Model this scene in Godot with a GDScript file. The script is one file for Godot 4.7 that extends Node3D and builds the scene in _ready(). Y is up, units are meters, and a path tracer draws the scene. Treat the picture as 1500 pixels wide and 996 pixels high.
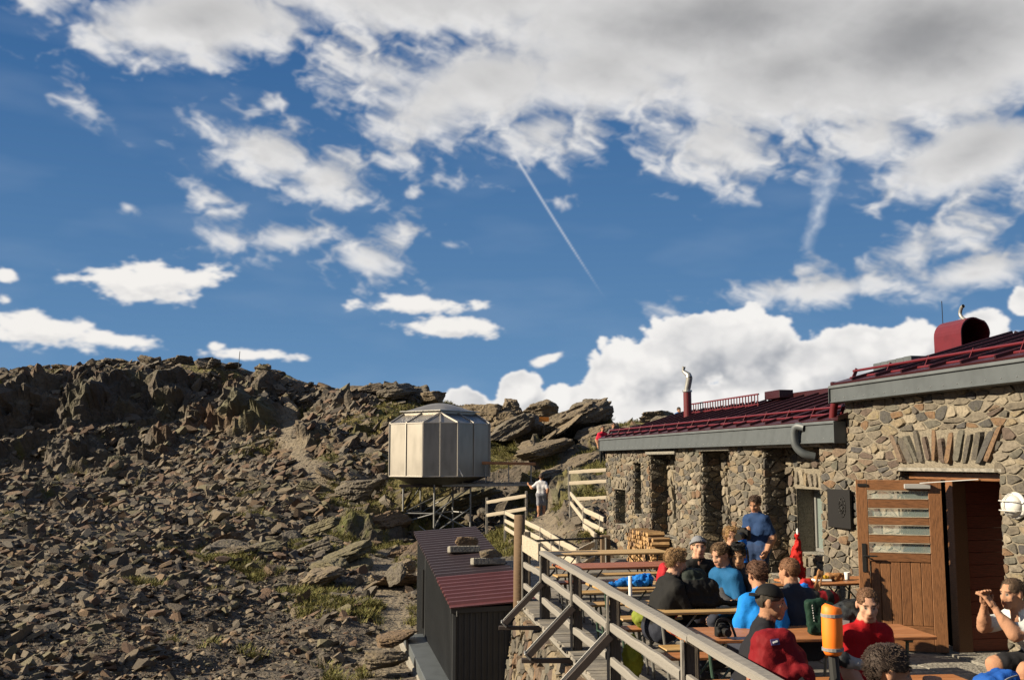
extends Node3D
# A mountain hut terrace below a rocky ridge. Metres, y up; the terrace deck is y = 0, the camera looks along -z.

func _ready():
	seed(7)
	setup_noise()
	setup_camera_and_light()
	setup_materials()
	build_terrain()
	build_hut()
	build_terrace()
	build_shed()
	build_pod()
	build_fences()
	build_furniture()
	build_people()
	build_baggage()
	build_small_things()

func setup_camera_and_light():
	var cam := Camera3D.new()
	cam.name = "camera"
	cam.position = Vector3(0, CAM_H, 0)
	cam.rotation.x = atan(177.0 / 1525.0)
	cam.fov = rad_to_deg(2.0 * atan(498.0 / 1525.0))
	cam.near = 0.1
	cam.far = 6000.0
	cam.current = true
	add_child(cam)
	var sun := DirectionalLight3D.new()
	sun.name = "sun"
	sun.light_color = Color(1.0, 0.935, 0.82)
	sun.light_energy = 1.58
	sun.light_angular_distance = 0.5
	sun.shadow_enabled = true
	add_child(sun)
	sun.look_at_from_position(Vector3.ZERO, SUN_TRAVEL, Vector3.UP)
	var env := Environment.new()
	env.background_mode = Environment.BG_SKY
	var sky := Sky.new()
	var pan := PanoramaSkyMaterial.new()
	pan.panorama = ImageTexture.create_from_image(make_sky())
	sky.sky_material = pan
	env.sky = sky
	env.background_energy_multiplier = 0.405
	env.tonemap_mode = Environment.TONE_MAPPER_LINEAR
	env.tonemap_exposure = 2.47
	env.sdfgi_enabled = true
	env.ssao_enabled = true
	env.ssil_enabled = true
	var we := WorldEnvironment.new()
	we.name = "surroundings"
	we.environment = env
	add_child(we)

const CAM_H := 2.25
const SUN_TRAVEL := Vector3(0.890, -0.438, -0.126)

# ---------------------------------------------------------------- sky
const SHEET := [[-2.0,26.0,24.07,4.38,0.00,1.50],[-17.5,22.7,8.53,2.67,-0.14,1.30],[-1.2,20.4,8.14,3.32,-0.09,1.15],[15.2,20.2,11.19,4.03,0.00,1.35],[5.1,20.8,9.07,3.29,0.00,1.20],[24.6,15.3,5.76,2.48,-0.14,1.30],[-25.4,22.9,3.64,1.55,0.17,0.80],[11.6,23.6,17.71,4.90,0.00,1.75],[22.3,21.1,12.58,5.39,0.00,1.70],[-4.3,19.4,6.60,3.85,-0.26,0.95],[1.9,18.0,4.62,2.15,-0.17,0.80],[11.8,16.8,5.43,2.65,0.21,0.95],[23.6,14.6,5.26,2.01,-0.09,1.10],[19.7,16.7,4.33,2.38,0.00,0.90],[-7.4,20.7,5.42,2.08,0.17,0.80],[-13.6,16.3,4.45,2.04,0.26,0.90],[-10.3,15.2,3.58,2.08,0.00,0.90],[-16.1,13.7,2.15,0.89,0.17,0.60],[-12.4,11.9,4.44,1.16,-0.17,0.80],[-8.0,10.8,3.20,1.40,0.17,0.90],[-5.9,12.5,1.52,1.29,0.00,0.60],[-22.8,17.6,2.01,0.67,0.49,0.60],[-20.7,13.0,0.67,0.49,0.00,0.70],[-13.2,19.0,0.89,0.49,0.00,0.65],[-5.4,14.6,0.84,0.59,-0.35,0.60],[-6.9,16.1,1.53,0.72,-0.17,0.50],[21.6,10.8,4.78,1.66,-0.26,0.72],[16.6,9.0,7.03,0.93,-0.07,0.90],[24.3,9.4,4.56,1.16,-0.14,1.00],[16.0,10.1,2.09,0.50,-0.17,0.50],[2.7,14.1,0.96,0.33,0.17,0.40],[-3.4,11.8,0.84,0.30,0.00,0.45]]
const LENS := [[-19.4,9.3,3.88,1.06,-0.05,1.00],[-21.7,9.3,2.34,0.31,-0.05,0.70],[-24.5,6.5,3.21,0.89,0.10,1.00],[-21.3,6.2,2.50,0.46,0.07,0.90],[-13.9,5.6,2.52,0.33,0.03,0.80],[-16.0,6.0,0.42,0.25,0.00,0.70],[-5.3,8.5,3.59,0.56,0.00,0.85],[-3.4,7.3,2.72,0.64,0.05,0.95],[-26.3,9.1,0.49,0.40,0.00,0.80],[-26.3,8.0,0.37,0.40,0.00,0.70],[-33.8,7.6,4.12,0.94,0.00,1.00],[33.9,9.2,4.00,0.93,0.00,1.00],[1.9,5.5,0.98,0.30,-0.35,0.70]]
const CUMULUS := [[0.5,3.8,1.43,1.35,0.00,0.95],[-2.3,3.1,1.50,0.90,0.00,0.90],[3.0,3.1,2.06,1.05,0.00,0.95],[6.6,4.7,2.95,1.87,0.00,1.05],[9.7,5.7,3.27,2.15,0.00,1.15],[12.8,5.8,2.66,2.27,0.00,1.20],[15.8,4.7,3.09,1.81,0.00,1.10],[19.2,5.3,3.13,1.84,0.00,1.15],[20.9,5.6,1.63,1.47,0.00,1.10],[9.3,1.8,12.46,2.77,0.00,1.30],[16.4,1.6,9.72,2.87,0.00,1.30],[-0.4,0.9,2.99,1.87,0.00,1.10],[24.5,6.3,1.18,1.23,0.00,1.00],[26.4,7.9,0.55,0.74,0.00,0.90],[25.4,4.6,3.58,1.70,0.00,1.10],[32.1,4.9,3.89,2.23,0.00,1.10],[37.1,3.4,4.50,1.79,0.00,1.10]]
var n_sheet := FastNoiseLite.new()
var n_soft := FastNoiseLite.new()
var n_puff := FastNoiseLite.new()
var n_rock := FastNoiseLite.new()
var n_cell := FastNoiseLite.new()
var n_fine := FastNoiseLite.new()
var n_warp := FastNoiseLite.new()

func make_noise(n: FastNoiseLite, kind: int, freq: float, oct: int, sd: int, fractal := FastNoiseLite.FRACTAL_FBM):
	n.noise_type = kind
	n.frequency = freq
	n.seed = sd
	n.fractal_type = fractal
	n.fractal_octaves = oct

func setup_noise():
	make_noise(n_sheet, FastNoiseLite.TYPE_SIMPLEX_SMOOTH, 0.30, 6, 11)
	n_sheet.fractal_gain = 0.58
	make_noise(n_soft, FastNoiseLite.TYPE_SIMPLEX_SMOOTH, 0.09, 4, 21)
	make_noise(n_puff, FastNoiseLite.TYPE_CELLULAR, 0.42, 4, 31)
	n_puff.cellular_return_type = FastNoiseLite.RETURN_DISTANCE
	n_puff.cellular_distance_function = FastNoiseLite.DISTANCE_EUCLIDEAN
	n_puff.fractal_gain = 0.5
	n_puff.fractal_lacunarity = 2.1
	make_noise(n_rock, FastNoiseLite.TYPE_SIMPLEX_SMOOTH, 0.11, 5, 41)
	make_noise(n_cell, FastNoiseLite.TYPE_CELLULAR, 0.45, 2, 51)
	n_cell.cellular_return_type = FastNoiseLite.RETURN_CELL_VALUE
	make_noise(n_fine, FastNoiseLite.TYPE_SIMPLEX_SMOOTH, 1.3, 3, 61)
	make_noise(n_warp, FastNoiseLite.TYPE_SIMPLEX_SMOOTH, 0.03, 3, 71)

func blob_field(list: Array, a: float, e: float) -> float:
	var best := -1.0
	for b in list:
		var da: float = a - b[0]
		var de: float = e - b[1]
		var reach: float = (b[2] + b[3]) * 1.6
		if absf(da) > reach or absf(de) > reach:
			continue
		var c := cos(b[4] as float)
		var s := sin(b[4] as float)
		var qx: float = (da * c - de * s) / b[2]
		var qy: float = (da * s + de * c) / b[3]
		var v: float = b[5] * (1.0 - sqrt(qx * qx + qy * qy) * 0.9)
		best = maxf(best, v)
	return best

# clouds far outside the photograph's frame go on as broken sheets of the same kind
func sheet_density(a: float, e: float) -> float:
	var f := -1.0
	if absf(a) < 42.0 and e < 34.0:
		f = blob_field(SHEET, a, e)
	var out := smoothstep(24.0, 44.0, absf(a)) 
	out = maxf(out, smoothstep(22.0, 32.0, e))
	if out > 0.0:
		var s := 30.0 / maxf(e, 6.0)
		f = lerpf(f, n_soft.get_noise_2d(a * 0.5 + 90.0, e * 0.9 * s) * 1.5 + 0.1, out)
	if f < -0.9:
		return -1.0
	var wx := n_soft.get_noise_2d(a * 3.0, e * 4.0) * 1.6
	var n := n_sheet.get_noise_3d(a * 1.15 + e * 0.3 + wx, e * 1.7 - wx * 0.7, 3.0) - 0.35 * (n_puff.get_noise_2d(a * 1.9 + wx, e * 2.6) + 0.62)
	return f + n * lerpf(0.92, 0.17, smoothstep(0.32, 0.88, f)) - 0.04

func cumulus_density(a: float, e: float) -> float:
	var f := blob_field(CUMULUS, a, e)
	if f < -0.7:
		return -1.0
	var n := n_puff.get_noise_2d(a + n_sheet.get_noise_2d(a * 1.5, e * 1.5) * 0.5, e * 1.15)
	return f - n * 0.75 - 0.52 + n_sheet.get_noise_2d(a * 3.0, e * 3.0) * 0.14

func lens_density(a: float, e: float) -> float:
	var f := blob_field(LENS, a, e)
	if f < -0.6:
		return -1.0
	return f + n_sheet.get_noise_2d(a * 1.1 + 50.0, e * 2.4) * 0.62 + n_sheet.get_noise_2d(a * 4.0, e * 5.0) * 0.16

func trail_at(a: float, e: float, a0: float, e0: float, a1: float, e1: float, w: float) -> float:
	var d := Vector2(a1 - a0, e1 - e0)
	var p := Vector2(a - a0, e - e0)
	var t := p.dot(d) / d.length_squared()
	if t < 0.0 or t > 1.0:
		return 0.0
	var off := absf(p.cross(d)) / d.length()
	return clampf(1.0 - off / (w * lerpf(1.0, 0.35, t)), 0.0, 1.0) * smoothstep(1.0, 0.55, t) * smoothstep(0.0, 0.06, t)

func sky_color(a: float, e: float) -> Color:
	var h := clampf(e / 26.0, 0.0, 1.0)
	var zen := clampf((e - 20.0) / 70.0, 0.0, 1.0)
	var c := Color(0.205, 0.395, 0.62).lerp(Color(0.029, 0.113, 0.300), pow(h, 0.50))   # linear light
	c = c.lerp(Color(0.030, 0.105, 0.29), zen)
	var veil := n_soft.get_noise_2d(a * 0.8 + 200.0, e * 3.0)
	c = c.lerp(Color(0.62, 0.70, 0.80), clampf(veil, 0.0, 1.0) * 0.10)
	var t := trail_at(a, e, 0.0, 16.9, 5.4, 8.5, 0.10) * 0.65
	t = maxf(t, trail_at(a + n_sheet.get_noise_2d(a, e * 2.0) * 0.3, e, 17.5, 15.6, 15.8, 10.2, 0.8) * (0.38 + 0.5 * n_sheet.get_noise_2d(a * 3.0, e * 3.0)))
	c = c.lerp(Color(0.86, 0.88, 0.90), clampf(t, 0.0, 1.0))
	if e < -2.0:
		return c
	var d := cumulus_density(a, e)
	if d > -0.1:
		var up := cumulus_density(a - 0.45, e + 0.42)
		var far := blob_field(CUMULUS, a - 1.3, e + 1.1) - blob_field(CUMULUS, a, e)
		var shade := clampf((up - d) * 0.62 + far * 0.55 + 0.16, 0.0, 1.0)
		var puff := n_puff.get_noise_2d(a * 1.0 + n_sheet.get_noise_2d(a * 1.5, e * 1.5) * 0.5, e * 1.15)
		shade = clampf(shade + smoothstep(-0.82, -0.30, puff) * 0.34 + smoothstep(-0.80, -0.35, n_puff.get_noise_2d(a * 0.42 + 7.0, e * 0.55)) * 0.42 - 0.16, 0.0, 1.0)
		var tone := Color(0.92, 0.90, 0.875).lerp(Color(0.40, 0.42, 0.46), shade * smoothstep(-0.02, 0.30, d))
		c = c.lerp(tone, smoothstep(-0.06, 0.06, d))
	d = lens_density(a, e)
	if d > 0.0:
		var up := lens_density(a - 0.3, e + 0.5)
		var tone := Color(0.93, 0.90, 0.86).lerp(Color(0.52, 0.53, 0.56), clampf((up - d) * 0.9 + 0.1, 0.0, 0.8) * smoothstep(0.1, 0.6, d))
		c = c.lerp(tone, smoothstep(0.0, 0.42, d) * 0.97)
	d = sheet_density(a, e)
	if d > 0.0:
		var up := sheet_density(a - 0.7, e - 0.7)
		var thick := smoothstep(0.55, 1.75, d + 0.12 * n_soft.get_noise_2d(a * 2.0, e * 4.0))
		var relief := clampf((d - up) * 0.5, -0.16, 0.22)
		var tone := Color(0.72, 0.71, 0.70).lerp(Color(0.31, 0.31, 0.315), thick)
		tone = tone * (1.0 + relief * 0.75)
		c = c.lerp(tone, smoothstep(-0.05, 0.85, d) * 0.97)
	return c

func make_sky() -> Image:
	var w := 4096
	var h := 3072
	var coarse := 8
	var small := Image.create(w / coarse, h / coarse, false, Image.FORMAT_RGB8)
	for j in h / coarse:
		var e := 90.0 - (j + 0.5) * coarse * 180.0 / h
		for i in w / coarse:
			var a := (i + 0.5) * coarse * 360.0 / w
			if a > 180.0:
				a -= 360.0
			if e < -3.0:
				small.set_pixel(i, j, Color(0.30, 0.36, 0.42).linear_to_srgb())
			else:
				small.set_pixel(i, j, sky_color(a, e).linear_to_srgb())
	small.resize(w, h, Image.INTERPOLATE_CUBIC)
	var half := int(31.0 / 360.0 * w)
	var top := int((90.0 - 27.0) / 180.0 * h)
	var bottom := int((90.0 + 1.0) / 180.0 * h)
	for j in range(top, bottom):
		var e := 90.0 - (j + 0.5) * 180.0 / h
		for i in range(-half, half):
			small.set_pixel(posmod(i, w), j, sky_color((i + 0.5) * 360.0 / w, e).linear_to_srgb())
	return small

# ---------------------------------------------------------------- helpers
var taken := {}
var mats := {}
var rng := RandomNumberGenerator.new()

func numbered(called: String) -> String:
	if not taken.has(called):
		taken[called] = 0
		return called
	taken[called] += 1
	return "%s_%03d" % [called, taken[called]]

func tag(o: Node, label := "", category := "", group := "", kind := ""):
	if label: o.set_meta("label", label)
	if category: o.set_meta("category", category)
	if group: o.set_meta("group", group)
	if kind: o.set_meta("kind", kind)

func thing(called: String, label: String, category: String, at := Vector3.ZERO, turn := 0.0, group := "") -> Node3D:
	var o := Node3D.new()
	o.name = numbered(called)
	add_child(o)
	o.position = at
	o.rotation.y = turn
	tag(o, label, category, group)
	return o

func part(called: String, mesh: Mesh, mat: Material, parent: Node, xf := Transform3D()) -> MeshInstance3D:
	var o := MeshInstance3D.new()
	o.name = called
	o.mesh = mesh
	if mat: o.material_override = mat
	o.transform = xf
	parent.add_child(o, true)
	return o

func single(called: String, mesh: Mesh, mat: Material, label: String, category: String, group := "", xf := Transform3D()) -> MeshInstance3D:
	var o := part(numbered(called), mesh, mat, self, xf)
	tag(o, label, category, group)
	return o

func new_st() -> SurfaceTool:
	var st := SurfaceTool.new()
	st.begin(Mesh.PRIMITIVE_TRIANGLES)
	st.set_smooth_group(-1)
	return st

func tri(st: SurfaceTool, a: Vector3, b: Vector3, c: Vector3):
	st.add_vertex(a); st.add_vertex(b); st.add_vertex(c)

func quad(st: SurfaceTool, a: Vector3, b: Vector3, c: Vector3, d: Vector3):
	tri(st, a, b, c)
	tri(st, a, c, d)

func done(st: SurfaceTool, smooth := false) -> ArrayMesh:
	if smooth: st.index()
	st.generate_normals()
	return st.commit()

# a convex solid given as rings of points lofted one onto the next, closed at both ends
func loft(st: SurfaceTool, rings: Array, caps := true):
	var n: int = rings[0].size()
	for k in rings.size() - 1:
		for i in n:
			var j := (i + 1) % n
			quad(st, rings[k][i], rings[k + 1][i], rings[k + 1][j], rings[k][j])
	if caps:
		var first: Array = rings[0]
		var last: Array = rings[-1]
		for i in range(1, n - 1):
			tri(st, first[0], first[i], first[i + 1])
			tri(st, last[0], last[i + 1], last[i])

# a box with chamfered long and short edges, centred on xf
func add_box(st: SurfaceTool, xf: Transform3D, size: Vector3, bevel := 0.008):
	var h := size * 0.5
	var b := minf(bevel, minf(h.x, minf(h.y, h.z)) * 0.6)
	var rings := []
	for s in [[-h.x, b], [-h.x + b, 0.0], [h.x - b, 0.0], [h.x, b]]:
		var y: float = h.y - s[1]
		var z: float = h.z - s[1]
		var ring := []
		for c in [[-y, -z + b], [-y + b, -z], [y - b, -z], [y, -z + b], [y, z - b], [y - b, z], [-y + b, z], [-y, z - b]]:
			ring.append(xf * Vector3(s[0], c[0], c[1]))
		rings.append(ring)
	loft(st, rings)

func box_mesh(size: Vector3, bevel := 0.008) -> ArrayMesh:
	var st := new_st()
	add_box(st, Transform3D(), size, bevel)
	return done(st)

# local x runs from a to b
func along(a: Vector3, b: Vector3, up := Vector3.UP) -> Transform3D:
	var x := (b - a).normalized()
	if absf(x.dot(up)) > 0.98: up = Vector3.BACK
	var z := x.cross(up).normalized()
	var y := z.cross(x)
	return Transform3D(Basis(x, y, z), (a + b) * 0.5)

func beam(called: String, a: Vector3, b: Vector3, hgt: float, wid: float, mat: Material, parent: Node, bevel := 0.008, up := Vector3.UP) -> MeshInstance3D:
	return part(called, box_mesh(Vector3(a.distance_to(b), hgt, wid), bevel), mat, parent, along(a, b, up))

func add_tube(st: SurfaceTool, pts: Array, radii, sides := 10, caps := true):
	var rings := []
	var side := Vector3.ZERO
	for k in pts.size():
		var d: Vector3 = (pts[mini(k + 1, pts.size() - 1)] - pts[maxi(k - 1, 0)]).normalized()
		if side == Vector3.ZERO:
			side = d.cross(Vector3.UP if absf(d.y) < 0.9 else Vector3.RIGHT).normalized()
		side = (side - d * side.dot(d)).normalized()
		var other := d.cross(side)
		var r: float = radii[k] if radii is Array else radii
		var ring := []
		for i in sides:
			var t := TAU * i / sides
			ring.append(pts[k] + (side * cos(t) + other * sin(t)) * r)
		rings.append(ring)
	loft(st, rings, caps)

func tube_mesh(pts: Array, radii, sides := 10) -> ArrayMesh:
	var st := new_st()
	add_tube(st, pts, radii, sides)
	return done(st)

func smooth_tube(pts: Array, radii, sides := 12) -> ArrayMesh:
	var st := new_st()
	st.set_smooth_group(0)
	add_tube(st, pts, radii, sides, false)
	st.index()
	st.generate_normals()
	return st.commit()

func arc_points(list: Array, steps := 5) -> Array:
	var c := Curve3D.new()
	for i in list.size():
		var p: Vector3 = list[i]
		var a: Vector3 = list[maxi(i - 1, 0)]
		var b: Vector3 = list[mini(i + 1, list.size() - 1)]
		var t := (b - a) / 6.0
		c.add_point(p, -t, t)
	var out := []
	var n := (list.size() - 1) * steps
	for i in n + 1:
		var f := float(i) / steps
		var k := mini(int(f), list.size() - 2)
		out.append(c.sample(k, f - k))
	return out

# ---------------------------------------------------------------- materials
func noise_tex(size: int, freq: float, oct: int, sd: int, ramp: Array, kind := FastNoiseLite.TYPE_SIMPLEX_SMOOTH, normal := 0.0) -> NoiseTexture2D:
	var n := FastNoiseLite.new()
	make_noise(n, kind, freq, oct, sd)
	var t := NoiseTexture2D.new()
	t.width = size
	t.height = size
	t.seamless = true
	t.noise = n
	if normal > 0.0:
		t.as_normal_map = true
		t.bump_strength = normal
	elif ramp:
		var g := Gradient.new()
		var offs := PackedFloat32Array()
		var cols := PackedColorArray()
		for r in ramp:
			offs.append(r[0])
			cols.append((r[1] as Color).linear_to_srgb())
		g.offsets = offs
		g.colors = cols
		t.color_ramp = g
	return t

func grey(v: float) -> Color:
	return Color(v, v, v)

func lin(r: float, g: float, b: float) -> Color:
	return Color(r, g, b).linear_to_srgb()

# a triplanar material: colour in linear light, multiplied by a grain texture
func mat(called: String, color: Color, rough := 0.9, tex: Texture2D = null, scale := Vector3.ONE, normal: Texture2D = null, normal_scale := 1.0, world := false, metal := 0.0) -> StandardMaterial3D:
	var m := StandardMaterial3D.new()
	m.resource_name = called
	m.albedo_color = (color * 0.82).linear_to_srgb()   # all surfaces alike: the picture is exposed long, for a bright sun
	m.roughness = rough
	m.metallic = metal
	if tex:
		m.albedo_texture = tex
	if normal:
		m.normal_enabled = true
		m.normal_texture = normal
		m.normal_scale = normal_scale
	if tex or normal:
		m.uv1_triplanar = true
		m.uv1_world_triplanar = world
		m.uv1_scale = scale
	mats[called] = m
	return m

func vmat(called: String, rough := 0.9, tex: Texture2D = null, scale := Vector3.ONE, normal: Texture2D = null, normal_scale := 1.0, world := false) -> StandardMaterial3D:
	var m := mat(called, Color.WHITE, rough, tex, scale, normal, normal_scale, world)
	m.vertex_color_use_as_albedo = true
	return m

var ROCK_COLORS := [Color(0.138, 0.109, 0.075), Color(0.105, 0.086, 0.064), Color(0.165, 0.129, 0.086), Color(0.083, 0.067, 0.052), Color(0.146, 0.098, 0.059), Color(0.121, 0.104, 0.081), Color(0.113, 0.068, 0.042), Color(0.127, 0.111, 0.066)]
var STONE_COLORS := [Color(0.184, 0.151, 0.103), Color(0.108, 0.091, 0.068), Color(0.236, 0.200, 0.147), Color(0.078, 0.069, 0.057), Color(0.127, 0.088, 0.059), Color(0.163, 0.139, 0.106), Color(0.146, 0.088, 0.049), Color(0.095, 0.088, 0.069), Color(0.193, 0.151, 0.095), Color(0.057, 0.054, 0.051), Color(0.131, 0.111, 0.083), Color(0.085, 0.060, 0.046)]

func setup_materials():
	rng.seed = 4242
	var grain := noise_tex(512, 0.012, 6, 3, [[0.0, grey(0.45)], [0.35, grey(0.75)], [0.62, grey(1.0)], [1.0, grey(1.35 / 1.35)]])
	var lichen := noise_tex(512, 0.014, 6, 5, [[0.0, grey(0.42)], [0.36, Color(0.74, 0.72, 0.70)], [0.56, grey(1.0)], [0.72, Color(1.0, 0.98, 0.90)], [0.80, Color(0.92, 0.92, 0.66)], [1.0, Color(0.80, 0.82, 0.48)]])
	var rough_n := noise_tex(512, 0.02, 6, 8, [], FastNoiseLite.TYPE_SIMPLEX_SMOOTH, 10.0)
	var fine_n := noise_tex(256, 0.05, 4, 9, [], FastNoiseLite.TYPE_SIMPLEX_SMOOTH, 6.0)
	var wood := noise_tex(512, 0.02, 5, 12, [[0.0, grey(0.50)], [0.3, grey(0.78)], [0.55, grey(0.95)], [1.0, grey(1.0)]])
	var wood_n := noise_tex(512, 0.02, 5, 12, [], FastNoiseLite.TYPE_SIMPLEX_SMOOTH, 6.0)
	var smear := noise_tex(512, 0.006, 5, 15, [[0.0, grey(0.72)], [0.5, grey(0.92)], [1.0, grey(1.0)]])
	# rock and ground
	vmat("rock", 0.95, lichen, Vector3.ONE * 0.55, rough_n, 1.4)
	vmat("ground", 0.97, grain, Vector3.ONE * 0.45, rough_n, 1.6, true)
	vmat("scree", 0.93, grain, Vector3.ONE * 1.3, rough_n, 1.0)
	for k in ROCK_COLORS.size():
		mat("rock%d" % k, ROCK_COLORS[k], 0.94, lichen, Vector3.ONE * 0.8, rough_n, 1.2)
	for k in STONE_COLORS.size():
		mat("stone%d" % k, STONE_COLORS[k], 0.92, lichen if k % 3 == 0 else grain, Vector3.ONE * 1.9, rough_n, 1.0, true)
	vmat("stones", 0.92, grain, Vector3.ONE * 1.9, rough_n, 1.0, true)
	mat("mortar", Color(0.185, 0.160, 0.120), 0.96, grain, Vector3.ONE * 2.6, rough_n, 1.4, true)
	mat("concrete", Color(0.23, 0.215, 0.185), 0.95, grain, Vector3.ONE * 1.2, fine_n, 0.8, true)
	vmat("grass", 0.9)
	# wood; grain runs along local x
	var along_x := Vector3(0.35, 7.0, 7.0)
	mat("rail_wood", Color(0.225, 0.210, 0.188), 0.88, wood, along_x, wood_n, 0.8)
	mat("pale_wood", Color(0.410, 0.353, 0.271), 0.85, wood, along_x, wood_n, 0.5)
	mat("post_wood", Color(0.098, 0.079, 0.060), 0.9, wood, along_x, wood_n, 0.8)
	mat("round_post", Color(0.136, 0.084, 0.044), 0.88, wood, along_x, wood_n, 0.7)
	for k in 4:
		mat("deck%d" % k, [Color(0.176, 0.160, 0.140), Color(0.216, 0.196, 0.168), Color(0.152, 0.140, 0.124), Color(0.240, 0.216, 0.180)][k], 0.9, wood, along_x, wood_n, 0.9)
	for k in 2:
		mat("table_light%d" % k, [Color(0.424, 0.256, 0.092), Color(0.480, 0.308, 0.128)][k], 0.55, wood, along_x, wood_n, 0.25)
		mat("table_pale%d" % k, [Color(0.508, 0.344, 0.156), Color(0.459, 0.303, 0.131)][k], 0.55, wood, along_x, wood_n, 0.25)
		mat("table_red%d" % k, [Color(0.288, 0.088, 0.036), Color(0.320, 0.108, 0.044)][k], 0.5, wood, along_x, wood_n, 0.25)
		mat("table_orange%d" % k, [Color(0.376, 0.148, 0.048), Color(0.416, 0.172, 0.060)][k], 0.5, wood, along_x, wood_n, 0.25)
	var oak := noise_tex(512, 0.018, 6, 33, [[0.0, grey(0.35)], [0.40, grey(0.66)], [0.52, grey(1.0)], [0.60, grey(0.72)], [1.0, grey(1.0)]])
	for k in 3:
		var dm := mat("door%d" % k, [Color(0.241, 0.107, 0.043), Color(0.217, 0.094, 0.037), Color(0.264, 0.119, 0.048)][k], 0.45, oak, Vector3(0.6, 9.0, 9.0), wood_n, 0.25)
		dm.uv1_offset = Vector3(k * 0.37, k * 0.21, 0)
	mat("door_dark", Color(0.27, 0.058, 0.028), 0.5, oak, Vector3(0.6, 9.0, 9.0))
	mat("log_bark", Color(0.17, 0.10, 0.055), 0.9, wood, along_x, wood_n, 1.0)
	mat("log_split", Color(0.42, 0.255, 0.11), 0.88, wood, along_x, wood_n, 0.6)
	mat("log_end", Color(0.34, 0.20, 0.085), 0.9, grain, Vector3.ONE * 8.0)
	# metal
	mat("zinc", Color(0.098, 0.112, 0.121), 0.55, smear, Vector3.ONE * 0.9, null, 1.0, true, 0.25)
	mat("zinc_light", Color(0.145, 0.162, 0.170), 0.5, smear, Vector3.ONE * 0.9, null, 1.0, true, 0.3)
	mat("red_roof", Color(0.034, 0.004, 0.006), 0.42, smear, Vector3.ONE * 0.7, null, 1.0, true)
	mat("red_pipe", Color(0.114, 0.010, 0.014), 0.38, smear, Vector3.ONE * 1.5, null, 1.0, true)
	mat("grey_cladding", Color(0.034, 0.037, 0.041), 0.5, smear, Vector3.ONE * 0.7, null, 1.0, true)
	mat("shed_roof_dark", Color(0.044, 0.027, 0.030), 0.5, smear, Vector3.ONE * 0.7, null, 1.0, true)
	mat("shed_roof_red", Color(0.105, 0.028, 0.029), 0.5, smear, Vector3.ONE * 0.7, null, 1.0, true)
	mat("steel", Color(0.55, 0.55, 0.54), 0.35, smear, Vector3.ONE * 1.2, null, 1.0, true, 0.85)
	mat("galvanised", Color(0.33, 0.33, 0.32), 0.5, smear, Vector3.ONE * 2.0, null, 1.0, true, 0.6)
	mat("pod_panel", Color(0.40, 0.37, 0.325), 0.42, smear, Vector3(0.8, 0.25, 0.8), null, 1.0, true, 0.85)
	mat("pod_seam", Color(0.42, 0.39, 0.35), 0.45, null, Vector3.ONE, null, 1.0, false, 0.7)
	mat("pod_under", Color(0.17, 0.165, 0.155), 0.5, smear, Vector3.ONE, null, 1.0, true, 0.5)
	mat("brace_steel", Color(0.060, 0.045, 0.040), 0.6, smear, Vector3.ONE * 2.0, null, 1.0, false, 0.3)
	mat("leg_green", Color(0.030, 0.065, 0.045), 0.45)
	mat("leg_dark", Color(0.045, 0.045, 0.045), 0.45)
	mat("leg_grey", Color(0.20, 0.20, 0.19), 0.45, null, Vector3.ONE, null, 1.0, false, 0.4)
	mat("iron", Color(0.022, 0.021, 0.020), 0.4, null, Vector3.ONE, null, 1.0, false, 0.3)
	mat("closer_grey", Color(0.42, 0.42, 0.41), 0.4, null, Vector3.ONE, null, 1.0, false, 0.4)
	mat("plaque", Color(0.016, 0.015, 0.015), 0.6, null, Vector3.ONE, null, 1.0, false, 0.5)
	mat("lamp_white", Color(0.576, 0.568, 0.536), 0.35)
	mat("frame_grey", Color(0.15, 0.15, 0.145), 0.6)
	mat("frame_dark", Color(0.07, 0.06, 0.05), 0.6)
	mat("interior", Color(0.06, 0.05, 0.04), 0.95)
	mat("orange_sign", Color(0.62, 0.20, 0.012), 0.5)
	mat("white_plastic", Color(0.70, 0.70, 0.68), 0.5)
	mat("strap_grey", Color(0.20, 0.20, 0.20), 0.8)
	mat("strap_black", Color(0.018, 0.018, 0.018), 0.8)
	var glass := StandardMaterial3D.new()
	glass.resource_name = "glass"
	glass.transparency = BaseMaterial3D.TRANSPARENCY_ALPHA
	glass.albedo_color = Color(0.75, 0.82, 0.80, 0.14)
	glass.roughness = 0.03
	mats["glass"] = glass
	# cloth, skin and hair carry their own vertex colours
	var weave := noise_tex(256, 0.06, 3, 77, [[0.0, grey(0.80)], [1.0, grey(1.0)]])
	var body := vmat("body", 0.82, weave, Vector3.ONE * 5.0)
	body.normal_enabled = true
	body.normal_texture = fine_n
	body.normal_scale = 0.25
	body.metallic_specular = 0.3
	vmat("hair", 0.8, noise_tex(256, 0.05, 4, 78, [[0.0, grey(0.5)], [0.5, grey(0.9)], [1.0, grey(1.0)]]), Vector3(9.0, 3.0, 9.0), fine_n, 0.5)
	var cloth := vmat("cloth", 0.75, weave, Vector3.ONE * 6.0, fine_n, 0.35)
	cloth.metallic_specular = 0.3

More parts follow.
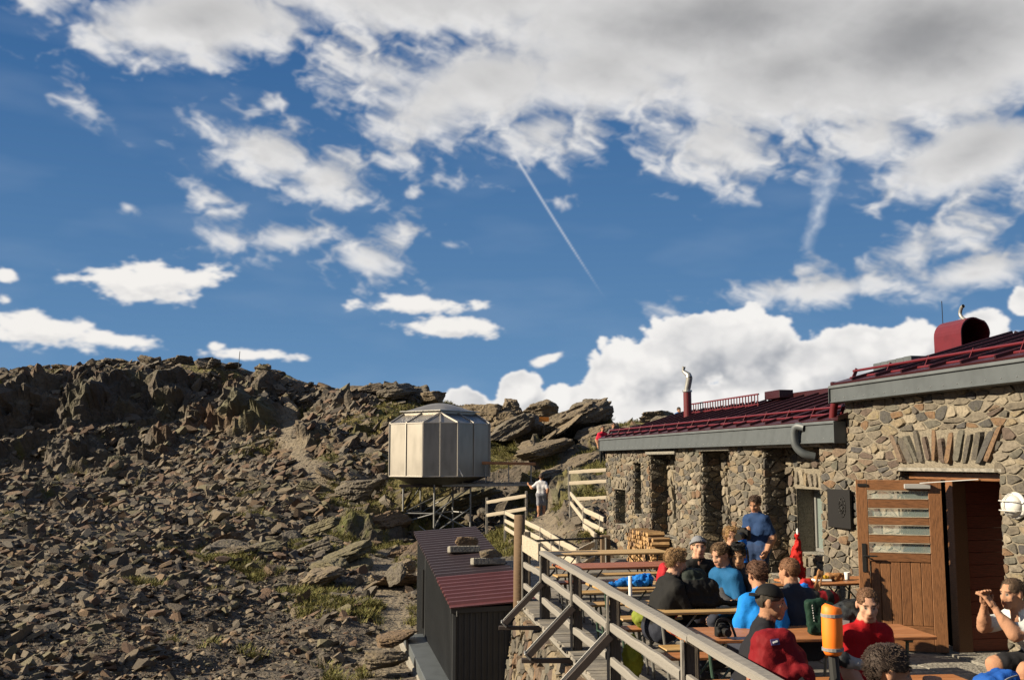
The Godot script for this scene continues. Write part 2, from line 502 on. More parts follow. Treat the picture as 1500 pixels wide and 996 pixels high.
# ---------------------------------------------------------------- ground, scree, rocks
const GROUND := [[-33.0,-67.0,7.81],[-30.5,-62.0,6.70],[-29.5,-60.2,3.62],[-28.8,-59.0,2.63],[-27.3,-56.0,1.35],[-18.9,-39.0,0.12],[-12.5,-26.0,-0.66],[-9.8,-20.5,-1.07],[-8.0,-16.8,-1.16],[-29.7,-67.0,7.94],[-27.6,-62.3,6.84],[-26.7,-60.6,3.82],[-25.8,-58.5,3.20],[-24.6,-56.0,1.35],[-26.9,-68.0,8.34],[-24.7,-62.6,7.11],[-24.0,-61.2,4.52],[-23.1,-59.0,4.05],[-22.5,-57.6,2.06],[-21.9,-56.0,1.53],[-15.7,-40.5,0.04],[-10.5,-27.2,-0.79],[-6.7,-17.5,-1.30],[-23.3,-68.0,8.56],[-21.5,-63.0,7.14],[-20.8,-61.3,4.24],[-20.0,-59.0,3.78],[-19.5,-57.6,2.06],[-18.6,-55.0,1.54],[-20.1,-68.0,8.61],[-18.9,-64.0,7.22],[-17.9,-61.0,3.83],[-17.0,-58.0,3.00],[-15.2,-52.0,1.41],[-12.1,-41.5,-0.02],[-8.2,-28.5,-0.94],[-5.2,-18.3,-1.46],[-17.5,-68.0,8.25],[-16.0,-62.5,6.32],[-15.4,-60.5,3.62],[-14.5,-57.0,2.99],[-15.2,-68.0,7.80],[-13.8,-62.0,5.88],[-13.4,-60.3,4.21],[-12.7,-57.0,3.54],[-11.4,-50.0,1.77],[-9.8,-43.0,0.45],[-6.8,-30.0,-1.10],[-4.2,-19.0,-1.60],[-11.7,-66.0,6.77],[-10.8,-61.0,5.03],[-9.9,-56.0,3.89],[-8.8,-50.0,2.09],[-7.6,-43.5,0.43],[-6.3,-36.0,-0.63],[-4.8,-28.0,-1.41],[-3.3,-19.0,-1.60],[-7.7,-62.0,6.50],[-7.1,-57.0,5.03],[-6.7,-54.0,3.48],[-6.1,-49.5,1.77],[-5.7,-46.0,0.32],[-5.0,-41.0,-0.90],[-3.4,-27.5,-1.34],[-2.3,-19.0,-1.60],[-5.7,-62.0,6.09],[-4.6,-54.0,3.48],[-4.2,-49.5,1.45],[-4.0,-48.0,0.39],[-3.8,-45.5,-0.96],[-4.2,-43.3,-1.14],[-3.9,-37.5,-1.35],[-2.9,-41.0,-1.04],[-2.0,-61.0,4.95],[-1.8,-55.0,3.14],[-1.6,-50.5,1.43],[-1.6,-48.0,0.24],[-1.4,-44.5,-0.81],[-0.4,-37.0,-0.41],[1.2,-62.0,4.47],[1.8,-56.0,3.16],[1.6,-50.0,1.77],[1.3,-46.0,0.62],[1.1,-42.0,-0.26],[1.1,-34.0,-0.30],[1.1,-27.0,0.00],[3.9,-60.0,4.39],[3.4,-52.0,3.09],[2.9,-45.0,1.81],[2.3,-40.0,0.83],[5.1,-58.0,3.94],[4.4,-50.0,2.74],[3.3,-41.0,1.59],[2.6,-33.0,0.87],[2.0,-27.0,0.34],[8.0,-58.0,4.40],[13.2,-58.0,3.19],[0.3,-21.0,-1.75],[0.3,-16.0,-1.80],[0.2,-11.0,-1.95],[0.0,-6.0,-2.00],[0.0,0.0,-2.00],[-1.5,-24.0,-1.75],[-1.5,-28.0,-1.50],[-0.8,-32.0,-0.90],[3.0,-10.0,-0.90],[4.0,-15.0,-0.90],[3.2,-21.0,-0.70],[1.8,-19.0,-0.80],[6.0,-12.0,-0.90],[9.0,-20.0,-0.50],[12.0,-30.0,0.00],[14.0,-45.0,0.50],[20.0,-58.0,-2.00],[7.0,-36.0,1.20],[5.0,-29.0,0.60],[-30.0,0.0,-2.20],[-12.0,0.0,-2.10],[-45.0,-20.0,0.50],[-34.0,-42.0,1.00],[-52.0,-46.0,0.50],[-26.0,-26.0,0.80],[-46.0,-62.0,3.00],[-60.0,-75.0,6.00],[-20.0,-95.0,4.00],[0.0,-95.0,-6.00],[20.0,-95.0,-10.00],[40.0,-60.0,-12.00],[-60.0,-95.0,8.00],[25.0,-25.0,-3.00],[40.0,0.0,-6.00],[10.0,5.0,-1.00],[0.0,14.0,-1.20],[-20.0,25.0,1.00],[0.0,28.0,4.00],[20.0,28.0,3.00],[-60.0,10.0,-2.00],[0.0,55.0,12.00],[-40.0,55.0,14.00],[40.0,55.0,8.00],[60.0,20.0,-6.00]]  # points far behind the camera raise an added hill for the pod to reflect
const DENSE := 0.17
const X0 := -40.0
const X1 := 9.0
const Z0 := -76.0
const Z1 := -13.0
var gx := PackedFloat32Array()
var gz := PackedFloat32Array()
var gh := PackedFloat32Array()
var first_x := 0
var first_z := 0
var coarse := PackedFloat32Array()
const CW := 140
const CH := 170
const CX0 := -80.0
const CZ0 := -110.0

func solve_ground() -> PackedFloat32Array:
	var n: int = GROUND.size()
	var m := []
	for i in n:
		var row := PackedFloat64Array()
		row.resize(n + 1)
		for j in n:
			row[j] = Vector2(GROUND[i][0] - GROUND[j][0], GROUND[i][1] - GROUND[j][1]).length()
		row[n] = GROUND[i][2]
		m.append(row)
	for c in n:
		var best := c
		for r in range(c + 1, n):
			if absf(m[r][c]) > absf(m[best][c]): best = r
		var swap = m[c]; m[c] = m[best]; m[best] = swap
		var pr: PackedFloat64Array = m[c]
		for r in range(c + 1, n):
			var row: PackedFloat64Array = m[r]
			var f := row[c] / pr[c]
			if f != 0.0:
				for k in range(c, n + 1): row[k] -= f * pr[k]
				m[r] = row
	var w := PackedFloat32Array()
	w.resize(n)
	for c in range(n - 1, -1, -1):
		var s: float = m[c][n]
		for k in range(c + 1, n): s -= m[c][k] * w[k]
		w[c] = s / m[c][c]
	return w

func make_coarse():
	var w := solve_ground()
	var n: int = GROUND.size()
	var px := PackedFloat32Array()
	var pz := PackedFloat32Array()
	for g in GROUND:
		px.append(g[0]); pz.append(g[1])
	coarse.resize(CW * CH)
	for j in CH:
		var z := CZ0 + j
		for i in CW:
			var x := CX0 + i
			var s := 0.0
			for k in n:
				var dx := x - px[k]
				var dz := z - pz[k]
				s += w[k] * sqrt(dx * dx + dz * dz)
			coarse[j * CW + i] = s

func base_height(x: float, z: float) -> float:
	var fx := clampf(x - CX0, 0.0, CW - 1.001)
	var fz := clampf(z - CZ0, 0.0, CH - 1.001)
	var i := int(fx)
	var j := int(fz)
	var u := fx - i
	var v := fz - j
	u = u * u * (3.0 - 2.0 * u) * 0.6 + u * 0.4
	v = v * v * (3.0 - 2.0 * v) * 0.6 + v * 0.4
	var k := j * CW + i
	return lerpf(lerpf(coarse[k], coarse[k + 1], u), lerpf(coarse[k + CW], coarse[k + CW + 1], u), v)

func spread(from: float, to: float, lo: float, hi: float) -> PackedFloat32Array:
	var out := PackedFloat32Array()
	var back := []
	var step := DENSE
	var x := lo
	while x > from:
		step = step * 1.28
		x -= step
		back.append(x)
	back.reverse()
	for b in back: out.append(b)
	var n := int((hi - lo) / DENSE)
	for i in n + 1: out.append(lo + i * DENSE)
	step = DENSE
	x = lo + n * DENSE
	while x < to:
		step = step * 1.28
		x += step
		out.append(x)
	return out

# how rocky the place is: 1 on the crags, 0 on scree, turf and path
func crag(x: float, z: float, slope: float) -> float:
	var v := smoothstep(0.38, 0.75, slope + n_rock.get_noise_2d(x * 1.3 + 40.0, z * 1.3) * 0.35)
	v = maxf(v, smoothstep(0.16, 0.34, n_rock.get_noise_2d(x * 0.9 - 70.0, z * 0.9 + 13.0)) * smoothstep(-34.0, -40.0, z) * 0.8)
	return v

# the trodden way: from the terrace past the pod, and the faint trail up the ridge
func path_dist(x: float, z: float) -> float:
	var best := 99.0
	for line in [[Vector2(1.3, -22), Vector2(1.0, -30), Vector2(1.1, -42), Vector2(2.2, -48), Vector2(3.6, -55)], [Vector2(-2.4, -20), Vector2(-2.9, -27), Vector2(-4.2, -34), Vector2(-4.6, -39)], [Vector2(-8.6, -47), Vector2(-10.4, -52), Vector2(-12.4, -57), Vector2(-13.2, -62)]]:
		for i in line.size() - 1:
			var a: Vector2 = line[i]
			var b: Vector2 = line[i + 1]
			var t := clampf((Vector2(x, z) - a).dot(b - a) / (b - a).length_squared(), 0.0, 1.0)
			best = minf(best, Vector2(x, z).distance_to(a.lerp(b, t)))
	return best + n_fine.get_noise_2d(x, z) * 0.35

func turf(x: float, z: float, slope: float) -> float:
	var n := n_rock.get_noise_2d(x * 1.7 + 9.0, z * 1.7 - 31.0) + n_fine.get_noise_2d(x * 1.4, z * 1.4) * 0.35
	var where := smoothstep(-13.0, -6.0, x) * smoothstep(-20.0, -32.0, z)
	where = maxf(where, 0.55 * smoothstep(-57.0, -64.0, z))
	where = maxf(where, 0.22 * smoothstep(-6.0, -2.5, x))
	return smoothstep(0.10, 0.30, n + where * 0.46 - 0.28 - 0.16 * smoothstep(-38.0, -28.0, z)) * smoothstep(1.1, 0.5, slope)

func ground_at(x: float, z: float) -> float:
	if x > X0 and x < X1 - DENSE and z > Z0 and z < Z1 - DENSE:
		var fx := (x - X0) / DENSE
		var fz := (z - Z0) / DENSE
		var i := int(fx)
		var j := int(fz)
		var k := (j + first_z) * gx.size() + i + first_x
		var u := fx - i
		var v := fz - j
		return lerpf(lerpf(gh[k], gh[k + 1], u), lerpf(gh[k + gx.size()], gh[k + gx.size() + 1], u), v)
	return base_height(x, z)

func slope_at(x: float, z: float) -> Vector2:
	return Vector2(base_height(x + 0.6, z) - base_height(x - 0.6, z), base_height(x, z + 0.6) - base_height(x, z - 0.6)) / 1.2

func build_terrain():
	make_coarse()
	gx = spread(-2600.0, 2600.0, X0, X1)
	gz = spread(-2600.0, 2600.0, Z0, Z1)
	first_x = gx.find(X0)
	first_z = gz.find(Z0)
	var nx := gx.size()
	var nz := gz.size()
	gh.resize(nx * nz)
	var pos := PackedVector3Array()
	var col := PackedColorArray()
	pos.resize(nx * nz)
	col.resize(nx * nz)
	for j in nz:
		var z := gz[j]
		for i in nx:
			var x := gx[i]
			var k := j * nx + i
			var y := base_height(x, z)
			var far := maxf(maxf(CX0 + 4.0 - x, x - (CX0 + CW - 4.0)), maxf(CZ0 + 4.0 - z, z - (CZ0 + CH - 4.0)))
			if far > 0.0:
				# the mountain falls away, but a hill is added behind the camera for reflections
				y -= far * (0.42 if z < 40.0 else -0.12) * smoothstep(0.0, 80.0, far)
				y = maxf(y, -420.0)
			var p := Vector3(x, y, z)
			var c := Color(0.070, 0.057, 0.043)
			if far <= 0.0:
				var g := slope_at(x, z)
				var sl := g.length()
				var cr := crag(x, z, sl)
				var under := smoothstep(-0.4, 0.3, x) * smoothstep(-23.5, -21.0, z)
				cr *= 1.0 - under
				var pd := path_dist(x, z)
				var tread := smoothstep(0.75, 0.25, pd)
				cr *= 1.0 - tread * 0.9
				var nrm := Vector3(-g.x, 1.0, -g.y).normalized()
				# beds of schist dipping to one side: blocks stepped along the dip, roughened by finer breaks
				var q := Vector3(x * 0.86 + y * 0.5, y * 1.9 - x * 0.75, z * 0.8)
				var blocks := n_cell.get_noise_3dv(q * 0.9) * 0.62 + n_cell.get_noise_3dv(q * 2.1 + Vector3(9, 3, 1)) * 0.26 + n_cell.get_noise_3dv(q * 4.6) * 0.10
				var rough := n_rock.get_noise_3d(x * 2.2, y * 2.2, z * 2.2) * 0.85 - absf(n_rock.get_noise_3d(x * 1.1 + 60.0, y * 0.5, z * 1.1)) * 2.6 + 0.55
				p += nrm * (blocks * 1.35 + rough * 1.3) * cr
				p.y += (1.0 - cr) * (n_rock.get_noise_2d(x * 2.0, z * 2.0) * 0.38 + n_fine.get_noise_2d(x, z) * 0.06) * (1.0 - under) * (1.0 - tread * 0.8)
				var gv := turf(x, z, sl) * (1.0 - tread)
				var tone := 0.5 + 0.5 * n_cell.get_noise_3dv(q * 0.9)
				var rock := Color(0.128, 0.104, 0.074).lerp(Color(0.062, 0.052, 0.042), tone)
				rock = rock.lerp(Color(0.150, 0.075, 0.036), smoothstep(0.15, 0.5, n_rock.get_noise_2d(x * 0.8 + 300.0, y * 2.0)) * 0.6)
				rock = rock.lerp(Color(0.125, 0.125, 0.060), smoothstep(0.1, 0.45, n_rock.get_noise_2d(x * 1.6 + 500.0, z * 1.6)) * 0.5)
				c = c.lerp(Color(0.105, 0.084, 0.060), 0.5 + n_fine.get_noise_2d(x * 2.0, z * 2.0) * 0.5)
				c = c.lerp(rock, cr)
				var grass := Color(0.075, 0.082, 0.016).lerp(Color(0.160, 0.120, 0.036), clampf(0.5 + n_rock.get_noise_2d(x * 3.0, z * 3.0 + 77.0) * 1.1, 0.0, 1.0))
				c = c.lerp(grass, gv * 0.92)
				c = c.lerp(Color(0.185, 0.150, 0.105), tread * 0.85)
			pos[k] = p
			gh[k] = p.y
			col[k] = c
	# broken rock has facets: every triangle keeps its own normal
	var fp := PackedVector3Array()
	var fn := PackedVector3Array()
	var fc := PackedColorArray()
	var total := (nx - 1) * (nz - 1) * 6
	fp.resize(total)
	fn.resize(total)
	fc.resize(total)
	var at := 0
	for j in nz - 1:
		for i in nx - 1:
			var k := j * nx + i
			var six := [k, k + 1, k + nx, k + 1, k + nx + 1, k + nx] if (i + j) % 2 == 0 else [k, k + 1, k + nx + 1, k, k + nx + 1, k + nx]
			for h in 2:
				var p0 := pos[six[h * 3]]
				var p1 := pos[six[h * 3 + 1]]
				var p2 := pos[six[h * 3 + 2]]
				var n := (p2 - p0).cross(p1 - p0).normalized()
				fp[at] = p0; fp[at + 1] = p1; fp[at + 2] = p2
				fn[at] = n; fn[at + 1] = n; fn[at + 2] = n
				fc[at] = col[six[h * 3]]; fc[at + 1] = col[six[h * 3 + 1]]; fc[at + 2] = col[six[h * 3 + 2]]
				at += 3
	var arr := []
	arr.resize(Mesh.ARRAY_MAX)
	arr[Mesh.ARRAY_VERTEX] = fp
	arr[Mesh.ARRAY_NORMAL] = fn
	arr[Mesh.ARRAY_COLOR] = fc
	var mesh := ArrayMesh.new()
	mesh.add_surface_from_arrays(Mesh.PRIMITIVE_TRIANGLES, arr)
	var ground := part("ground", mesh, mats["ground"], self)
	tag(ground, "rocky mountainside of scree, crags and thin turf", "ground", "", "structure")
	scatter_rocks()
	place_boulders()
	grow_grass()

# ---- rocks
var ico_cache := {}

func ico(level: int) -> Array:
	if ico_cache.has(level): return ico_cache[level]
	var t := (1.0 + sqrt(5.0)) / 2.0
	var v: Array[Vector3] = []
	for p in [Vector3(-1, t, 0), Vector3(1, t, 0), Vector3(-1, -t, 0), Vector3(1, -t, 0), Vector3(0, -1, t), Vector3(0, 1, t), Vector3(0, -1, -t), Vector3(0, 1, -t), Vector3(t, 0, -1), Vector3(t, 0, 1), Vector3(-t, 0, -1), Vector3(-t, 0, 1)]: v.append(p.normalized())
	var f := [0, 11, 5, 0, 5, 1, 0, 1, 7, 0, 7, 10, 0, 10, 11, 1, 5, 9, 5, 11, 4, 11, 10, 2, 10, 7, 6, 7, 1, 8, 3, 9, 4, 3, 4, 2, 3, 2, 6, 3, 6, 8, 3, 8, 9, 4, 9, 5, 2, 4, 11, 6, 2, 10, 8, 6, 7, 9, 8, 1]
	for l in level:
		var mid := {}
		var nf := []
		for k in range(0, f.size(), 3):
			var m := []
			for e in [[f[k], f[k + 1]], [f[k + 1], f[k + 2]], [f[k + 2], f[k]]]:
				var key := mini(e[0], e[1]) * 100000 + maxi(e[0], e[1])
				if not mid.has(key):
					mid[key] = v.size()
					v.append((v[e[0]] + v[e[1]]).normalized())
				m.append(mid[key])
			nf.append_array([f[k], m[0], m[2], f[k + 1], m[1], m[0], f[k + 2], m[2], m[1], m[0], m[1], m[2]])
		f = nf
	ico_cache[level] = [v, f]
	return ico_cache[level]

# an angular block: a ball cut by planes, most of them along and across its bedding
func rock_mesh(sd: int, level: int, dims: Vector3, rough := 0.04, smooth := false) -> ArrayMesh:
	var r := RandomNumberGenerator.new()
	r.seed = sd
	var planes := []
	for k in 10:
		var n := Vector3(r.randf_range(-1, 1), r.randf_range(-1, 1), r.randf_range(-1, 1)).normalized()
		if k < 2: n = Vector3(r.randf_range(-0.2, 0.2), 1.0 if k == 0 else -1.0, r.randf_range(-0.2, 0.2)).normalized()
		planes.append([n, r.randf_range(0.46, 0.82)])
	var g := ico(level)
	var pts: Array[Vector3] = []
	for d: Vector3 in g[0]:
		var dist := 1.05
		for p in planes:
			var c: float = d.dot(p[0])
			if c > 0.05: dist = minf(dist, p[1] / c)
		var q := d * dist
		q += d * rough * (n_fine.get_noise_3d(q.x * 1.3 + sd, q.y * 3.0, q.z * 1.3) + 1.1 * n_cell.get_noise_3d(q.x * 3.0 + sd, q.y * 13.0, q.z * 3.0))
		pts.append(q * dims)
	var st := new_st()
	if smooth: st.set_smooth_group(0)
	st.set_color(Color.WHITE)
	var f: Array = g[1]
	for k in range(0, f.size(), 3):
		tri(st, pts[f[k]], pts[f[k + 2]], pts[f[k + 1]])
	st.generate_normals()
	return st.commit()

# a sharp-edged stone: the solid that a handful of planes leave, most of them along and across its bedding
func shard_mesh(sd: int, dims: Vector3) -> ArrayMesh:
	var r := RandomNumberGenerator.new()
	r.seed = sd
	var planes := []
	for k in 2: planes.append([Vector3(r.randf_range(-0.14, 0.14), 1.0 - 2.0 * k, r.randf_range(-0.14, 0.14)).normalized(), r.randf_range(0.75, 1.0)])
	var turn := r.randf() * TAU
	for k in 6:
		var a := turn + TAU * k / 6.0 + r.randf_range(-0.42, 0.42)
		planes.append([Vector3(cos(a), r.randf_range(-0.3, 0.3), sin(a)).normalized(), r.randf_range(0.55, 1.0)])
	for k in 5: planes.append([Vector3(r.randf_range(-1, 1), r.randf_range(-0.9, 1.0), r.randf_range(-1, 1)).normalized(), r.randf_range(0.72, 1.0)])
	var st := new_st()
	st.set_color(Color.WHITE)
	for i in planes.size():
		var n: Vector3 = planes[i][0]
		var u := n.cross(Vector3.UP if absf(n.y) < 0.9 else Vector3.RIGHT).normalized()
		var v := n.cross(u)
		var poly := [n * planes[i][1] + u * 3 + v * 3, n * planes[i][1] - u * 3 + v * 3, n * planes[i][1] - u * 3 - v * 3, n * planes[i][1] + u * 3 - v * 3]
		for j in planes.size():
			if j == i: continue
			var kept := []
			for k in poly.size():
				var p: Vector3 = poly[k]
				var q: Vector3 = poly[(k + 1) % poly.size()]
				var dp: float = p.dot(planes[j][0]) - planes[j][1]
				var dq: float = q.dot(planes[j][0]) - planes[j][1]
				if dp <= 0.0: kept.append(p)
				if (dp < 0.0 and dq > 0.0) or (dp > 0.0 and dq < 0.0): kept.append(p.lerp(q, dp / (dp - dq)))
			poly = kept
			if poly.size() < 3: break
		for k in range(1, poly.size() - 1):
			var a: Vector3 = poly[0] * dims
			var b: Vector3 = poly[k] * dims
			var c: Vector3 = poly[k + 1] * dims
			if (b - a).cross(c - a).dot(n) > 0.0: tri(st, a, c, b)
			else: tri(st, a, b, c)
	st.generate_normals()
	return st.commit()

func in_view(p: Vector3, margin := 1.12) -> bool:
	var q := p - Vector3(0, CAM_H, 0)
	var th := atan(177.0 / 1525.0)
	var zc := -q.z * cos(th) + q.y * sin(th)
	if zc < 1.0: return false
	var yc := q.y * cos(th) + q.z * sin(th)
	return absf(q.x / zc) < 750.0 / 1525.0 * margin and absf(yc / zc) < 498.0 / 1525.0 * margin

func stone_pose(x: float, z: float, size: float, r: RandomNumberGenerator, sink := 0.25) -> Transform3D:
	var g := slope_at(x, z)
	var n := Vector3(-g.x, 1.0, -g.y).normalized()
	# the slabs lean back into the hill and up to the right, each a little differently
	n = (n + Vector3(r.randf_range(-0.95, 0.45), 0, r.randf_range(-0.6, 0.6))).normalized()
	var t := r.randf() * TAU
	var a := n.cross(Vector3(cos(t), 0.2, sin(t))).normalized()
	var b := Basis(a, n, a.cross(n))
	return Transform3D(b.scaled_local(Vector3(size, size * r.randf_range(0.75, 1.25), size * r.randf_range(0.8, 1.1))), Vector3(x, ground_at(x, z) + size * (0.28 - sink), z))

func scatter_rocks():
	var r := RandomNumberGenerator.new()
	r.seed = 991
	var small := []
	for k in 5: small.append(shard_mesh(100 + k, Vector3(0.55, [0.10, 0.14, 0.20, 0.07, 0.27][k], [0.42, 0.32, 0.38, 0.46, 0.36][k])))
	var big := []
	for k in 8: big.append(shard_mesh(200 + k, Vector3(0.60, [0.10, 0.16, 0.22, 0.13, 0.28, 0.08, 0.18, 0.24][k], [0.42, 0.36, 0.45, 0.30, 0.45, 0.40, 0.45, 0.34][k])))
	var places := [[], [], [], [], []]
	var tints := [[], [], [], [], []]
	var large := []
	var tries := 0
	# distances are drawn so that the picture is covered evenly, near stones finer than far ones would show
	while tries < 420000:
		tries += 1
		var d := 15.0 * pow(66.0 / 15.0, r.randf())
		var x := (r.randf_range(-0.62, 0.13)) * d
		var z := -d
		if x > -0.2 and z > -24.5: continue
		if x > -1.9 and x < 0.6 and z > -25.5 and z < -15.0: continue
		var s := slope_at(x, z).length()
		var cr := crag(x, z, s)
		var pd := path_dist(x, z)
		var keep := 1.0 - cr * 0.9
		keep *= lerpf(0.12, 1.0, smoothstep(0.2, 1.0, pd))
		keep *= 1.0 - 0.72 * turf(x, z, s)
		keep *= lerpf(0.35, 1.0, smoothstep(-2.0, -6.0, x + n_rock.get_noise_2d(x, z) * 4.0))
		if r.randf() > keep: continue
		var pile := smoothstep(-0.25, 0.45, n_rock.get_noise_2d(x * 0.8 + 21.0, z * 0.8))
		var size := maxf(0.032, 0.00145 * d) * pow(r.randf() * 0.995 + 0.005, -0.64) * lerpf(0.55, 2.0, pile) * lerpf(0.45, 1.0, smoothstep(-3.5, -8.5, x + n_rock.get_noise_2d(x * 0.7, z * 0.7) * 3.0))
		if pd < 0.6: size = minf(size, 0.10)
		size = minf(size, 0.24 + 0.011 * d)
		var pose := stone_pose(x, z, size, r)
		if size > 0.30 and in_view(pose.origin, 1.0):
			large.append([size / d, pose, r.randi()])
			continue
		var k := r.randi() % 5
		places[k].append(pose)
		var c: Color = ROCK_COLORS[r.randi() % ROCK_COLORS.size()]
		tints[k].append(c * lerpf(0.5, 1.7, pow(r.randf(), 1.6)))
	large.sort_custom(func(a, b): return a[0] > b[0])
	var cut := mini(large.size(), 285)
	for i in range(cut, large.size()):
		places[i % 5].append(large[i][1])
		tints[i % 5].append(ROCK_COLORS[i % ROCK_COLORS.size()])
	var scree := Node3D.new()
	scree.name = "scree"
	add_child(scree)
	tag(scree, "loose brown and grey stones covering the slope", "scree", "", "stuff")
	for k in 5:
		var mm := MultiMesh.new()
		mm.transform_format = MultiMesh.TRANSFORM_3D
		mm.use_colors = true
		mm.mesh = small[k]
		mm.instance_count = places[k].size()
		for i in places[k].size():
			mm.set_instance_transform(i, places[k][i])
			mm.set_instance_color(i, tints[k][i])
		var o := MultiMeshInstance3D.new()
		o.name = "stones"
		o.multimesh = mm
		o.material_override = mats["scree"]
		tag(o, "", "", "", "stuff")
		scree.add_child(o, true)
	var kinds := ["brown slab of rock", "grey angular stone"]
	for i in cut:
		var pose: Transform3D = large[i][1]
		var c: int = large[i][2] % ROCK_COLORS.size()
		single("loose_rock", big[i % 8], mats["rock%d" % c], kinds[0 if c in [0, 2, 4, 6] else 1] + (" in the scree near the lower edge of the picture" if pose.origin.z > -26.0 else (" high on the scree below the crags" if pose.origin.z < -42.0 else (" in the scree left of the trail" if pose.origin.x < -8.0 else " beside the trail left of the shed"))), "rock", "loose rocks on the scree", pose)

# pixel (of the 1500 x 996 picture) and distance to a point, for setting out
func at_px(px: float, py: float, d: float) -> Vector3:
	var th := atan(177.0 / 1525.0)
	var x := (px - 750.0) / 1525.0
	var y := -(py - 498.0) / 1525.0
	var dir := Vector3(x, y * cos(th) + sin(th), -(cos(th) - y * sin(th)))
	return Vector3(0, CAM_H, 0) + dir * (d / -dir.z)

func boulder(sd: int, at: Vector3, dims: Vector3, turn: float, tilt: float, tint: int, label: String, roll := 0.0, group := ""):
	var b := Basis.from_euler(Vector3(roll, turn, tilt))
	single("boulder", rock_mesh(sd, 4, dims, 0.075), mats["rock%d" % tint], label, "boulder", group, Transform3D(b, at))

func place_boulders():
	# [pixel x, pixel y of the middle, distance, half sizes, turn, tilt, tint, label]
	var named := [
		[838, 618, 55.0, Vector3(2.2, 1.15, 1.6), 0.2, 0.42, 0, "largest slab boulder tilted against the sky left of the hut roof"],
		[822, 628, 53.5, Vector3(1.5, 0.30, 1.2), 0.3, 0.62, 2, "thin pale slab leaning up the face of the largest skyline boulder"],
		[866, 605, 55.8, Vector3(1.0, 1.0, 1.2), 0.9, 0.1, 5, "rounded top of the skyline rocks nearest the hut roof"],
		[790, 604, 56.0, Vector3(0.95, 0.75, 1.0), 1.1, 0.2, 0, "squat skyline block left of the largest tilted slab"],
		[748, 600, 56.5, Vector3(0.75, 0.9, 0.9), 0.4, 0.3, 0, "upright skyline block between the pod roof and the tilted slabs"],
		[705, 612, 56.0, Vector3(1.35, 1.15, 1.2), 0.7, -0.1, 2, "big boulder on the skyline right behind the pod dome"],
		[748, 632, 53.0, Vector3(1.3, 0.75, 1.1), 0.1, 0.5, 5, "broad slanting boulder below the skyline right of the pod"],
		[776, 654, 51.0, Vector3(0.65, 0.35, 0.8), 0.5, 0.3, 0, "small pale slab lying below the boulders right of the pod"],
		[800, 645, 52.0, Vector3(0.85, 0.22, 0.6), 0.2, 0.75, 0, "narrow upturned slab below the orange waymark"],
		[634, 583, 60.0, Vector3(0.95, 0.55, 0.8), 0.2, 0.1, 2, "flat topped boulder on the skyline above the left of the pod dome"],
		[584, 576, 60.5, Vector3(1.35, 0.65, 1.0), 0.5, 0.15, 5, "wide pale boulder on the skyline left of the pod"],
		[540, 570, 61.0, Vector3(0.85, 0.45, 0.8), 0.9, 0.1, 0, "low hump of rock on the skyline where the ridge dips"],
		[915, 638, 54.0, Vector3(1.0, 0.8, 0.9), 0.4, 0.2, 0, "grey rock heap beside the far end of the hut roof"],
		[962, 611, 54.0, Vector3(1.25, 0.55, 0.9), 0.3, 0.1, 2, "flat rock showing above the low roof left of the flue"],
		[978, 622, 52.0, Vector3(0.9, 0.5, 0.8), 0.8, 0.0, 5, "low rock behind the hut roof under the sitting person"],
		[340, 536, 66.5, Vector3(0.75, 0.45, 0.7), 0.3, 0.1, 0, "rock at the foot of the thin pole on the ridge"],
		[300, 532, 67.0, Vector3(0.95, 0.45, 0.8), 0.9, 0.0, 0, "flat rock on the highest point of the ridge"],
		[510, 812, 33.0, Vector3(0.85, 0.32, 0.7), 0.4, 0.35, 7, "mossy tilted slab beside the trail in the middle of the scree"],
		[480, 830, 31.5, Vector3(0.6, 0.32, 0.55), 0.9, 0.45, 7, "lower mossy slab leaning beside the trail"],
		[470, 772, 38.0, Vector3(0.7, 0.28, 0.6), 0.2, 0.40, 7, "mossy slab above the leaning pair on the scree"],
		[650, 752, 47.6, Vector3(2.6, 0.9, 1.2), 0.2, 0.30, 7, "broad greenish slab under the legs of the pod"],
		[560, 770, 42.0, Vector3(1.2, 0.8, 1.0), 0.6, 0.20, 4, "rust stained outcrop left of the pod legs"],
		[530, 720, 46.0, Vector3(1.1, 0.7, 0.9), 0.2, 0.15, 5, "blocky outcrop at the left foot of the pod hill"],
		[835, 690, 48.0, Vector3(1.7, 0.8, 0.9), 0.3, 0.30, 0, "layered pale slab beside the path behind the walking hiker"],
		[815, 705, 47.0, Vector3(1.4, 0.8, 1.0), 0.1, 0.35, 0, "slab wall at the end of the pod bridge"],
		[728, 628, 55.5, Vector3(1.3, 1.0, 1.2), 0.3, 0.2, 2, "crag filling the gap right of the pod wall"],
		[772, 630, 54.5, Vector3(1.2, 0.9, 1.1), 0.6, 0.35, 5, "crag under the squat skyline block"],
		[868, 640, 53.0, Vector3(1.4, 0.9, 1.1), 0.2, 0.3, 0, "crag under the right end of the skyline rocks"],
		[800, 660, 50.5, Vector3(1.5, 0.5, 1.0), 0.4, 0.2, 0, "long low ledge at the foot of the skyline rocks"],
		[592, 830, 29.0, Vector3(0.30, 0.30, 0.28), 0.4, 0.2, 2, "pale upright stone left of the shed roof"],
		[577, 845, 28.0, Vector3(0.42, 0.14, 0.3), 1.0, 0.9, 5, "thin slab standing on edge left of the shed"],
		[578, 936, 21.5, Vector3(0.55, 0.14, 0.4), 0.3, 0.1, 4, "stacked flat stone beside the base of the shed"],
		[560, 968, 19.8, Vector3(0.50, 0.22, 0.4), 0.2, 0.0, 0, "square stone at the lower edge left of the shed"],
	]
	for k in named.size():
		var b: Array = named[k]
		boulder(300 + k, at_px(b[0], b[1], b[2]), b[3], b[4], b[5], b[6], b[7])
	var r := RandomNumberGenerator.new()
	r.seed = 88
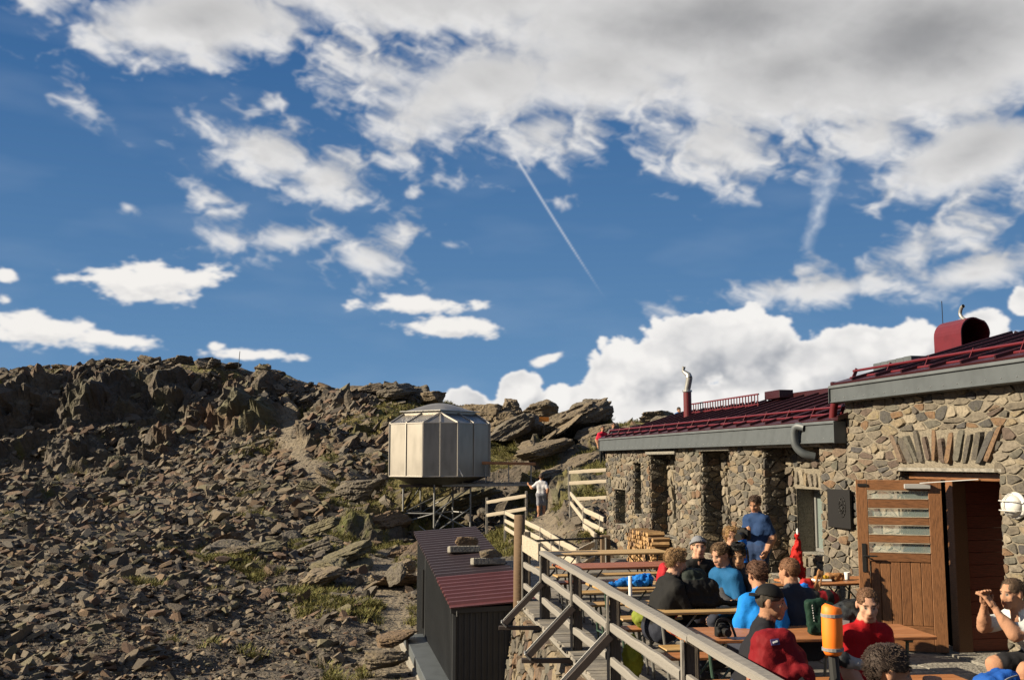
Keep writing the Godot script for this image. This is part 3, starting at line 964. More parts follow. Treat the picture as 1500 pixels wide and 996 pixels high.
	# a broken crest along the ridge line and below the crags
	for k in 46:
		var px := r.randf_range(-60, 660)
		var d := lerpf(66.5, 61.0, clampf((px - 300.0) / 360.0, 0.0, 1.0))
		var x := (px - 750.0) / 1535.0 * d
		var z := -d + r.randf_range(-1.0, 1.5)
		var s := r.randf_range(0.28, 0.85)
		boulder(400 + k % 9, Vector3(x, ground_at(x, z) + s * 0.12, z), Vector3(s * 1.1, s * r.randf_range(0.4, 0.8), s), r.randf() * TAU, r.randf_range(-0.1, 0.4), [0, 5, 0, 2][k % 4], "angular boulder lying along the crest of the ridge", 0.0, "boulders along the ridge crest")
	for k in 40:
		var d := r.randf_range(30.0, 55.0)
		var px := r.randf_range(300, 620)
		var x := (px - 750.0) / 1535.0 * d
		var s := r.randf_range(0.3, 0.75)
		boulder(420 + k % 9, Vector3(x, ground_at(x, -d) + s * 0.1, -d), Vector3(s * 1.2, s * r.randf_range(0.3, 0.6), s), r.randf() * TAU, r.randf_range(0.1, 0.5), [0, 2, 7, 5, 4][k % 5], "tilted boulder in the turf between the scree and the pod", 0.0, "boulders below the pod")

func blade_tuft(sd: int) -> ArrayMesh:
	var r := RandomNumberGenerator.new()
	r.seed = sd
	var st := new_st()
	for k in 16:
		var t := r.randf() * TAU
		var root := Vector3(cos(t), 0, sin(t)) * r.randf() * 0.10
		var lean := Vector3(cos(t + r.randf_range(-1, 1)), 0, sin(t)) * r.randf_range(0.02, 0.11)
		var hgt := r.randf_range(0.05, 0.15)
		var side := Vector3(-sin(t), 0, cos(t)) * 0.009
		var midp := root + lean * 0.4 + Vector3(0, hgt * 0.6, 0)
		st.set_color(Color(0.085, 0.10, 0.018).lerp(Color(0.21, 0.165, 0.05), r.randf()))
		tri(st, root - side, midp, root + side)
		tri(st, midp - side * 0.7, root + lean + Vector3(0, hgt, 0), midp + side * 0.7)
	st.generate_normals()
	return st.commit()

func grow_grass():
	var r := RandomNumberGenerator.new()
	r.seed = 313
	var places := []
	for i in 120000:
		var d := 17.0 * pow(64.0 / 17.0, r.randf())
		var x := r.randf_range(-0.5, 0.12) * d
		var z := -d
		if x > -0.2 and z > -24.0: continue
		if x > -1.9 and x < 0.6 and z > -25.0 and z < -15.0: continue
		var s := slope_at(x, z).length()
		if r.randf() > turf(x, z, s) * 0.8 or path_dist(x, z) < 0.4: continue
		var f := r.randf_range(0.7, 1.5)
		places.append(Transform3D(Basis.from_euler(Vector3(0, r.randf() * TAU, 0)).scaled(Vector3(f, f * r.randf_range(0.7, 1.3), f)), Vector3(x, ground_at(x, z) - 0.01, z)))
	var mm := MultiMesh.new()
	mm.transform_format = MultiMesh.TRANSFORM_3D
	mm.mesh = blade_tuft(5)
	mm.instance_count = places.size()
	for i in places.size(): mm.set_instance_transform(i, places[i])
	var o := MultiMeshInstance3D.new()
	o.name = "grass"
	o.multimesh = mm
	o.material_override = mats["grass"]
	add_child(o)
	tag(o, "short green and straw coloured mountain grass among the rocks", "grass", "", "stuff")

# ---------------------------------------------------------------- rubble masonry
# cells of a stretched Voronoi diagram, cut by the openings: Array of PackedVector2Array
func stone_cells(w: float, h: float, holes: Array, cw: float, ch: float, gap: float, sd: int) -> Array:
	var r := RandomNumberGenerator.new()
	r.seed = sd
	var nx := int(ceil(w / cw)) + 4
	var ny := int(ceil(h / ch)) + 4
	var seeds := []
	for j in ny:
		for i in nx:
			if r.randf() < 0.19:
				seeds.append(null)
				continue
			var x := i - 2.0 + (0.5 if j % 2 else 0.0) + r.randf_range(-0.38, 0.38)
			var y := j - 2.0 + 0.5 + r.randf_range(-0.33, 0.33) + 0.25 * sin(i * 0.9 + j)
			seeds.append(Vector2(x, y))
	var bounds := PackedVector2Array([Vector2(0, 0), Vector2(w, 0), Vector2(w, h), Vector2(0, h)])
	var cut := []
	for q: Rect2 in holes:
		var g := q.grow(gap * 0.3)
		cut.append(PackedVector2Array([g.position, g.position + Vector2(g.size.x, 0), g.end, g.position + Vector2(0, g.size.y)]))
	var out := []
	for j in ny:
		for i in nx:
			var s = seeds[j * nx + i]
			if s == null: continue
			var poly := PackedVector2Array([s + Vector2(-1.6, -1.6), s + Vector2(1.6, -1.6), s + Vector2(1.6, 1.6), s + Vector2(-1.6, 1.6)])
			for dj in range(-2, 3):
				for di in range(-2, 3):
					var a := i + di
					var b := j + dj
					if (di == 0 and dj == 0) or a < 0 or b < 0 or a >= nx or b >= ny: continue
					var o = seeds[b * nx + a]
					if o == null: continue
					poly = clip_half(poly, (s + o) * 0.5, o - s)
					if poly.size() < 3: break
			if poly.size() < 3: continue
			for k in poly.size(): poly[k] *= Vector2(cw, ch)
			var pieces := Geometry2D.offset_polygon(poly, -gap, Geometry2D.JOIN_MITER)
			if pieces.is_empty(): continue
			pieces = Geometry2D.intersect_polygons(pieces[0], bounds)
			if pieces.is_empty(): continue
			poly = pieces[0]
			for c in cut:
				pieces = Geometry2D.clip_polygons(poly, c)
				if pieces.is_empty():
					poly = PackedVector2Array()
					break
				poly = pieces[0]
			if poly.size() < 3 or absf(area_of(poly)) < 0.0012: continue
			out.append(poly)
	return out

func clip_half(poly: PackedVector2Array, p: Vector2, n: Vector2) -> PackedVector2Array:
	var out := PackedVector2Array()
	var m := poly.size()
	for i in m:
		var a := poly[i]
		var b := poly[(i + 1) % m]
		var da := (a - p).dot(n)
		var db := (b - p).dot(n)
		if da <= 0.0: out.append(a)
		if (da < 0.0 and db > 0.0) or (da > 0.0 and db < 0.0): out.append(a.lerp(b, da / (da - db)))
	return out

func area_of(poly: PackedVector2Array) -> float:
	var s := 0.0
	for i in poly.size(): s += poly[i].cross(poly[(i + 1) % poly.size()])
	return s * 0.5

# one stone standing proud of the mortar; f = [origin, across, up, outwards]
func add_stone(st: SurfaceTool, poly: PackedVector2Array, f: Array, relief: float, r: RandomNumberGenerator, shift := Vector3.ZERO):
	var pts := PackedVector2Array()
	var n := poly.size()
	for i in n:   # cut the corners
		var a := poly[i]
		var b := poly[(i + 1) % n]
		if a.distance_to(b) > 0.05:
			pts.append(a.lerp(b, 0.14))
			pts.append(a.lerp(b, 0.86))
		else:
			pts.append(a.lerp(b, 0.5))
	if area_of(pts) < 0.0: pts.reverse()
	n = pts.size()
	var mid := Vector2.ZERO
	for p in pts: mid += p
	mid /= n
	var tilt := Vector2(r.randf_range(-0.14, 0.14), r.randf_range(-0.16, 0.16))
	var flip: bool = (f[1] as Vector3).cross(f[2]).dot(f[3]) < 0.0
	var base := []
	var brim := []
	for p in pts:
		var q := mid + (p - mid) * r.randf_range(0.86, 0.96)
		var t := relief * r.randf_range(0.70, 1.05) + (q - mid).dot(tilt)
		base.append(f[0] + f[1] * p.x + f[2] * p.y + f[3] * -0.015 - shift)
		brim.append(f[0] + f[1] * q.x + f[2] * q.y + f[3] * maxf(t, 0.004) - shift)
	var c := mid + Vector2(r.randf_range(-0.2, 0.2), r.randf_range(-0.2, 0.2)) * 0.1
	var top: Vector3 = f[0] + f[1] * c.x + f[2] * c.y + f[3] * relief * r.randf_range(0.85, 1.15) - shift
	for i in n:
		var j := (i + 1) % n
		if flip:
			quad(st, base[i], base[j], brim[j], brim[i])
			tri(st, brim[i], brim[j], top)
		else:
			quad(st, base[j], base[i], brim[i], brim[j])
			tri(st, brim[j], brim[i], top)

# the stones of many faces: the ones that show largest become parts of their own, the rest one part
func lay_stones(stones: Array, parent: Node, most: int, sd: int, colors := 12):
	var r := RandomNumberGenerator.new()
	r.seed = sd
	for s in stones:
		var f: Array = s.frame
		var mid := Vector2.ZERO
		for p in s.poly: mid += p
		mid /= s.poly.size()
		var at: Vector3 = f[0] + f[1] * mid.x + f[2] * mid.y
		s.at = at
		var eye := at - Vector3(0, CAM_H, 0)
		var facing := maxf(0.0, -eye.normalized().dot(f[3]))
		s.shown = absf(area_of(s.poly)) * facing / eye.length_squared() * (1.0 if in_view(at, 1.0) else 0.0001)
	stones.sort_custom(func(a, b): return a.shown > b.shown)
	var rest := new_st()
	rest.set_smooth_group(-1)
	var left := 0
	for i in stones.size():
		var s: Dictionary = stones[i]
		var k: int = s.get("color", [0, 1, 2, 3, 5, 7, 10, 1, 0, 5, 8, 4, 10, 2, 11, 3, 9, 6][r.randi() % 18])
		if i < most:
			var st := new_st()
			st.set_smooth_group(-1)
			add_stone(st, s.poly, s.frame, s.relief, r, s.at)
			part("stone", done(st), mats["stone%d" % k], parent, Transform3D(Basis(), s.at))
		else:
			rest.set_color(STONE_COLORS[k] * r.randf_range(0.85, 1.12))
			add_stone(rest, s.poly, s.frame, s.relief, r)
			left += 1
	if left:
		var o := part("small_stones", done(rest), mats["stones"], parent)
		tag(o, "", "", "", "stuff")

# a flat face with rectangular holes
func add_face(st: SurfaceTool, f: Array, w: float, h: float, holes: Array):
	var xs := [0.0, w]
	var ys := [0.0, h]
	for q: Rect2 in holes:
		xs.append_array([q.position.x, q.end.x])
		ys.append_array([q.position.y, q.end.y])
	xs.sort()
	ys.sort()
	var flip: bool = (f[1] as Vector3).cross(f[2]).dot(f[3]) < 0.0
	for i in xs.size() - 1:
		for j in ys.size() - 1:
			if xs[i + 1] - xs[i] < 1e-4 or ys[j + 1] - ys[j] < 1e-4 or xs[i] < -1e-4 or ys[j] < -1e-4 or xs[i + 1] > w + 1e-4 or ys[j + 1] > h + 1e-4: continue
			var c := Vector2((xs[i] + xs[i + 1]) * 0.5, (ys[j] + ys[j + 1]) * 0.5)
			if holes.any(func(q): return q.has_point(c)): continue
			var p := []
			for e in [[xs[i], ys[j]], [xs[i + 1], ys[j]], [xs[i + 1], ys[j + 1]], [xs[i], ys[j + 1]]]: p.append(f[0] + f[1] * e[0] + f[2] * e[1])
			if flip: quad(st, p[0], p[1], p[2], p[3])
			else: quad(st, p[3], p[2], p[1], p[0])

func face_stones(into: Array, f: Array, w: float, h: float, holes: Array, cw: float, ch: float, relief: float, sd: int, gap := 0.011):
	for p in stone_cells(w, h, holes, cw, ch, gap, sd): into.append({"poly": p, "frame": f, "relief": relief * (0.6 + 0.9 * fposmod(p[0].x * 7.31 + p[0].y * 3.77, 1.0))})

# upright stones side by side over an opening
func soldier_course(into: Array, f: Array, x0: float, x1: float, y0: float, y1: float, n: int, fan: float, sd: int, tints: Array):
	var r := RandomNumberGenerator.new()
	r.seed = sd
	var mid := (x0 + x1) * 0.5
	var x := x0
	for k in n:
		var w := (x1 - x0) / n * r.randf_range(0.75, 1.25)
		var lean := (x + w * 0.5 - mid) * fan + r.randf_range(-0.03, 0.03)
		var t := y1 - r.randf_range(0.0, 0.14)
		var b := y0 + r.randf_range(0.0, 0.05)
		var g := 0.012
		into.append({"poly": PackedVector2Array([Vector2(x + g, b), Vector2(x + w - g, b), Vector2(x + w - g + lean, t), Vector2(x + g + lean, t)]), "frame": f, "relief": r.randf_range(0.025, 0.05), "color": tints[r.randi() % tints.size()]})
		x += (x1 - x0) / n

# ---------------------------------------------------------------- the hut
const HUT_A := Vector3(2.44, 0, -27.01)
const HUT_D := Vector3(0.1822, 0, 0.98326)
const HUT_N := Vector3(-0.98326, 0, 0.1822)   # out of the wall, over the terrace

func hut_at(u: float, y: float, t := 0.0) -> Vector3:
	return HUT_A + HUT_D * u + HUT_N * t + Vector3(0, y, 0)

func hut_box(called: String, u0: float, u1: float, y0: float, y1: float, t0: float, t1: float, m: String, parent: Node, bevel := 0.006) -> MeshInstance3D:
	var b := Basis(HUT_D, Vector3.UP, HUT_D.cross(Vector3.UP))
	return part(called, box_mesh(Vector3(u1 - u0, y1 - y0, absf(t1 - t0)), bevel), mats[m], parent, Transform3D(b, hut_at((u0 + u1) * 0.5, (y0 + y1) * 0.5, (t0 + t1) * 0.5)))

func build_hut():
	var hut := thing("stone_hut", "rubble stone mountain hut with dark red metal roof beside the terrace", "hut")
	var wall_end := 19.0
	var f := [hut_at(0, -0.9), HUT_D, Vector3.UP, HUT_N]
	var y_off := 0.9
	# openings in the outer face: u, width, bottom, top
	var small := Rect2(0.72, 0.70 + y_off, 0.95, 0.85)
	var slit := Rect2(2.35, 1.02 + y_off, 0.60, 1.18)
	var bays := [Rect2(3.6, 0.62 + y_off, 1.72, 1.76), Rect2(6.8, 0.50 + y_off, 1.45, 1.93), Rect2(9.66, 0.42 + y_off, 2.05, 2.04)]
	var door := Rect2(13.8, y_off, 2.04, 2.12)
	var holes := [small, slit, door] + bays
	var low_h := 2.56 + y_off
	var st := new_st()
	add_face(st, f, 12.5, low_h, holes.filter(func(q): return q.position.x < 12.0))
	var high_f := [hut_at(12.5, -0.9), HUT_D, Vector3.UP, HUT_N]
	var high_holes := [Rect2(door.position - Vector2(12.5, 0), door.size)]
	var high_h := 3.12 + y_off
	add_face(st, high_f, wall_end - 12.5, high_h, high_holes)
	var stones := []
	# the upper courses
	var arch := Rect2(13.86 - 12.5, 2.12 + y_off, 1.9, 0.50)
	face_stones(stones, high_f, wall_end - 12.5, high_h, high_holes + [arch], 0.225, 0.088, 0.020, 51, 0.008)
	soldier_course(stones, high_f, 13.9 - 12.5, 15.72 - 12.5, 2.20 + y_off, 2.66 + y_off, 13, 0.34, 52, [6, 4, 3, 7, 11, 9, 6])
	var low_holes: Array = holes.filter(func(q): return q.position.x < 12.0)
	face_stones(stones, f, 12.5, low_h, low_holes + [Rect2(small.position + Vector2(-0.1, small.size.y), Vector2(1.15, 0.30))], 0.22, 0.095, 0.023, 53, 0.008)
	soldier_course(stones, f, small.position.x - 0.08, small.end.x + 0.08, small.end.y + 0.03, small.end.y + 0.28, 9, 0.1, 54, [0, 2, 5])
	# deep bays: far side, near side, back wall with a window under upright stones, sill and head
	var deep := 0.42
	for k in 3:
		var q: Rect2 = bays[k]
		var far_f := [hut_at(q.position.x, q.position.y - y_off, -deep), HUT_N, Vector3.UP, HUT_D]
		add_face(st, far_f, deep, q.size.y, [])
		face_stones(stones, far_f, deep, q.size.y, [], 0.21, 0.12, 0.04, 60 + k)
		var near_f := [hut_at(q.end.x, q.position.y - y_off, -deep), HUT_N, Vector3.UP, -HUT_D]
		add_face(st, near_f, deep, q.size.y, [])
		face_stones(stones, near_f, deep, q.size.y, [], 0.21, 0.12, 0.04, 64 + k)
		var back_f := [hut_at(q.position.x, q.position.y - y_off, -deep), HUT_D, Vector3.UP, HUT_N]
		var win := Rect2(0.34, 0.36, q.size.x - 0.42, q.size.y - 1.02)
		add_face(st, back_f, q.size.x, q.size.y, [win])
		face_stones(stones, back_f, q.size.x, q.size.y, [win, Rect2(win.position.x - 0.05, win.end.y, win.size.x + 0.1, 0.34)], 0.23, 0.14, 0.04, 68 + k)
		soldier_course(stones, back_f, win.position.x, win.end.x, win.end.y + 0.03, win.end.y + 0.32, 10, 0.1, 72 + k, [0, 2, 5, 8])
		hut_window(hut, q.position.x + win.position.x, q.position.y - y_off + win.position.y, win.size, -deep - 0.26)
		for side in 2:
			var wu: float = q.position.x + (win.position.x if side == 0 else win.end.x)
			hut_box("reveal", wu - (0.05 if side == 0 else 0.0), wu + (0.0 if side == 0 else 0.05), q.position.y - y_off + win.position.y, q.position.y - y_off + win.end.y, -deep - 0.42, -deep - 0.012, "mortar", hut)
		hut_box("reveal", q.position.x + win.position.x, q.position.x + win.end.x, q.position.y - y_off + win.end.y, q.position.y - y_off + win.end.y + 0.05, -deep - 0.42, -deep - 0.012, "concrete", hut)
		hut_box("reveal", q.position.x + win.position.x, q.position.x + win.end.x, q.position.y - y_off + win.position.y - 0.05, q.position.y - y_off + win.position.y, -deep - 0.42, -deep - 0.012, "concrete", hut)
		# the bay's floor and head
		hut_box("sill", q.position.x, q.end.x, q.position.y - y_off - 0.06, q.position.y - y_off - 0.002, -deep, -0.03, "concrete", hut)
		hut_box("lintel", q.position.x - 0.12, q.end.x + 0.10, q.end.y - y_off + 0.004, q.end.y - y_off + 0.075, -deep, 0.075, "concrete", hut, 0.012)
	for q: Rect2 in [small, slit]:
		var dd := 0.34
		for side in 2:
			var ff := [hut_at(q.position.x if side == 0 else q.end.x, q.position.y - y_off, -dd), HUT_N, Vector3.UP, HUT_D if side == 0 else -HUT_D]
			add_face(st, ff, dd, q.size.y, [])
			face_stones(stones, ff, dd, q.size.y, [], 0.2, 0.12, 0.03, 80 + side)
		hut_box("sill", q.position.x, q.end.x, q.position.y - y_off - 0.05, q.position.y - y_off, -dd, -0.02, "concrete", hut)
		hut_box("lintel", q.position.x, q.end.x, q.end.y - y_off, q.end.y - y_off + 0.05, -dd, -0.02, "concrete", hut)
		hut_window(hut, q.position.x, q.position.y - y_off, q.size, -dd)
	# the doorway's reveals
	for side in 2:
		var ff := [hut_at(door.position.x if side == 0 else door.end.x, 0, -0.32), HUT_N, Vector3.UP, HUT_D if side == 0 else -HUT_D]
		add_face(st, ff, 0.32, door.size.y, [])
		face_stones(stones, ff, 0.32, door.size.y, [], 0.24, 0.13, 0.04, 90 + side)
	hut_box("lintel", door.position.x - 0.05, door.end.x + 0.05, 2.122, 2.165, -0.32, 0.02, "concrete", hut)
	# closed off inside, behind and at the ends
	var body := part("wall", done(st), mats["mortar"], hut)
	hut_box("rear_wall", 0, wall_end, -0.9, 2.5, -4.6, -4.35, "mortar", hut)
	hut_box("end_wall", 0, 0.3, -0.9, 2.5, -4.34, -0.004, "mortar", hut)
	hut_box("end_wall", wall_end - 0.3, wall_end, -0.9, 3.1, -4.34, -0.004, "mortar", hut)
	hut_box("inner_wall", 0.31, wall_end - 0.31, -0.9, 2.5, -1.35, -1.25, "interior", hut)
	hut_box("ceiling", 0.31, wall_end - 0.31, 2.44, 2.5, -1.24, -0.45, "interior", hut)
	lay_stones(stones, body, 300, 777)
	hut_roof(hut, wall_end)
	hut_door(hut)

func hut_window(hut: Node, u: float, y: float, size: Vector2, t: float):
	var w := hut_box("window", u + 0.004, u + size.x - 0.004, y + 0.004, y + 0.06, t - 0.10, t - 0.04, "frame_grey", hut)
	var inv := w.transform.affine_inverse()
	var extra := [[u + 0.004, u + size.x - 0.004, y + size.y - 0.06, y + size.y - 0.004], [u + 0.004, u + 0.06, y + 0.062, y + size.y - 0.062], [u + size.x - 0.06, u + size.x - 0.004, y + 0.062, y + size.y - 0.062], [u + size.x * 0.5 - 0.03, u + size.x * 0.5 + 0.03, y + 0.062, y + size.y - 0.062]]
	for e in extra:
		var o := hut_box("frame", e[0], e[1], e[2], e[3], t - 0.10, t - 0.04, "frame_grey", w)
		o.transform = inv * o.transform
	var pane := hut_box("pane", u + 0.05, u + size.x - 0.05, y + 0.05, y + size.y - 0.05, t - 0.076, t - 0.07, "glass", w, 0.0005)
	pane.transform = inv * pane.transform

# a roof slope rising away from the terrace, made of standing-seam sheets
func roof_slope(hut: Node, u0: float, u1: float, t0: float, y0: float, t1: float, y1: float):
	var n := int(round((u1 - u0) / 0.6))
	var roof := Node3D.new()
	roof.name = "roof"
	hut.add_child(roof, true)
	var up := (hut_at(0, y1, t1) - hut_at(0, y0, t0)).normalized()
	var nrm := up.cross(HUT_D).normalized()
	if nrm.y < 0: nrm = -nrm
	for k in n:
		var a := lerpf(u0, u1, float(k) / n)
		var b := lerpf(u0, u1, float(k + 1) / n)
		var p := hut_at((a + b) * 0.5, (y0 + y1) * 0.5, (t0 + t1) * 0.5)
		var basis := Basis(HUT_D, nrm, HUT_D.cross(nrm))
		part("roof_sheet", box_mesh(Vector3(b - a - 0.002, 0.03, hut_at(0, y1, t1).distance_to(hut_at(0, y0, t0))), 0.003), mats["red_roof"], roof, Transform3D(basis, p))
		part("seam", box_mesh(Vector3(0.025, 0.05, hut_at(0, y1, t1).distance_to(hut_at(0, y0, t0)) - 0.01), 0.006), mats["red_roof"], roof, Transform3D(basis, hut_at(b, (y0 + y1) * 0.5, (t0 + t1) * 0.5) + nrm * 0.032))
	return roof

func snow_guard(hut: Node, u0: float, u1: float, t: float, y: float, rise: float):
	var g := Node3D.new()
	g.name = "snow_guard"
	hut.add_child(g, true)
	for k in 2:
		part("pipe", tube_mesh([hut_at(u0, y + 0.05 + k * 0.10, t - k * 0.05), hut_at(u1, y + 0.05 + k * 0.10, t - k * 0.05)], 0.018, 10), mats["red_pipe"], g)
	var n := int((u1 - u0) / 0.85)
	for k in n + 1:
		var u := lerpf(u0 + 0.06, u1 - 0.06, float(k) / n)
		beam("bracket", hut_at(u, y - 0.03, t + 0.03), hut_at(u, y + 0.18, t - 0.07), 0.05, 0.014, mats["red_pipe"], g, 0.003, HUT_N)
		beam("bracket_foot", hut_at(u, y - 0.01, t + 0.05), hut_at(u, y + rise * 0.3 - 0.01, t - 0.25), 0.014, 0.04, mats["red_pipe"], g, 0.003)

func gutter(hut: Node, u0: float, u1: float, y0: float, y1: float, t0: float, t1: float):
	var g := hut_box("gutter", u0, u1, y0, y1, t0, t1, "zinc", hut, 0.004)
	var inv := g.transform.affine_inverse()
	var lip := hut_box("lip", u0 - 0.01, u1 + 0.01, y1 - 0.028, y1 + 0.012, t1 + 0.001, t1 + 0.028, "zinc_light", g, 0.005)
	lip.transform = inv * lip.transform
	var strip := hut_box("strip", u0 + 0.005, u1 - 0.005, y0 + 0.004, y0 + 0.02, t1 + 0.001, t1 + 0.012, "zinc", g, 0.003)
	strip.transform = inv * strip.transform
	var st := new_st()
	var n := int((u1 - u0) / 0.25)
	for k in n:
		var p := inv * hut_at(lerpf(u0, u1, (k + 0.5) / n), y0 + 0.06, t1 + 0.001)
		add_box(st, Transform3D(Basis(), p), Vector3(0.016, 0.016, 0.014), 0.004)
	var rv := part("rivets", done(st), mats["steel"], g)
	tag(rv, "", "", "", "stuff")
	for e in [u0 - 0.012, u1 + 0.001]:
		var cap := hut_box("end_plate", e, e + 0.011, y0 - 0.004, y1 + 0.004, t0 - 0.01, t1 + 0.03, "zinc", g, 0.002)
		cap.transform = inv * cap.transform

func hut_roof(hut: Node, wall_end: float):
	gutter(hut, -0.02, 12.52, 2.50, 2.80, 0.03, 0.18)
	gutter(hut, 12.46, wall_end + 0.2, 3.06, 3.29, 0.03, 0.20)
	roof_slope(hut, -0.08, 12.6, 0.18, 2.82, -2.05, 3.50)
	roof_slope(hut, 12.46, wall_end + 0.2, 0.20, 3.32, -2.3, 4.02)
	# the slopes on the far side, closing the house
	roof_slope(hut, -0.08, 12.6, -4.8, 2.7, -2.05, 3.50)
	roof_slope(hut, 12.46, wall_end + 0.2, -4.9, 3.25, -2.3, 4.02)
	hut_box("gable", 12.5, 12.62, 2.5, 3.24, -4.3, 0.0, "red_roof", hut)
	hut_box("verge", 12.44, 12.50, 3.30, 3.36, -0.1, 0.19, "red_roof", hut)
	snow_guard(hut, 0.05, 12.35, -0.03, 2.875, 0.3)
	snow_guard(hut, 12.62, wall_end, -0.03, 3.355, 0.27)
	# snow fence of upright bars higher up the low roof
	var fence := Node3D.new()
	fence.name = "snow_fence"
	hut.add_child(fence)
	for k in 26:
		var u := lerpf(2.1, 6.0, k / 25.0)
		beam("bar", hut_at(u, 3.36, -1.55), hut_at(u, 3.60, -1.55), 0.022, 0.022, mats["red_pipe"], fence, 0.004)
	for y in [3.40, 3.61]: beam("bar_rail", hut_at(2.05, y, -1.55), hut_at(6.05, y, -1.55), 0.03, 0.03, mats["red_pipe"], fence, 0.004)
	hut_box("ridge_cap", 6.0, 6.7, 3.50, 3.66, -2.0, -1.7, "red_roof", hut)
	# raised back part with a grey clad box, a red band and the barrel hood
	hut_box("rear_roof_block", 6.2, 13.0, 3.40, 3.60, -3.2, -2.0, "red_roof", hut)
	for k in 5:
		var o := hut_box("cladding_panel", 9.78 + k * 0.235, 9.78 + (k + 1) * 0.235 - 0.012, 3.58, 3.90 + k * 0.007, -2.9, -2.0, "zinc", hut, 0.01)
		if k == 0: tag(o, "", "", "", "")
	hut_box("red_band", 10.96, 12.4, 3.58, 3.80, -2.7, -2.03, "red_roof", hut)
	for k in 3: hut_box("band_seam", 11.2 + k * 0.4, 11.23 + k * 0.4, 3.59, 3.82, -2.6, -2.025, "red_pipe", hut)
	var hood := new_st()
	var ring0 := []
	var outer := []
	for k in 15:
		var a := PI * k / 14.0
		outer.append(Vector2(-2.12 - 0.22 + 0.22 * cos(a) - (0.05 if k > 9 else 0.0), 4.16 + 0.24 * sin(a)))
	outer.insert(0, Vector2(-2.12, 3.78))
	outer.append(Vector2(-2.50, 3.78))
	for k in outer.size() - 1:
		for s in 2:
			var shrink := 0.018 * s
			var p0: Vector2 = outer[k]
			var p1: Vector2 = outer[k + 1]
			var c := Vector2(-2.34, 4.05)
			p0 = p0.lerp(c, shrink / 0.28)
			p1 = p1.lerp(c, shrink / 0.28)
			var q := [hut_at(11.42, p0.y, p0.x), hut_at(12.12, p0.y, p0.x), hut_at(12.12, p1.y, p1.x), hut_at(11.42, p1.y, p1.x)]
			if s == 0: quad(hood, q[0], q[1], q[2], q[3])
			else: quad(hood, q[3], q[2], q[1], q[0])
		var c2 := Vector2(-2.34, 4.05)
		var a0: Vector2 = outer[k]
		var a1: Vector2 = outer[k + 1]
		var b0 := a0.lerp(c2, 0.064)
		var b1 := a1.lerp(c2, 0.064)
		quad(hood, hut_at(12.12, a0.y, a0.x), hut_at(12.12, b0.y, b0.x), hut_at(12.12, b1.y, b1.x), hut_at(12.12, a1.y, a1.x))
		tri(hood, hut_at(11.43, a0.y, a0.x), hut_at(11.43, a1.y, a1.x), hut_at(11.43, 4.05, -2.34))
	part("vent_hood", done(hood), mats["red_pipe"], hut)
	hut_box("hood_shade_plate", 11.55, 11.6, 3.8, 4.3, -2.50, -2.17, "interior", hut)  # dark plate put in for the shade inside the hood
	# flue with a bent steel top, red downpipe, grey elbow
	var flue := part("flue", tube_mesh([hut_at(2.80, 3.0, -1.2), hut_at(2.80, 3.86, -1.2)], 0.095, 16), mats["red_pipe"], hut)
	part("collar", tube_mesh([hut_at(2.80, 3.86, -1.2), hut_at(2.80, 3.90, -1.2)], 0.115, 16), mats["steel"], flue)
	part("cowl", smooth_tube([hut_at(2.80, 3.90, -1.2), hut_at(2.86, 4.15, -1.23), hut_at(2.86, 4.19, -1.23)], [0.072, 0.075, 0.080], 14), mats["galvanised"], flue)
	part("cowl_top", smooth_tube([hut_at(2.86, 4.19, -1.23), hut_at(2.84, 4.26, -1.22), hut_at(2.72, 4.36, -1.14), hut_at(2.74, 4.46, -1.15)], [0.080, 0.068, 0.040, 0.044], 14), mats["galvanised"], flue)
	part("downpipe", smooth_tube(arc_points([hut_at(12.50, 3.16, 0.03), hut_at(12.36, 3.15, 0.05), hut_at(12.28, 3.02, 0.06), hut_at(12.22, 2.80, 0.06)], 6), 0.055, 14), mats["red_pipe"], hut)
	part("downpipe_elbow", smooth_tube(arc_points([hut_at(11.58, 2.74, 0.17), hut_at(11.46, 2.76, 0.24), hut_at(11.40, 2.66, 0.26), hut_at(11.40, 2.48, 0.24), hut_at(11.46, 2.36, 0.15), hut_at(11.52, 2.31, 0.0)], 5), 0.062, 14), mats["zinc"], hut)
	part("curved_vent", smooth_tube(arc_points([hut_at(12.0, 4.36, -2.3), hut_at(11.9, 4.42, -2.3), hut_at(11.86, 4.49, -2.3), hut_at(11.9, 4.57, -2.3), hut_at(11.95, 4.59, -2.3)], 4), 0.028, 10), mats["galvanised"], hut)
	part("antenna", tube_mesh([hut_at(11.4, 3.8, -2.3), hut_at(11.4, 4.75, -2.3)], 0.006, 6), mats["iron"], hut)

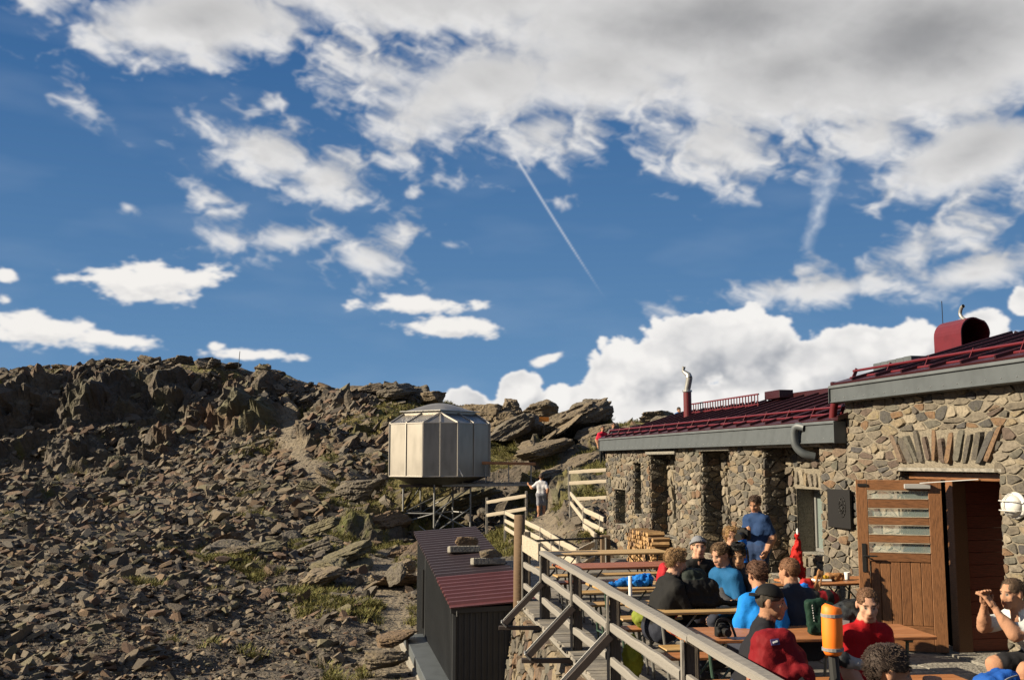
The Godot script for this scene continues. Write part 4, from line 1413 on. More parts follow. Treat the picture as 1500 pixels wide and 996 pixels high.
func hut_door(hut: Node):
	# the dark fixed half and the frame, set back in the opening
	var frame := hut_box("door_frame", 14.62, 14.76, 0.0, 2.02, -0.30, -0.12, "door1", hut)
	var inv := frame.transform.affine_inverse()
	for e in [[13.82, 15.82, 2.02, 2.11, "door1", "head"], [15.74, 15.83, 0.0, 2.018, "door1", "jamb"]]:
		var o := hut_box(e[5], e[0], e[1], e[2], e[3], -0.29, -0.13, e[4], frame)
		o.transform = inv * o.transform
	# the porch behind: its far side is boarded dark red
	for k in 14:
		var o := part("plank", box_mesh(Vector3(0.86, 0.141, 0.03), 0.004), mats["door_dark"], frame, inv * Transform3D(Basis(HUT_N, Vector3.UP, HUT_N.cross(Vector3.UP)), hut_at(14.70, 0.09 + k * 0.1435, -0.745)))
		o.name = "plank"
	hut_box("porch_floor", 14.6, 15.83, -0.06, 0.012, -0.99, -0.32, "concrete", hut)
	# the leaf, swung wide open: x from the hinge to the free edge
	var hinge := Vector3(5.12, 0.02, -12.52)
	var x_axis := Vector3(-0.95, 0, -0.31).normalized()
	var leaf := Node3D.new()
	leaf.name = "door"
	hut.add_child(leaf)
	leaf.transform = Transform3D(Basis(x_axis, Vector3.UP, x_axis.cross(Vector3.UP)), hinge)
	var w := 0.97
	var h := 2.0
	var put := func(called: String, x0: float, x1: float, y0: float, y1: float, z0: float, z1: float, m: String, lengthwise := "x", bevel := 0.005):
		var size := Vector3(x1 - x0, y1 - y0, z1 - z0)
		var b := Basis()
		if lengthwise == "y":
			b = Basis(Vector3.UP, Vector3.LEFT, Vector3.BACK)
			size = Vector3(y1 - y0, x1 - x0, z1 - z0)
		return part(called, box_mesh(size, bevel), mats[m], leaf, Transform3D(b, Vector3((x0 + x1) * 0.5, (y0 + y1) * 0.5, (z0 + z1) * 0.5)))
	put.call("stile", 0.0, 0.15, 0.0, h, -0.03, 0.03, "door0", "y")
	put.call("stile", w - 0.13, w, 0.0, h, -0.03, 0.03, "door2", "y")
	var rails := [[0.0, 0.29], [1.03, 1.135], [1.255, 1.345], [1.465, 1.555], [1.665, 1.77], [1.875, h]]
	for k in rails.size():
		put.call("rail", 0.152, w - 0.132, rails[k][0], rails[k][1], -0.028, 0.028, "door%d" % (k % 3), "x")
		if k >= 1 and k < 5:
			put.call("pane", 0.15, w - 0.13, rails[k][1], rails[k + 1][0], -0.004, 0.002, "glass", "x", 0.0005)
			for e in [[rails[k][1] + 0.0005, rails[k][1] + 0.009], [rails[k + 1][0] - 0.009, rails[k + 1][0] - 0.0005]]: put.call("bead", 0.153, w - 0.133, e[0], e[1], -0.034, -0.006, "pale_wood", "x", 0.002)
	for k in 6:
		var a := 0.152 + (w - 0.284) * k / 6.0
		put.call("plank", a + 0.001, a + (w - 0.284) / 6.0 - 0.004, 0.292, 1.028, -0.018, 0.018, "door%d" % ((k * 2) % 3), "y")
	put.call("backing", 0.153, w - 0.133, 0.292, 1.028, 0.0185, 0.026, "door1", "y")
	put.call("handle_plate", w - 0.095, w - 0.045, 0.90, 1.24, -0.040, -0.030, "iron", "y")
	var lever := put.call("handle", w - 0.22, w - 0.06, 1.085, 1.105, -0.095, -0.075, "iron", "x") as MeshInstance3D
	part("spindle", box_mesh(Vector3(0.018, 0.018, 0.05), 0.004), mats["iron"], lever, Transform3D(Basis(), Vector3(0.065, 0, 0.03)))
	put.call("closer", 0.12, 0.42, 1.895, 1.955, -0.085, -0.031, "closer_grey", "x", 0.008)
	put.call("catch", w - 0.13, w - 0.02, 1.92, 1.955, -0.045, -0.031, "iron", "x")
	beam("closer_arm", hinge + x_axis * 0.24 + Vector3(0, 1.965, 0) - leaf.basis.z * 0.06, hut_at(15.3, 2.04, -0.11), 0.012, 0.02, mats["closer_grey"], hut, 0.003)
	# threshold and paving before the door
	var sill := hut_box("threshold", 13.82, 15.82, -0.10, 0.018, -0.31, 0.03, "concrete", hut)
	sill.name = "threshold"

# ---------------------------------------------------------------- terrace, railing, shed, pod, fences
const EDGE_SLOPE := 0.1236

func edge_at(d: float, y := 0.0, off := 0.0) -> Vector3:   # on the line of the railing, d metres ahead; off to the right
	return Vector3(1.36 + (8.1 - d) * EDGE_SLOPE + off, y, -d)

func build_terrace():
	var deck := Node3D.new()
	deck.name = "terrace"
	add_child(deck)
	tag(deck, "weathered plank terrace floor", "terrace", "", "structure")
	var pitch := 0.148
	var n := int((20.5 - 2.3) / pitch)
	var sizes := {}
	var r := RandomNumberGenerator.new()
	r.seed = 15
	for k in n:
		var u := 2.3 + (k + 0.5) * pitch
		var t := (3.54 + 0.0607 * u) / 1.0058
		var t0 := 0.06 if u < 13.0 else 1.42
		var a := hut_at(u, -0.02 + r.randf_range(-0.004, 0.004), t0)
		var b := hut_at(u, -0.02 + r.randf_range(-0.004, 0.004), t + r.randf_range(-0.015, 0.03))
		part("plank", box_mesh(Vector3(a.distance_to(b), 0.036, pitch - r.randf_range(0.008, 0.016)), 0.005), mats["deck%d" % (r.randi() % 4)], deck, along(a, b))
	for e in [0.25, 1.6, 3.0]:
		part("joist", box_mesh(Vector3(18.0, 0.14, 0.08), 0.01), mats["post_wood"], deck, Transform3D(Basis(HUT_D, Vector3.UP, HUT_D.cross(Vector3.UP)), hut_at(11.4, -0.115, e)))
	beam("edge_board", edge_at(23.2, -0.105, -0.03), edge_at(2.0, -0.105, -0.03), 0.13, 0.04, mats["rail_wood"], deck)
	# paving before the door, level with the deck
	var pave := Node3D.new()
	pave.name = "paving"
	add_child(pave)
	tag(pave, "rough stone paving before the hut door", "paving", "", "structure")
	for i in 9:
		for j in 2:
			var u := 13.0 + i * 0.78
			var o := box_mesh(Vector3(0.765, 0.10, 0.665), 0.012)
			part("slab", o, mats["concrete"], pave, Transform3D(Basis(HUT_D, Vector3.UP, HUT_D.cross(Vector3.UP)), hut_at(u + 0.4, -0.052 + r.randf_range(-0.004, 0.004), 0.38 + j * 0.68)))
	build_retaining_wall()
	build_railing()

func build_retaining_wall():
	var dir := (edge_at(7.0) - edge_at(19.0)).normalized()
	var out := dir.cross(Vector3.UP).normalized()
	if out.x > 0: out = -out
	var up := (Vector3.UP - out * 0.16).normalized()
	var o := edge_at(19.0, -2.5, -0.02) + out * 0.42
	var f := [o, dir, up, out]
	var w := thing("retaining_wall", "dry stone retaining wall holding up the edge of the terrace", "wall")
	var st := new_st()
	add_face(st, f, 12.4, 2.36, [])
	var core := part("core", done(st), mats["mortar"], w)
	var top := new_st()
	quad(top, o + up * 2.36, o + up * 2.36 + dir * 12.4, o + up * 2.36 + dir * 12.4 - out * 0.6, o + up * 2.36 - out * 0.6)
	part("cap", done(top), mats["mortar"], w)
	var stones := []
	for p in stone_cells(12.4, 2.36, [], 0.32, 0.20, 0.010, 31): stones.append({"poly": p, "frame": f, "relief": 0.10, "color": [0, 4, 1, 8, 6, 3, 11, 5, 10, 7][stones.size() * 7 % 10]})
	lay_stones(stones, core, 180, 32)

func build_railing():
	var rail := thing("railing", "weathered grey timber railing along the terrace edge with diagonal steel braces", "railing", edge_at(8.1))
	var inv := Transform3D(Basis(), -rail.position)
	var posts := [17.25, 15.3, 12.85, 10.8, 8.15, 5.9, 3.6]
	for k in posts.size():
		var d: float = posts[k]
		var p := edge_at(d)
		var post := part("post", box_mesh(Vector3(1.26 if k == 0 else 1.06, 0.105, 0.105), 0.012), mats["post_wood"], rail, inv * along(p + Vector3(0.02, -0.16, 0), p + Vector3(0.02, 1.10 if k == 0 else 0.90, 0), Vector3(1, 0, 0.1)))
		part("lit_face_board", box_mesh(Vector3(1.04, 0.03, 0.11), 0.006), mats["rail_wood"], rail, inv * along(p + Vector3(-0.055, -0.15, 0.01), p + Vector3(-0.055, 0.89, 0.01), Vector3(1, 0, 0.1)))  # paler strip on the left: the lit side of the post as colour
		if k in [1, 2, 3, 4]:
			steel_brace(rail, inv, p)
		if k == posts.size() - 1: break
		var d2: float = posts[k + 1]
		for y in [0.60, 0.26]:
			var j := 0.012 * ((k * 7 + int(y * 100)) % 5 - 2)
			part("middle_rail" if y > 0.5 else "lower_rail", rough_beam(edge_at(d - 0.09, y + j, -0.035), edge_at(d2 + 0.09, y - j, -0.035), 0.09, 0.05, k * 3 + int(y * 10)), mats["rail_wood"], rail, inv)
	# the top rail: planks laid over the posts, one end dropping to the wide pale board at the far corner
	for e in [[15.35, 12.4], [12.45, 8.0], [7.99, 2.4]]:
		part("top_rail", rough_beam(edge_at(e[0], 0.93, -0.01), edge_at(e[1], 0.93, -0.01), 0.06, 0.13, int(e[0] * 3)), mats["rail_wood"], rail, inv)
	part("end_board", box_mesh(Vector3(1.75, 0.26, 0.04), 0.006), mats["pale_wood"], rail, inv * along(edge_at(17.2, 0.92, -0.05), edge_at(15.5, 0.92, -0.05)))
	part("round_post", smooth_tube([edge_at(17.35, -0.25, -0.10) - rail.position, edge_at(17.35, 0.4, -0.10) - rail.position, edge_at(17.35, 1.36, -0.09) - rail.position, edge_at(17.35, 1.37, -0.09) - rail.position], [0.10, 0.095, 0.092, 0.001], 14), mats["round_post"], rail)
	var pole := part("pole", tube_mesh([edge_at(10.3, 0.90, 0.06) - rail.position, edge_at(10.3, 1.14, 0.06) - rail.position], 0.018, 8), mats["white_plastic"], rail)
	tag(pole, "short white peg on the railing")

# an adzed timber: a box whose long edges wander
func rough_beam(a: Vector3, b: Vector3, hgt: float, wid: float, sd: int) -> ArrayMesh:
	var r := RandomNumberGenerator.new()
	r.seed = sd
	var xf := along(a, b)
	var rings := []
	var n := 9
	for k in n:
		var s := lerpf(-0.5, 0.5, k / (n - 1.0)) * a.distance_to(b)
		var ring := []
		var h := hgt * 0.5 * r.randf_range(0.92, 1.06)
		var w := wid * 0.5 * r.randf_range(0.92, 1.06)
		var dy := r.randf_range(-0.006, 0.006)
		if k == 0 or k == n - 1:
			h *= 0.93
			w *= 0.9
		for c in [[-1, -0.7], [-0.7, -1], [0.7, -1], [1, -0.7], [1, 0.7], [0.7, 1], [-0.7, 1], [-1, 0.7]]: ring.append(xf * Vector3(s, c[0] * h + dy, c[1] * w))
		rings.append(ring)
	var st := new_st()
	loft(st, rings)
	return done(st)

func steel_brace(rail: Node3D, inv: Transform3D, p: Vector3):
	var foot := p + Vector3(-0.58, -0.06, 0.02)
	var head := p + Vector3(-0.04, 0.50, 0.0)
	var brace := Node3D.new()
	brace.name = "brace"
	rail.add_child(brace, true)
	# web and two flanges of a channel lying on its side, and the outrigger below
	var dir := (head - foot).normalized()
	var up := Vector3(0, 0, 1).cross(dir).normalized()
	if up.y < 0: up = -up
	var b := Basis(dir, up, dir.cross(up))
	var mid := (head + foot) * 0.5
	var long := head.distance_to(foot)
	part("web", box_mesh(Vector3(long, 0.012, 0.20), 0.002), mats["brace_steel"], brace, inv * Transform3D(b, mid))
	for s in [-1, 1]: part("flange", box_mesh(Vector3(long + 0.01, 0.075, 0.012), 0.002), mats["brace_steel"] if s > 0 else mats["galvanised"], brace, inv * Transform3D(b, mid + b.z * 0.105 * s))  # one flange in paler metal: its lit edge is put into the colour
	part("outrigger", box_mesh(Vector3(0.72, 0.05, 0.10), 0.004), mats["brace_steel"], brace, inv * along(p + Vector3(-0.66, -0.125, 0.02), p + Vector3(0.06, -0.125, 0.02)))
	part("foot_plate", box_mesh(Vector3(0.02, 0.10, 0.24), 0.003), mats["galvanised"], brace, inv * Transform3D(b, foot - dir * 0.012))

# ---- the black shed with its ribbed roof
func build_shed():
	var right := -HUT_N
	var back := -HUT_D
	var fl := at_px(664, 882, 17.3)   # front left corner of the eaves
	fl.y = -0.09
	var length := 6.5
	var width := 1.30
	var rise := 0.70
	var base := -2.3
	var shed := thing("shed", "dark ribbed metal shed below the railing with a dark and red ribbed roof", "shed", Vector3(fl.x, base, fl.z))
	var inv := Transform3D(Basis(), -shed.position)
	var at := func(x: float, s: float, y: float) -> Vector3: return Vector3(fl.x, 0, fl.z) + right * x + back * s + Vector3(0, y, 0)
	var eave := func(s: float) -> float: return fl.y + rise * s / length
	# vertical ribbed walls: front and left side
	var front := new_st()
	var n := 13
	for k in n:
		var a := 0.03 + (width - 0.06) * k / n
		var w := (width - 0.06) / n
		for e in [[0.0, 0.62, 0.0], [0.62, 1.0, 0.022]]:
			var p0: Vector3 = at.call(a + w * e[0], 0.02 - e[2], base)
			var p1: Vector3 = at.call(a + w * e[1], 0.02 - e[2], base)
			quad(front, p0, p0 + Vector3(0, fl.y - 0.03 - base, 0), p1 + Vector3(0, fl.y - 0.03 - base, 0), p1)
			if e[2] > 0:
				for q in [[e[0], 1], [e[1], -1]]:
					var v0: Vector3 = at.call(a + w * q[0], 0.02, base)
					var v1: Vector3 = at.call(a + w * q[0], 0.02 - e[2], base)
					quad(front, v0, v0 + Vector3(0, fl.y - 0.03 - base, 0), v1 + Vector3(0, fl.y - 0.03 - base, 0), v1)
	part("front_wall", done(front), mats["grey_cladding"], shed, inv)
	var panels := int(length / 0.16)
	var side := new_st()
	for k in panels:
		var s0 := 0.02 + (length - 0.04) * k / panels
		var s1 := 0.02 + (length - 0.04) * (k + 1) / panels
		if k == int(panels * 0.74): continue
		var sm := lerpf(s0, s1, 0.72)
		var bump := 0.014
		for e in [[s0, sm, 0.03], [sm, s1, 0.03 - bump]]:
			var p0: Vector3 = at.call(e[2], e[0], base)
			var p1: Vector3 = at.call(e[2], e[1], base)
			quad(side, p1, p1 + Vector3(0, eave.call(e[1]) - 0.02 - base, 0), p0 + Vector3(0, eave.call(e[0]) - 0.02 - base, 0), p0)
		var v0: Vector3 = at.call(0.03, sm, base)
		var v1: Vector3 = at.call(0.03 - bump, sm, base)
		quad(side, v0, v1, v1 + Vector3(0, eave.call(sm) - 0.02 - base, 0), v0 + Vector3(0, eave.call(sm) - 0.02 - base, 0))
	part("side_wall", done(side), mats["grey_cladding"], shed, inv)
	var rest := new_st()
	for e in [[0.06, length - 0.03, width - 0.03, length - 0.03], [width - 0.03, length - 0.03, width - 0.03, 0.06], [0.10, 0.1, 0.10, length - 0.1]]:
		var p0: Vector3 = at.call(e[0], e[1], base)
		var p1: Vector3 = at.call(e[2], e[3], base)
		quad(rest, p0, p0 + Vector3(0, eave.call(e[1]) - 0.06 - base, 0), p1 + Vector3(0, eave.call(e[3]) - 0.06 - base, 0), p1)
	part("inner_wall", done(rest), mats["grey_cladding"], shed, inv)
	part("corner_trim", box_mesh(Vector3(fl.y - base - 0.03, 0.06, 0.06), 0.006), mats["grey_cladding"], shed, inv * along(at.call(0.02, 0.01, base), at.call(0.02, 0.01, fl.y - 0.03)))
	part("eaves_trim", box_mesh(Vector3(width + 0.1, 0.09, 0.03), 0.006), mats["grey_cladding"], shed, inv * along(at.call(-0.05, -0.03, fl.y - 0.075), at.call(width + 0.05, -0.03, fl.y - 0.045)))
	part("door_bar", box_mesh(Vector3(1.2, 0.04, 0.04), 0.006), mats["iron"], shed, inv * along(at.call(0.0, length * 0.76, -1.2), at.call(0.0, length * 0.76, 0.0)))
	# the roof: ribs across, red sheets at the front third
	for half in 2:
		var st := new_st()
		var s0 := -0.10 if half == 0 else length * 0.30
		var s1 := length * 0.30 + 0.02 if half == 0 else length + 0.10
		var ribs := 8 if half == 0 else 19
		var prof := []
		for k in ribs:
			var p := (s1 - s0) / ribs
			var a := s0 + p * k
			prof.append_array([[a, 0.0], [a + p * 0.55, 0.0], [a + p * 0.66, 0.045], [a + p * 0.90, 0.045]])
		prof.append([s1, 0.0])
		var lift := 0.0 if half == 0 else 0.012
		for k in prof.size() - 1:
			var q := []
			for e in [[-0.06, prof[k]], [-0.06, prof[k + 1]], [width + 0.06, prof[k + 1]], [width + 0.06, prof[k]]]:
				q.append(at.call(e[0], e[1][0], eave.call(e[1][0]) + e[1][1] + lift + 0.07 * e[0]))
			quad(st, q[0], q[1], q[2], q[3])
			var dn := Vector3(0, -0.02, 0)
			quad(st, q[3] + dn, q[2] + dn, q[1] + dn, q[0] + dn)
			quad(st, q[0], q[0] + dn, q[1] + dn, q[1])
		var f0: Vector3 = at.call(-0.06, s0, eave.call(s0) + lift - 0.004)
		var f1: Vector3 = at.call(width + 0.06, s0, eave.call(s0) + lift + 0.09)
		quad(st, f0, f1, f1 + Vector3(0, -0.02, 0), f0 + Vector3(0, -0.02, 0))
		var o := part("roof_sheet", done(st), mats["shed_roof_red"] if half == 0 else mats["shed_roof_dark"], shed, inv)
		tag(o, "dull red ribbed roof sheet at the front" if half == 0 else "dark ribbed roof sheet at the back")
	part("rafter", box_mesh(Vector3(length, 0.08, 0.08), 0.01), mats["grey_cladding"], shed, inv * along(at.call(0.12, 0.05, fl.y - 0.07), at.call(0.12, length - 0.05, fl.y + rise - 0.07)))
	# sheet metal ledge on a rough footing along the left side
	part("ledge", box_mesh(Vector3(5.0, 0.20, 0.40), 0.01), mats["zinc"], shed, inv * along(at.call(-0.17, 0.1, -1.50), at.call(-0.17, 5.1, -1.44)))
	part("footing", box_mesh(Vector3(6.4, 0.8, 0.62), 0.03), mats["concrete"], shed, inv * along(at.call(-0.08, 0.3, -2.02), at.call(-0.08, 6.5, -1.96)))
	part("drip", box_mesh(Vector3(0.10, 0.012, 0.012), 0.002), mats["galvanised"], shed, inv * along(at.call(0.05, -0.06, fl.y - 0.17), at.call(0.05, -0.06, fl.y - 0.06)))
	# concrete weights with a stone on each keep the roof down
	for k in 2:
		var s: float = [3.85, 2.55][k]
		var x: float = [0.70, 0.98][k]
		var c: Vector3 = at.call(x, s, eave.call(s) + 0.115 + 0.07 * x)
		var tilt := Basis(right, Vector3.UP, right.cross(Vector3.UP)).rotated(right, -atan(rise / length))
		var block := thing("ballast_block", ["pale concrete tray with a stone, farther back on the shed roof", "pale concrete tray with a stone, nearer the front of the shed roof"][k], "block", c, 0.0, "weights on the shed roof")
		part("tray", box_mesh(Vector3(0.62, 0.13, 0.36), 0.015), mats["concrete"], block, Transform3D(tilt, Vector3.ZERO))
		part("stone", rock_mesh(510 + k, 3, Vector3(0.26, 0.16, 0.17), 0.06), mats["rock%d" % (4 if k == 0 else 0)], block, Transform3D(tilt, Vector3(0.02, 0.13, 0)))

# ---- the metal pod on its steel legs
func build_pod():
	var c := Vector3(-3.08, 0, -44.4)
	var y0 := 1.62
	var y1 := 3.78
	var pod := thing("metal_pod", "faceted metal clad pod on steel legs with a domed roof and footbridge", "pod", c + Vector3(0, 1.2, 0))
	var inv := Transform3D(Basis(), -pod.position)
	var long := 1.95
	var cut := 1.41
	var half := long * 0.5 + cut / sqrt(2.0)
	var turn := deg_to_rad(-40.0)
	var corner := []   # the octagon's corners, two for each long face
	var dirs := []
	for k in 4:
		var a := turn + k * PI / 2
		var nrm := Vector3(sin(a), 0, cos(a))
		var side := Vector3(cos(a), 0, -sin(a))
		dirs.append([nrm, side])
		corner.append(nrm * half - side * long * 0.5)
		corner.append(nrm * half + side * long * 0.5)
	var ring := []    # the square ring under the dome, its corners above the cut faces
	for k in 4:
		var a := turn + k * PI / 2 + PI / 4
		ring.append(Vector3(sin(a), 0, cos(a)) * 1.52)
	var yr := 4.20
	for k in 8:
		var a: Vector3 = corner[k]
		var b: Vector3 = corner[(k + 1) % 8]
		for h in 2:
			var p := a.lerp(b, h * 0.5)
			var q := a.lerp(b, h * 0.5 + 0.5)
			var st := new_st()
			var e := (q - p).normalized() * 0.012
			quad(st, c + p + e + Vector3(0, y0, 0), c + p + e + Vector3(0, y1, 0), c + q - e + Vector3(0, y1, 0), c + q - e + Vector3(0, y0, 0))
			part("wall_panel", done(st), mats["pod_panel"], pod, inv)
			part("rib", box_mesh(Vector3(y1 - y0, 0.055, 0.06), 0.006), mats["pod_seam"], pod, inv * along(c + p * 1.006 + Vector3(0, y0, 0), c + p * 1.006 + Vector3(0, y1, 0), p.normalized()))
			# sloping roof panels above: a trapezium over a long face, a triangle over a cut one
			var top0: Vector3
			var top1: Vector3
			if k % 2 == 0:
				var r0: Vector3 = ring[(k / 2 + 3) % 4]
				var r1: Vector3 = ring[k / 2]
				top0 = r0.lerp(r1, h * 0.5)
				top1 = r0.lerp(r1, h * 0.5 + 0.5)
			else:
				top0 = ring[k / 2]
				top1 = ring[k / 2]
			var roof := new_st()
			tri(roof, c + p + Vector3(0, y1, 0), c + top0 + Vector3(0, yr, 0), c + q + Vector3(0, y1, 0))
			if k % 2 == 0: tri(roof, c + q + Vector3(0, y1, 0), c + top0 + Vector3(0, yr, 0), c + top1 + Vector3(0, yr, 0))
			part("roof_panel", done(roof), mats["pod_panel"], pod, inv)
			part("roof_rib", box_mesh(Vector3((p + Vector3(0, y1, 0)).distance_to(top0 + Vector3(0, yr, 0)), 0.07, 0.06), 0.006), mats["pod_seam"], pod, inv * along(c + p + Vector3(0, y1 + 0.02, 0), c + top0 + Vector3(0, yr + 0.02, 0)))
		part("eaves_trim", box_mesh(Vector3(a.distance_to(b), 0.045, 0.04), 0.006), mats["pod_seam"], pod, inv * along(c + a * 1.004 + Vector3(0, y1, 0), c + b * 1.004 + Vector3(0, y1, 0)))
		part("base_trim", box_mesh(Vector3(a.distance_to(b), 0.05, 0.05), 0.006), mats["pod_seam"], pod, inv * along(c + a * 1.004 + Vector3(0, y0, 0), c + b * 1.004 + Vector3(0, y0, 0)))
		# the underside tapers to the platform
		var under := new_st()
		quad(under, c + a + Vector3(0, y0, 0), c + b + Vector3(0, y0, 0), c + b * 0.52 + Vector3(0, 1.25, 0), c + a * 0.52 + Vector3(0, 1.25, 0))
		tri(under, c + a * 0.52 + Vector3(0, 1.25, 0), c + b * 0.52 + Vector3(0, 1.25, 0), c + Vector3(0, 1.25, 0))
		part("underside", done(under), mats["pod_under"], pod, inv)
	# the ring wall and the domed cap
	for k in 4:
		part("ring_wall", box_mesh(Vector3(ring[k].distance_to(ring[(k + 1) % 4]), 0.14, 0.04), 0.006), mats["pod_panel"], pod, inv * along(c + ring[k] + Vector3(0, yr + 0.06, 0), c + ring[(k + 1) % 4] + Vector3(0, yr + 0.06, 0)))
	var dome := new_st()
	dome.set_smooth_group(0)
	var grid := 10
	var dome_at := func(i: int, j: int) -> Vector3:
		var u := float(i) / grid * 2.0 - 1.0
		var v := float(j) / grid * 2.0 - 1.0
		var p: Vector3 = (ring[0] - ring[1]) * 0.5 * u * 1.10 + (ring[1] - ring[2]) * 0.5 * v * 1.10
		return c + p + Vector3(0, yr + 0.13 + 0.36 * (1.0 - u * u) * (1.0 - v * v), 0)
	for i in grid:
		for j in grid: quad(dome, dome_at.call(i, j), dome_at.call(i, j + 1), dome_at.call(i + 1, j + 1), dome_at.call(i + 1, j))
	part("dome", done(dome), mats["pod_panel"], pod, inv)
	for k in 4: part("dome_edge", box_mesh(Vector3(ring[k].distance_to(ring[(k + 1) % 4]) * 1.12, 0.03, 0.05), 0.006), mats["steel"], pod, inv * along(c + ring[k] * 1.105 + Vector3(0, yr + 0.125, 0), c + ring[(k + 1) % 4] * 1.105 + Vector3(0, yr + 0.125, 0)))
	# legs with braces
	var feet := [Vector3(-1.42, 0, 0.95), Vector3(-0.12, 0, 1.15), Vector3(-0.85, 0, -0.75), Vector3(0.55, 0, -0.55), Vector3(1.35, 0, 0.6)]
	var ground_y := []
	for p in feet: ground_y.append(ground_at(c.x + p.x, c.z + p.z) - 0.25)
	for k in feet.size():
		part("leg", tube_mesh([c + feet[k] + Vector3(0, ground_y[k], 0) - pod.position, c + feet[k] + Vector3(0, 1.28, 0) - pod.position], 0.042, 10), mats["galvanised"], pod)
	for e in [[0, 1, 0.10, 0.10], [0, 1, 0.05, -0.85], [0, 1, -0.95, 0.1], [0, 2, 0.1, 1.15], [0, 3, 0.12, 1.1], [1, 3, -0.5, 0.9], [1, 4, -0.7, 0.3], [1, 4, 0.2, -0.6], [3, 4, 0.1, 0.1], [1, 4, 0.12, 1.15], [2, 3, 0.0, 0.9], [1, 3, 0.1, 0.1], [0, 2, 0.1, 0.1]]:
		part("brace", tube_mesh([c + feet[e[0]] + Vector3(0, maxf(e[2], ground_y[e[0]] + 0.2), 0) - pod.position, c + feet[e[1]] + Vector3(0, maxf(e[3], ground_y[e[1]] + 0.2), 0) - pod.position], 0.03, 8), mats["galvanised"], pod)
	# platform beams and the footbridge to the rock
	part("floor_beam", box_mesh(Vector3(3.4, 0.12, 0.12), 0.01), mats["brace_steel"], pod, inv * along(c + Vector3(-1.6, 1.22, 1.0), c + Vector3(1.8, 1.22, 0.7)))
	var b0 := c + Vector3(0.2, 1.24, 1.05)
	var b1 := c + Vector3(4.0, 1.26, 0.55)
	for s in 2:
		var o := Vector3(0, 0, -1.1 * s)
		part("bridge_beam", box_mesh(Vector3(3.85, 0.10, 0.08), 0.01), mats["galvanised"], pod, inv * along(b0 + o, b1 + o))
		part("handrail", box_mesh(Vector3(3.15, 0.12, 0.10), 0.01), mats["table_red0"] if s == 1 else mats["table_orange1"], pod, inv * along(b0.lerp(b1, 0.2) + o + Vector3(0, 0.94, 0), b1 + o + Vector3(0.05, 0.86, 0)))
		for k in 4: part("bridge_post", box_mesh(Vector3(0.94, 0.035, 0.035), 0.005), mats["galvanised"], pod, inv * along(b0.lerp(b1, 0.22 + k * 0.25) + o, b0.lerp(b1, 0.22 + k * 0.25) + o + Vector3(0, 0.92, 0), Vector3.BACK))
	for k in 14:
		var p := b0.lerp(b1, (k + 0.5) / 14.0) + Vector3(0, 0.07, -0.55)
		part("bridge_plank", box_mesh(Vector3(1.2, 0.04, 0.25), 0.006), mats["deck%d" % (k % 4)], pod, inv * Transform3D(Basis(Vector3.BACK, Vector3.UP, Vector3.LEFT), p))
	part("step_strut", box_mesh(Vector3(0.5, 0.05, 0.03), 0.005), mats["steel"], pod, inv * along(c + Vector3(0.85, 2.05, 2.0), c + Vector3(1.1, 1.62, 2.05)))

# ---- fences by the path
func rail_fence(label: String, tops: Array, posts: Array, drops: Array, m := "pale_wood", down := 1.0):
	var f := thing("timber_fence", label, "fence", Vector3(tops[0].x, tops[0].y - down, tops[0].z), 0.0, "pale timber fences along the path")
	var inv := Transform3D(Basis(), -f.position)
	for dy in drops:
		for k in tops.size() - 1:
			part("rail", rough_beam(tops[k] + Vector3(0, -dy, 0), tops[k + 1] + Vector3(0, -dy, 0), 0.13, 0.05, k + int(dy * 50)), mats[m], f, inv)
	for p: Vector3 in posts:
		var g := minf(ground_at(p.x, p.z) - 0.15, p.y - 0.3)
		part("post", box_mesh(Vector3(p.y + 0.06 - g, 0.09, 0.09), 0.01), mats["rail_wood"], f, inv * along(Vector3(p.x, g, p.z - 0.07), p + Vector3(0, 0.06, -0.07)))

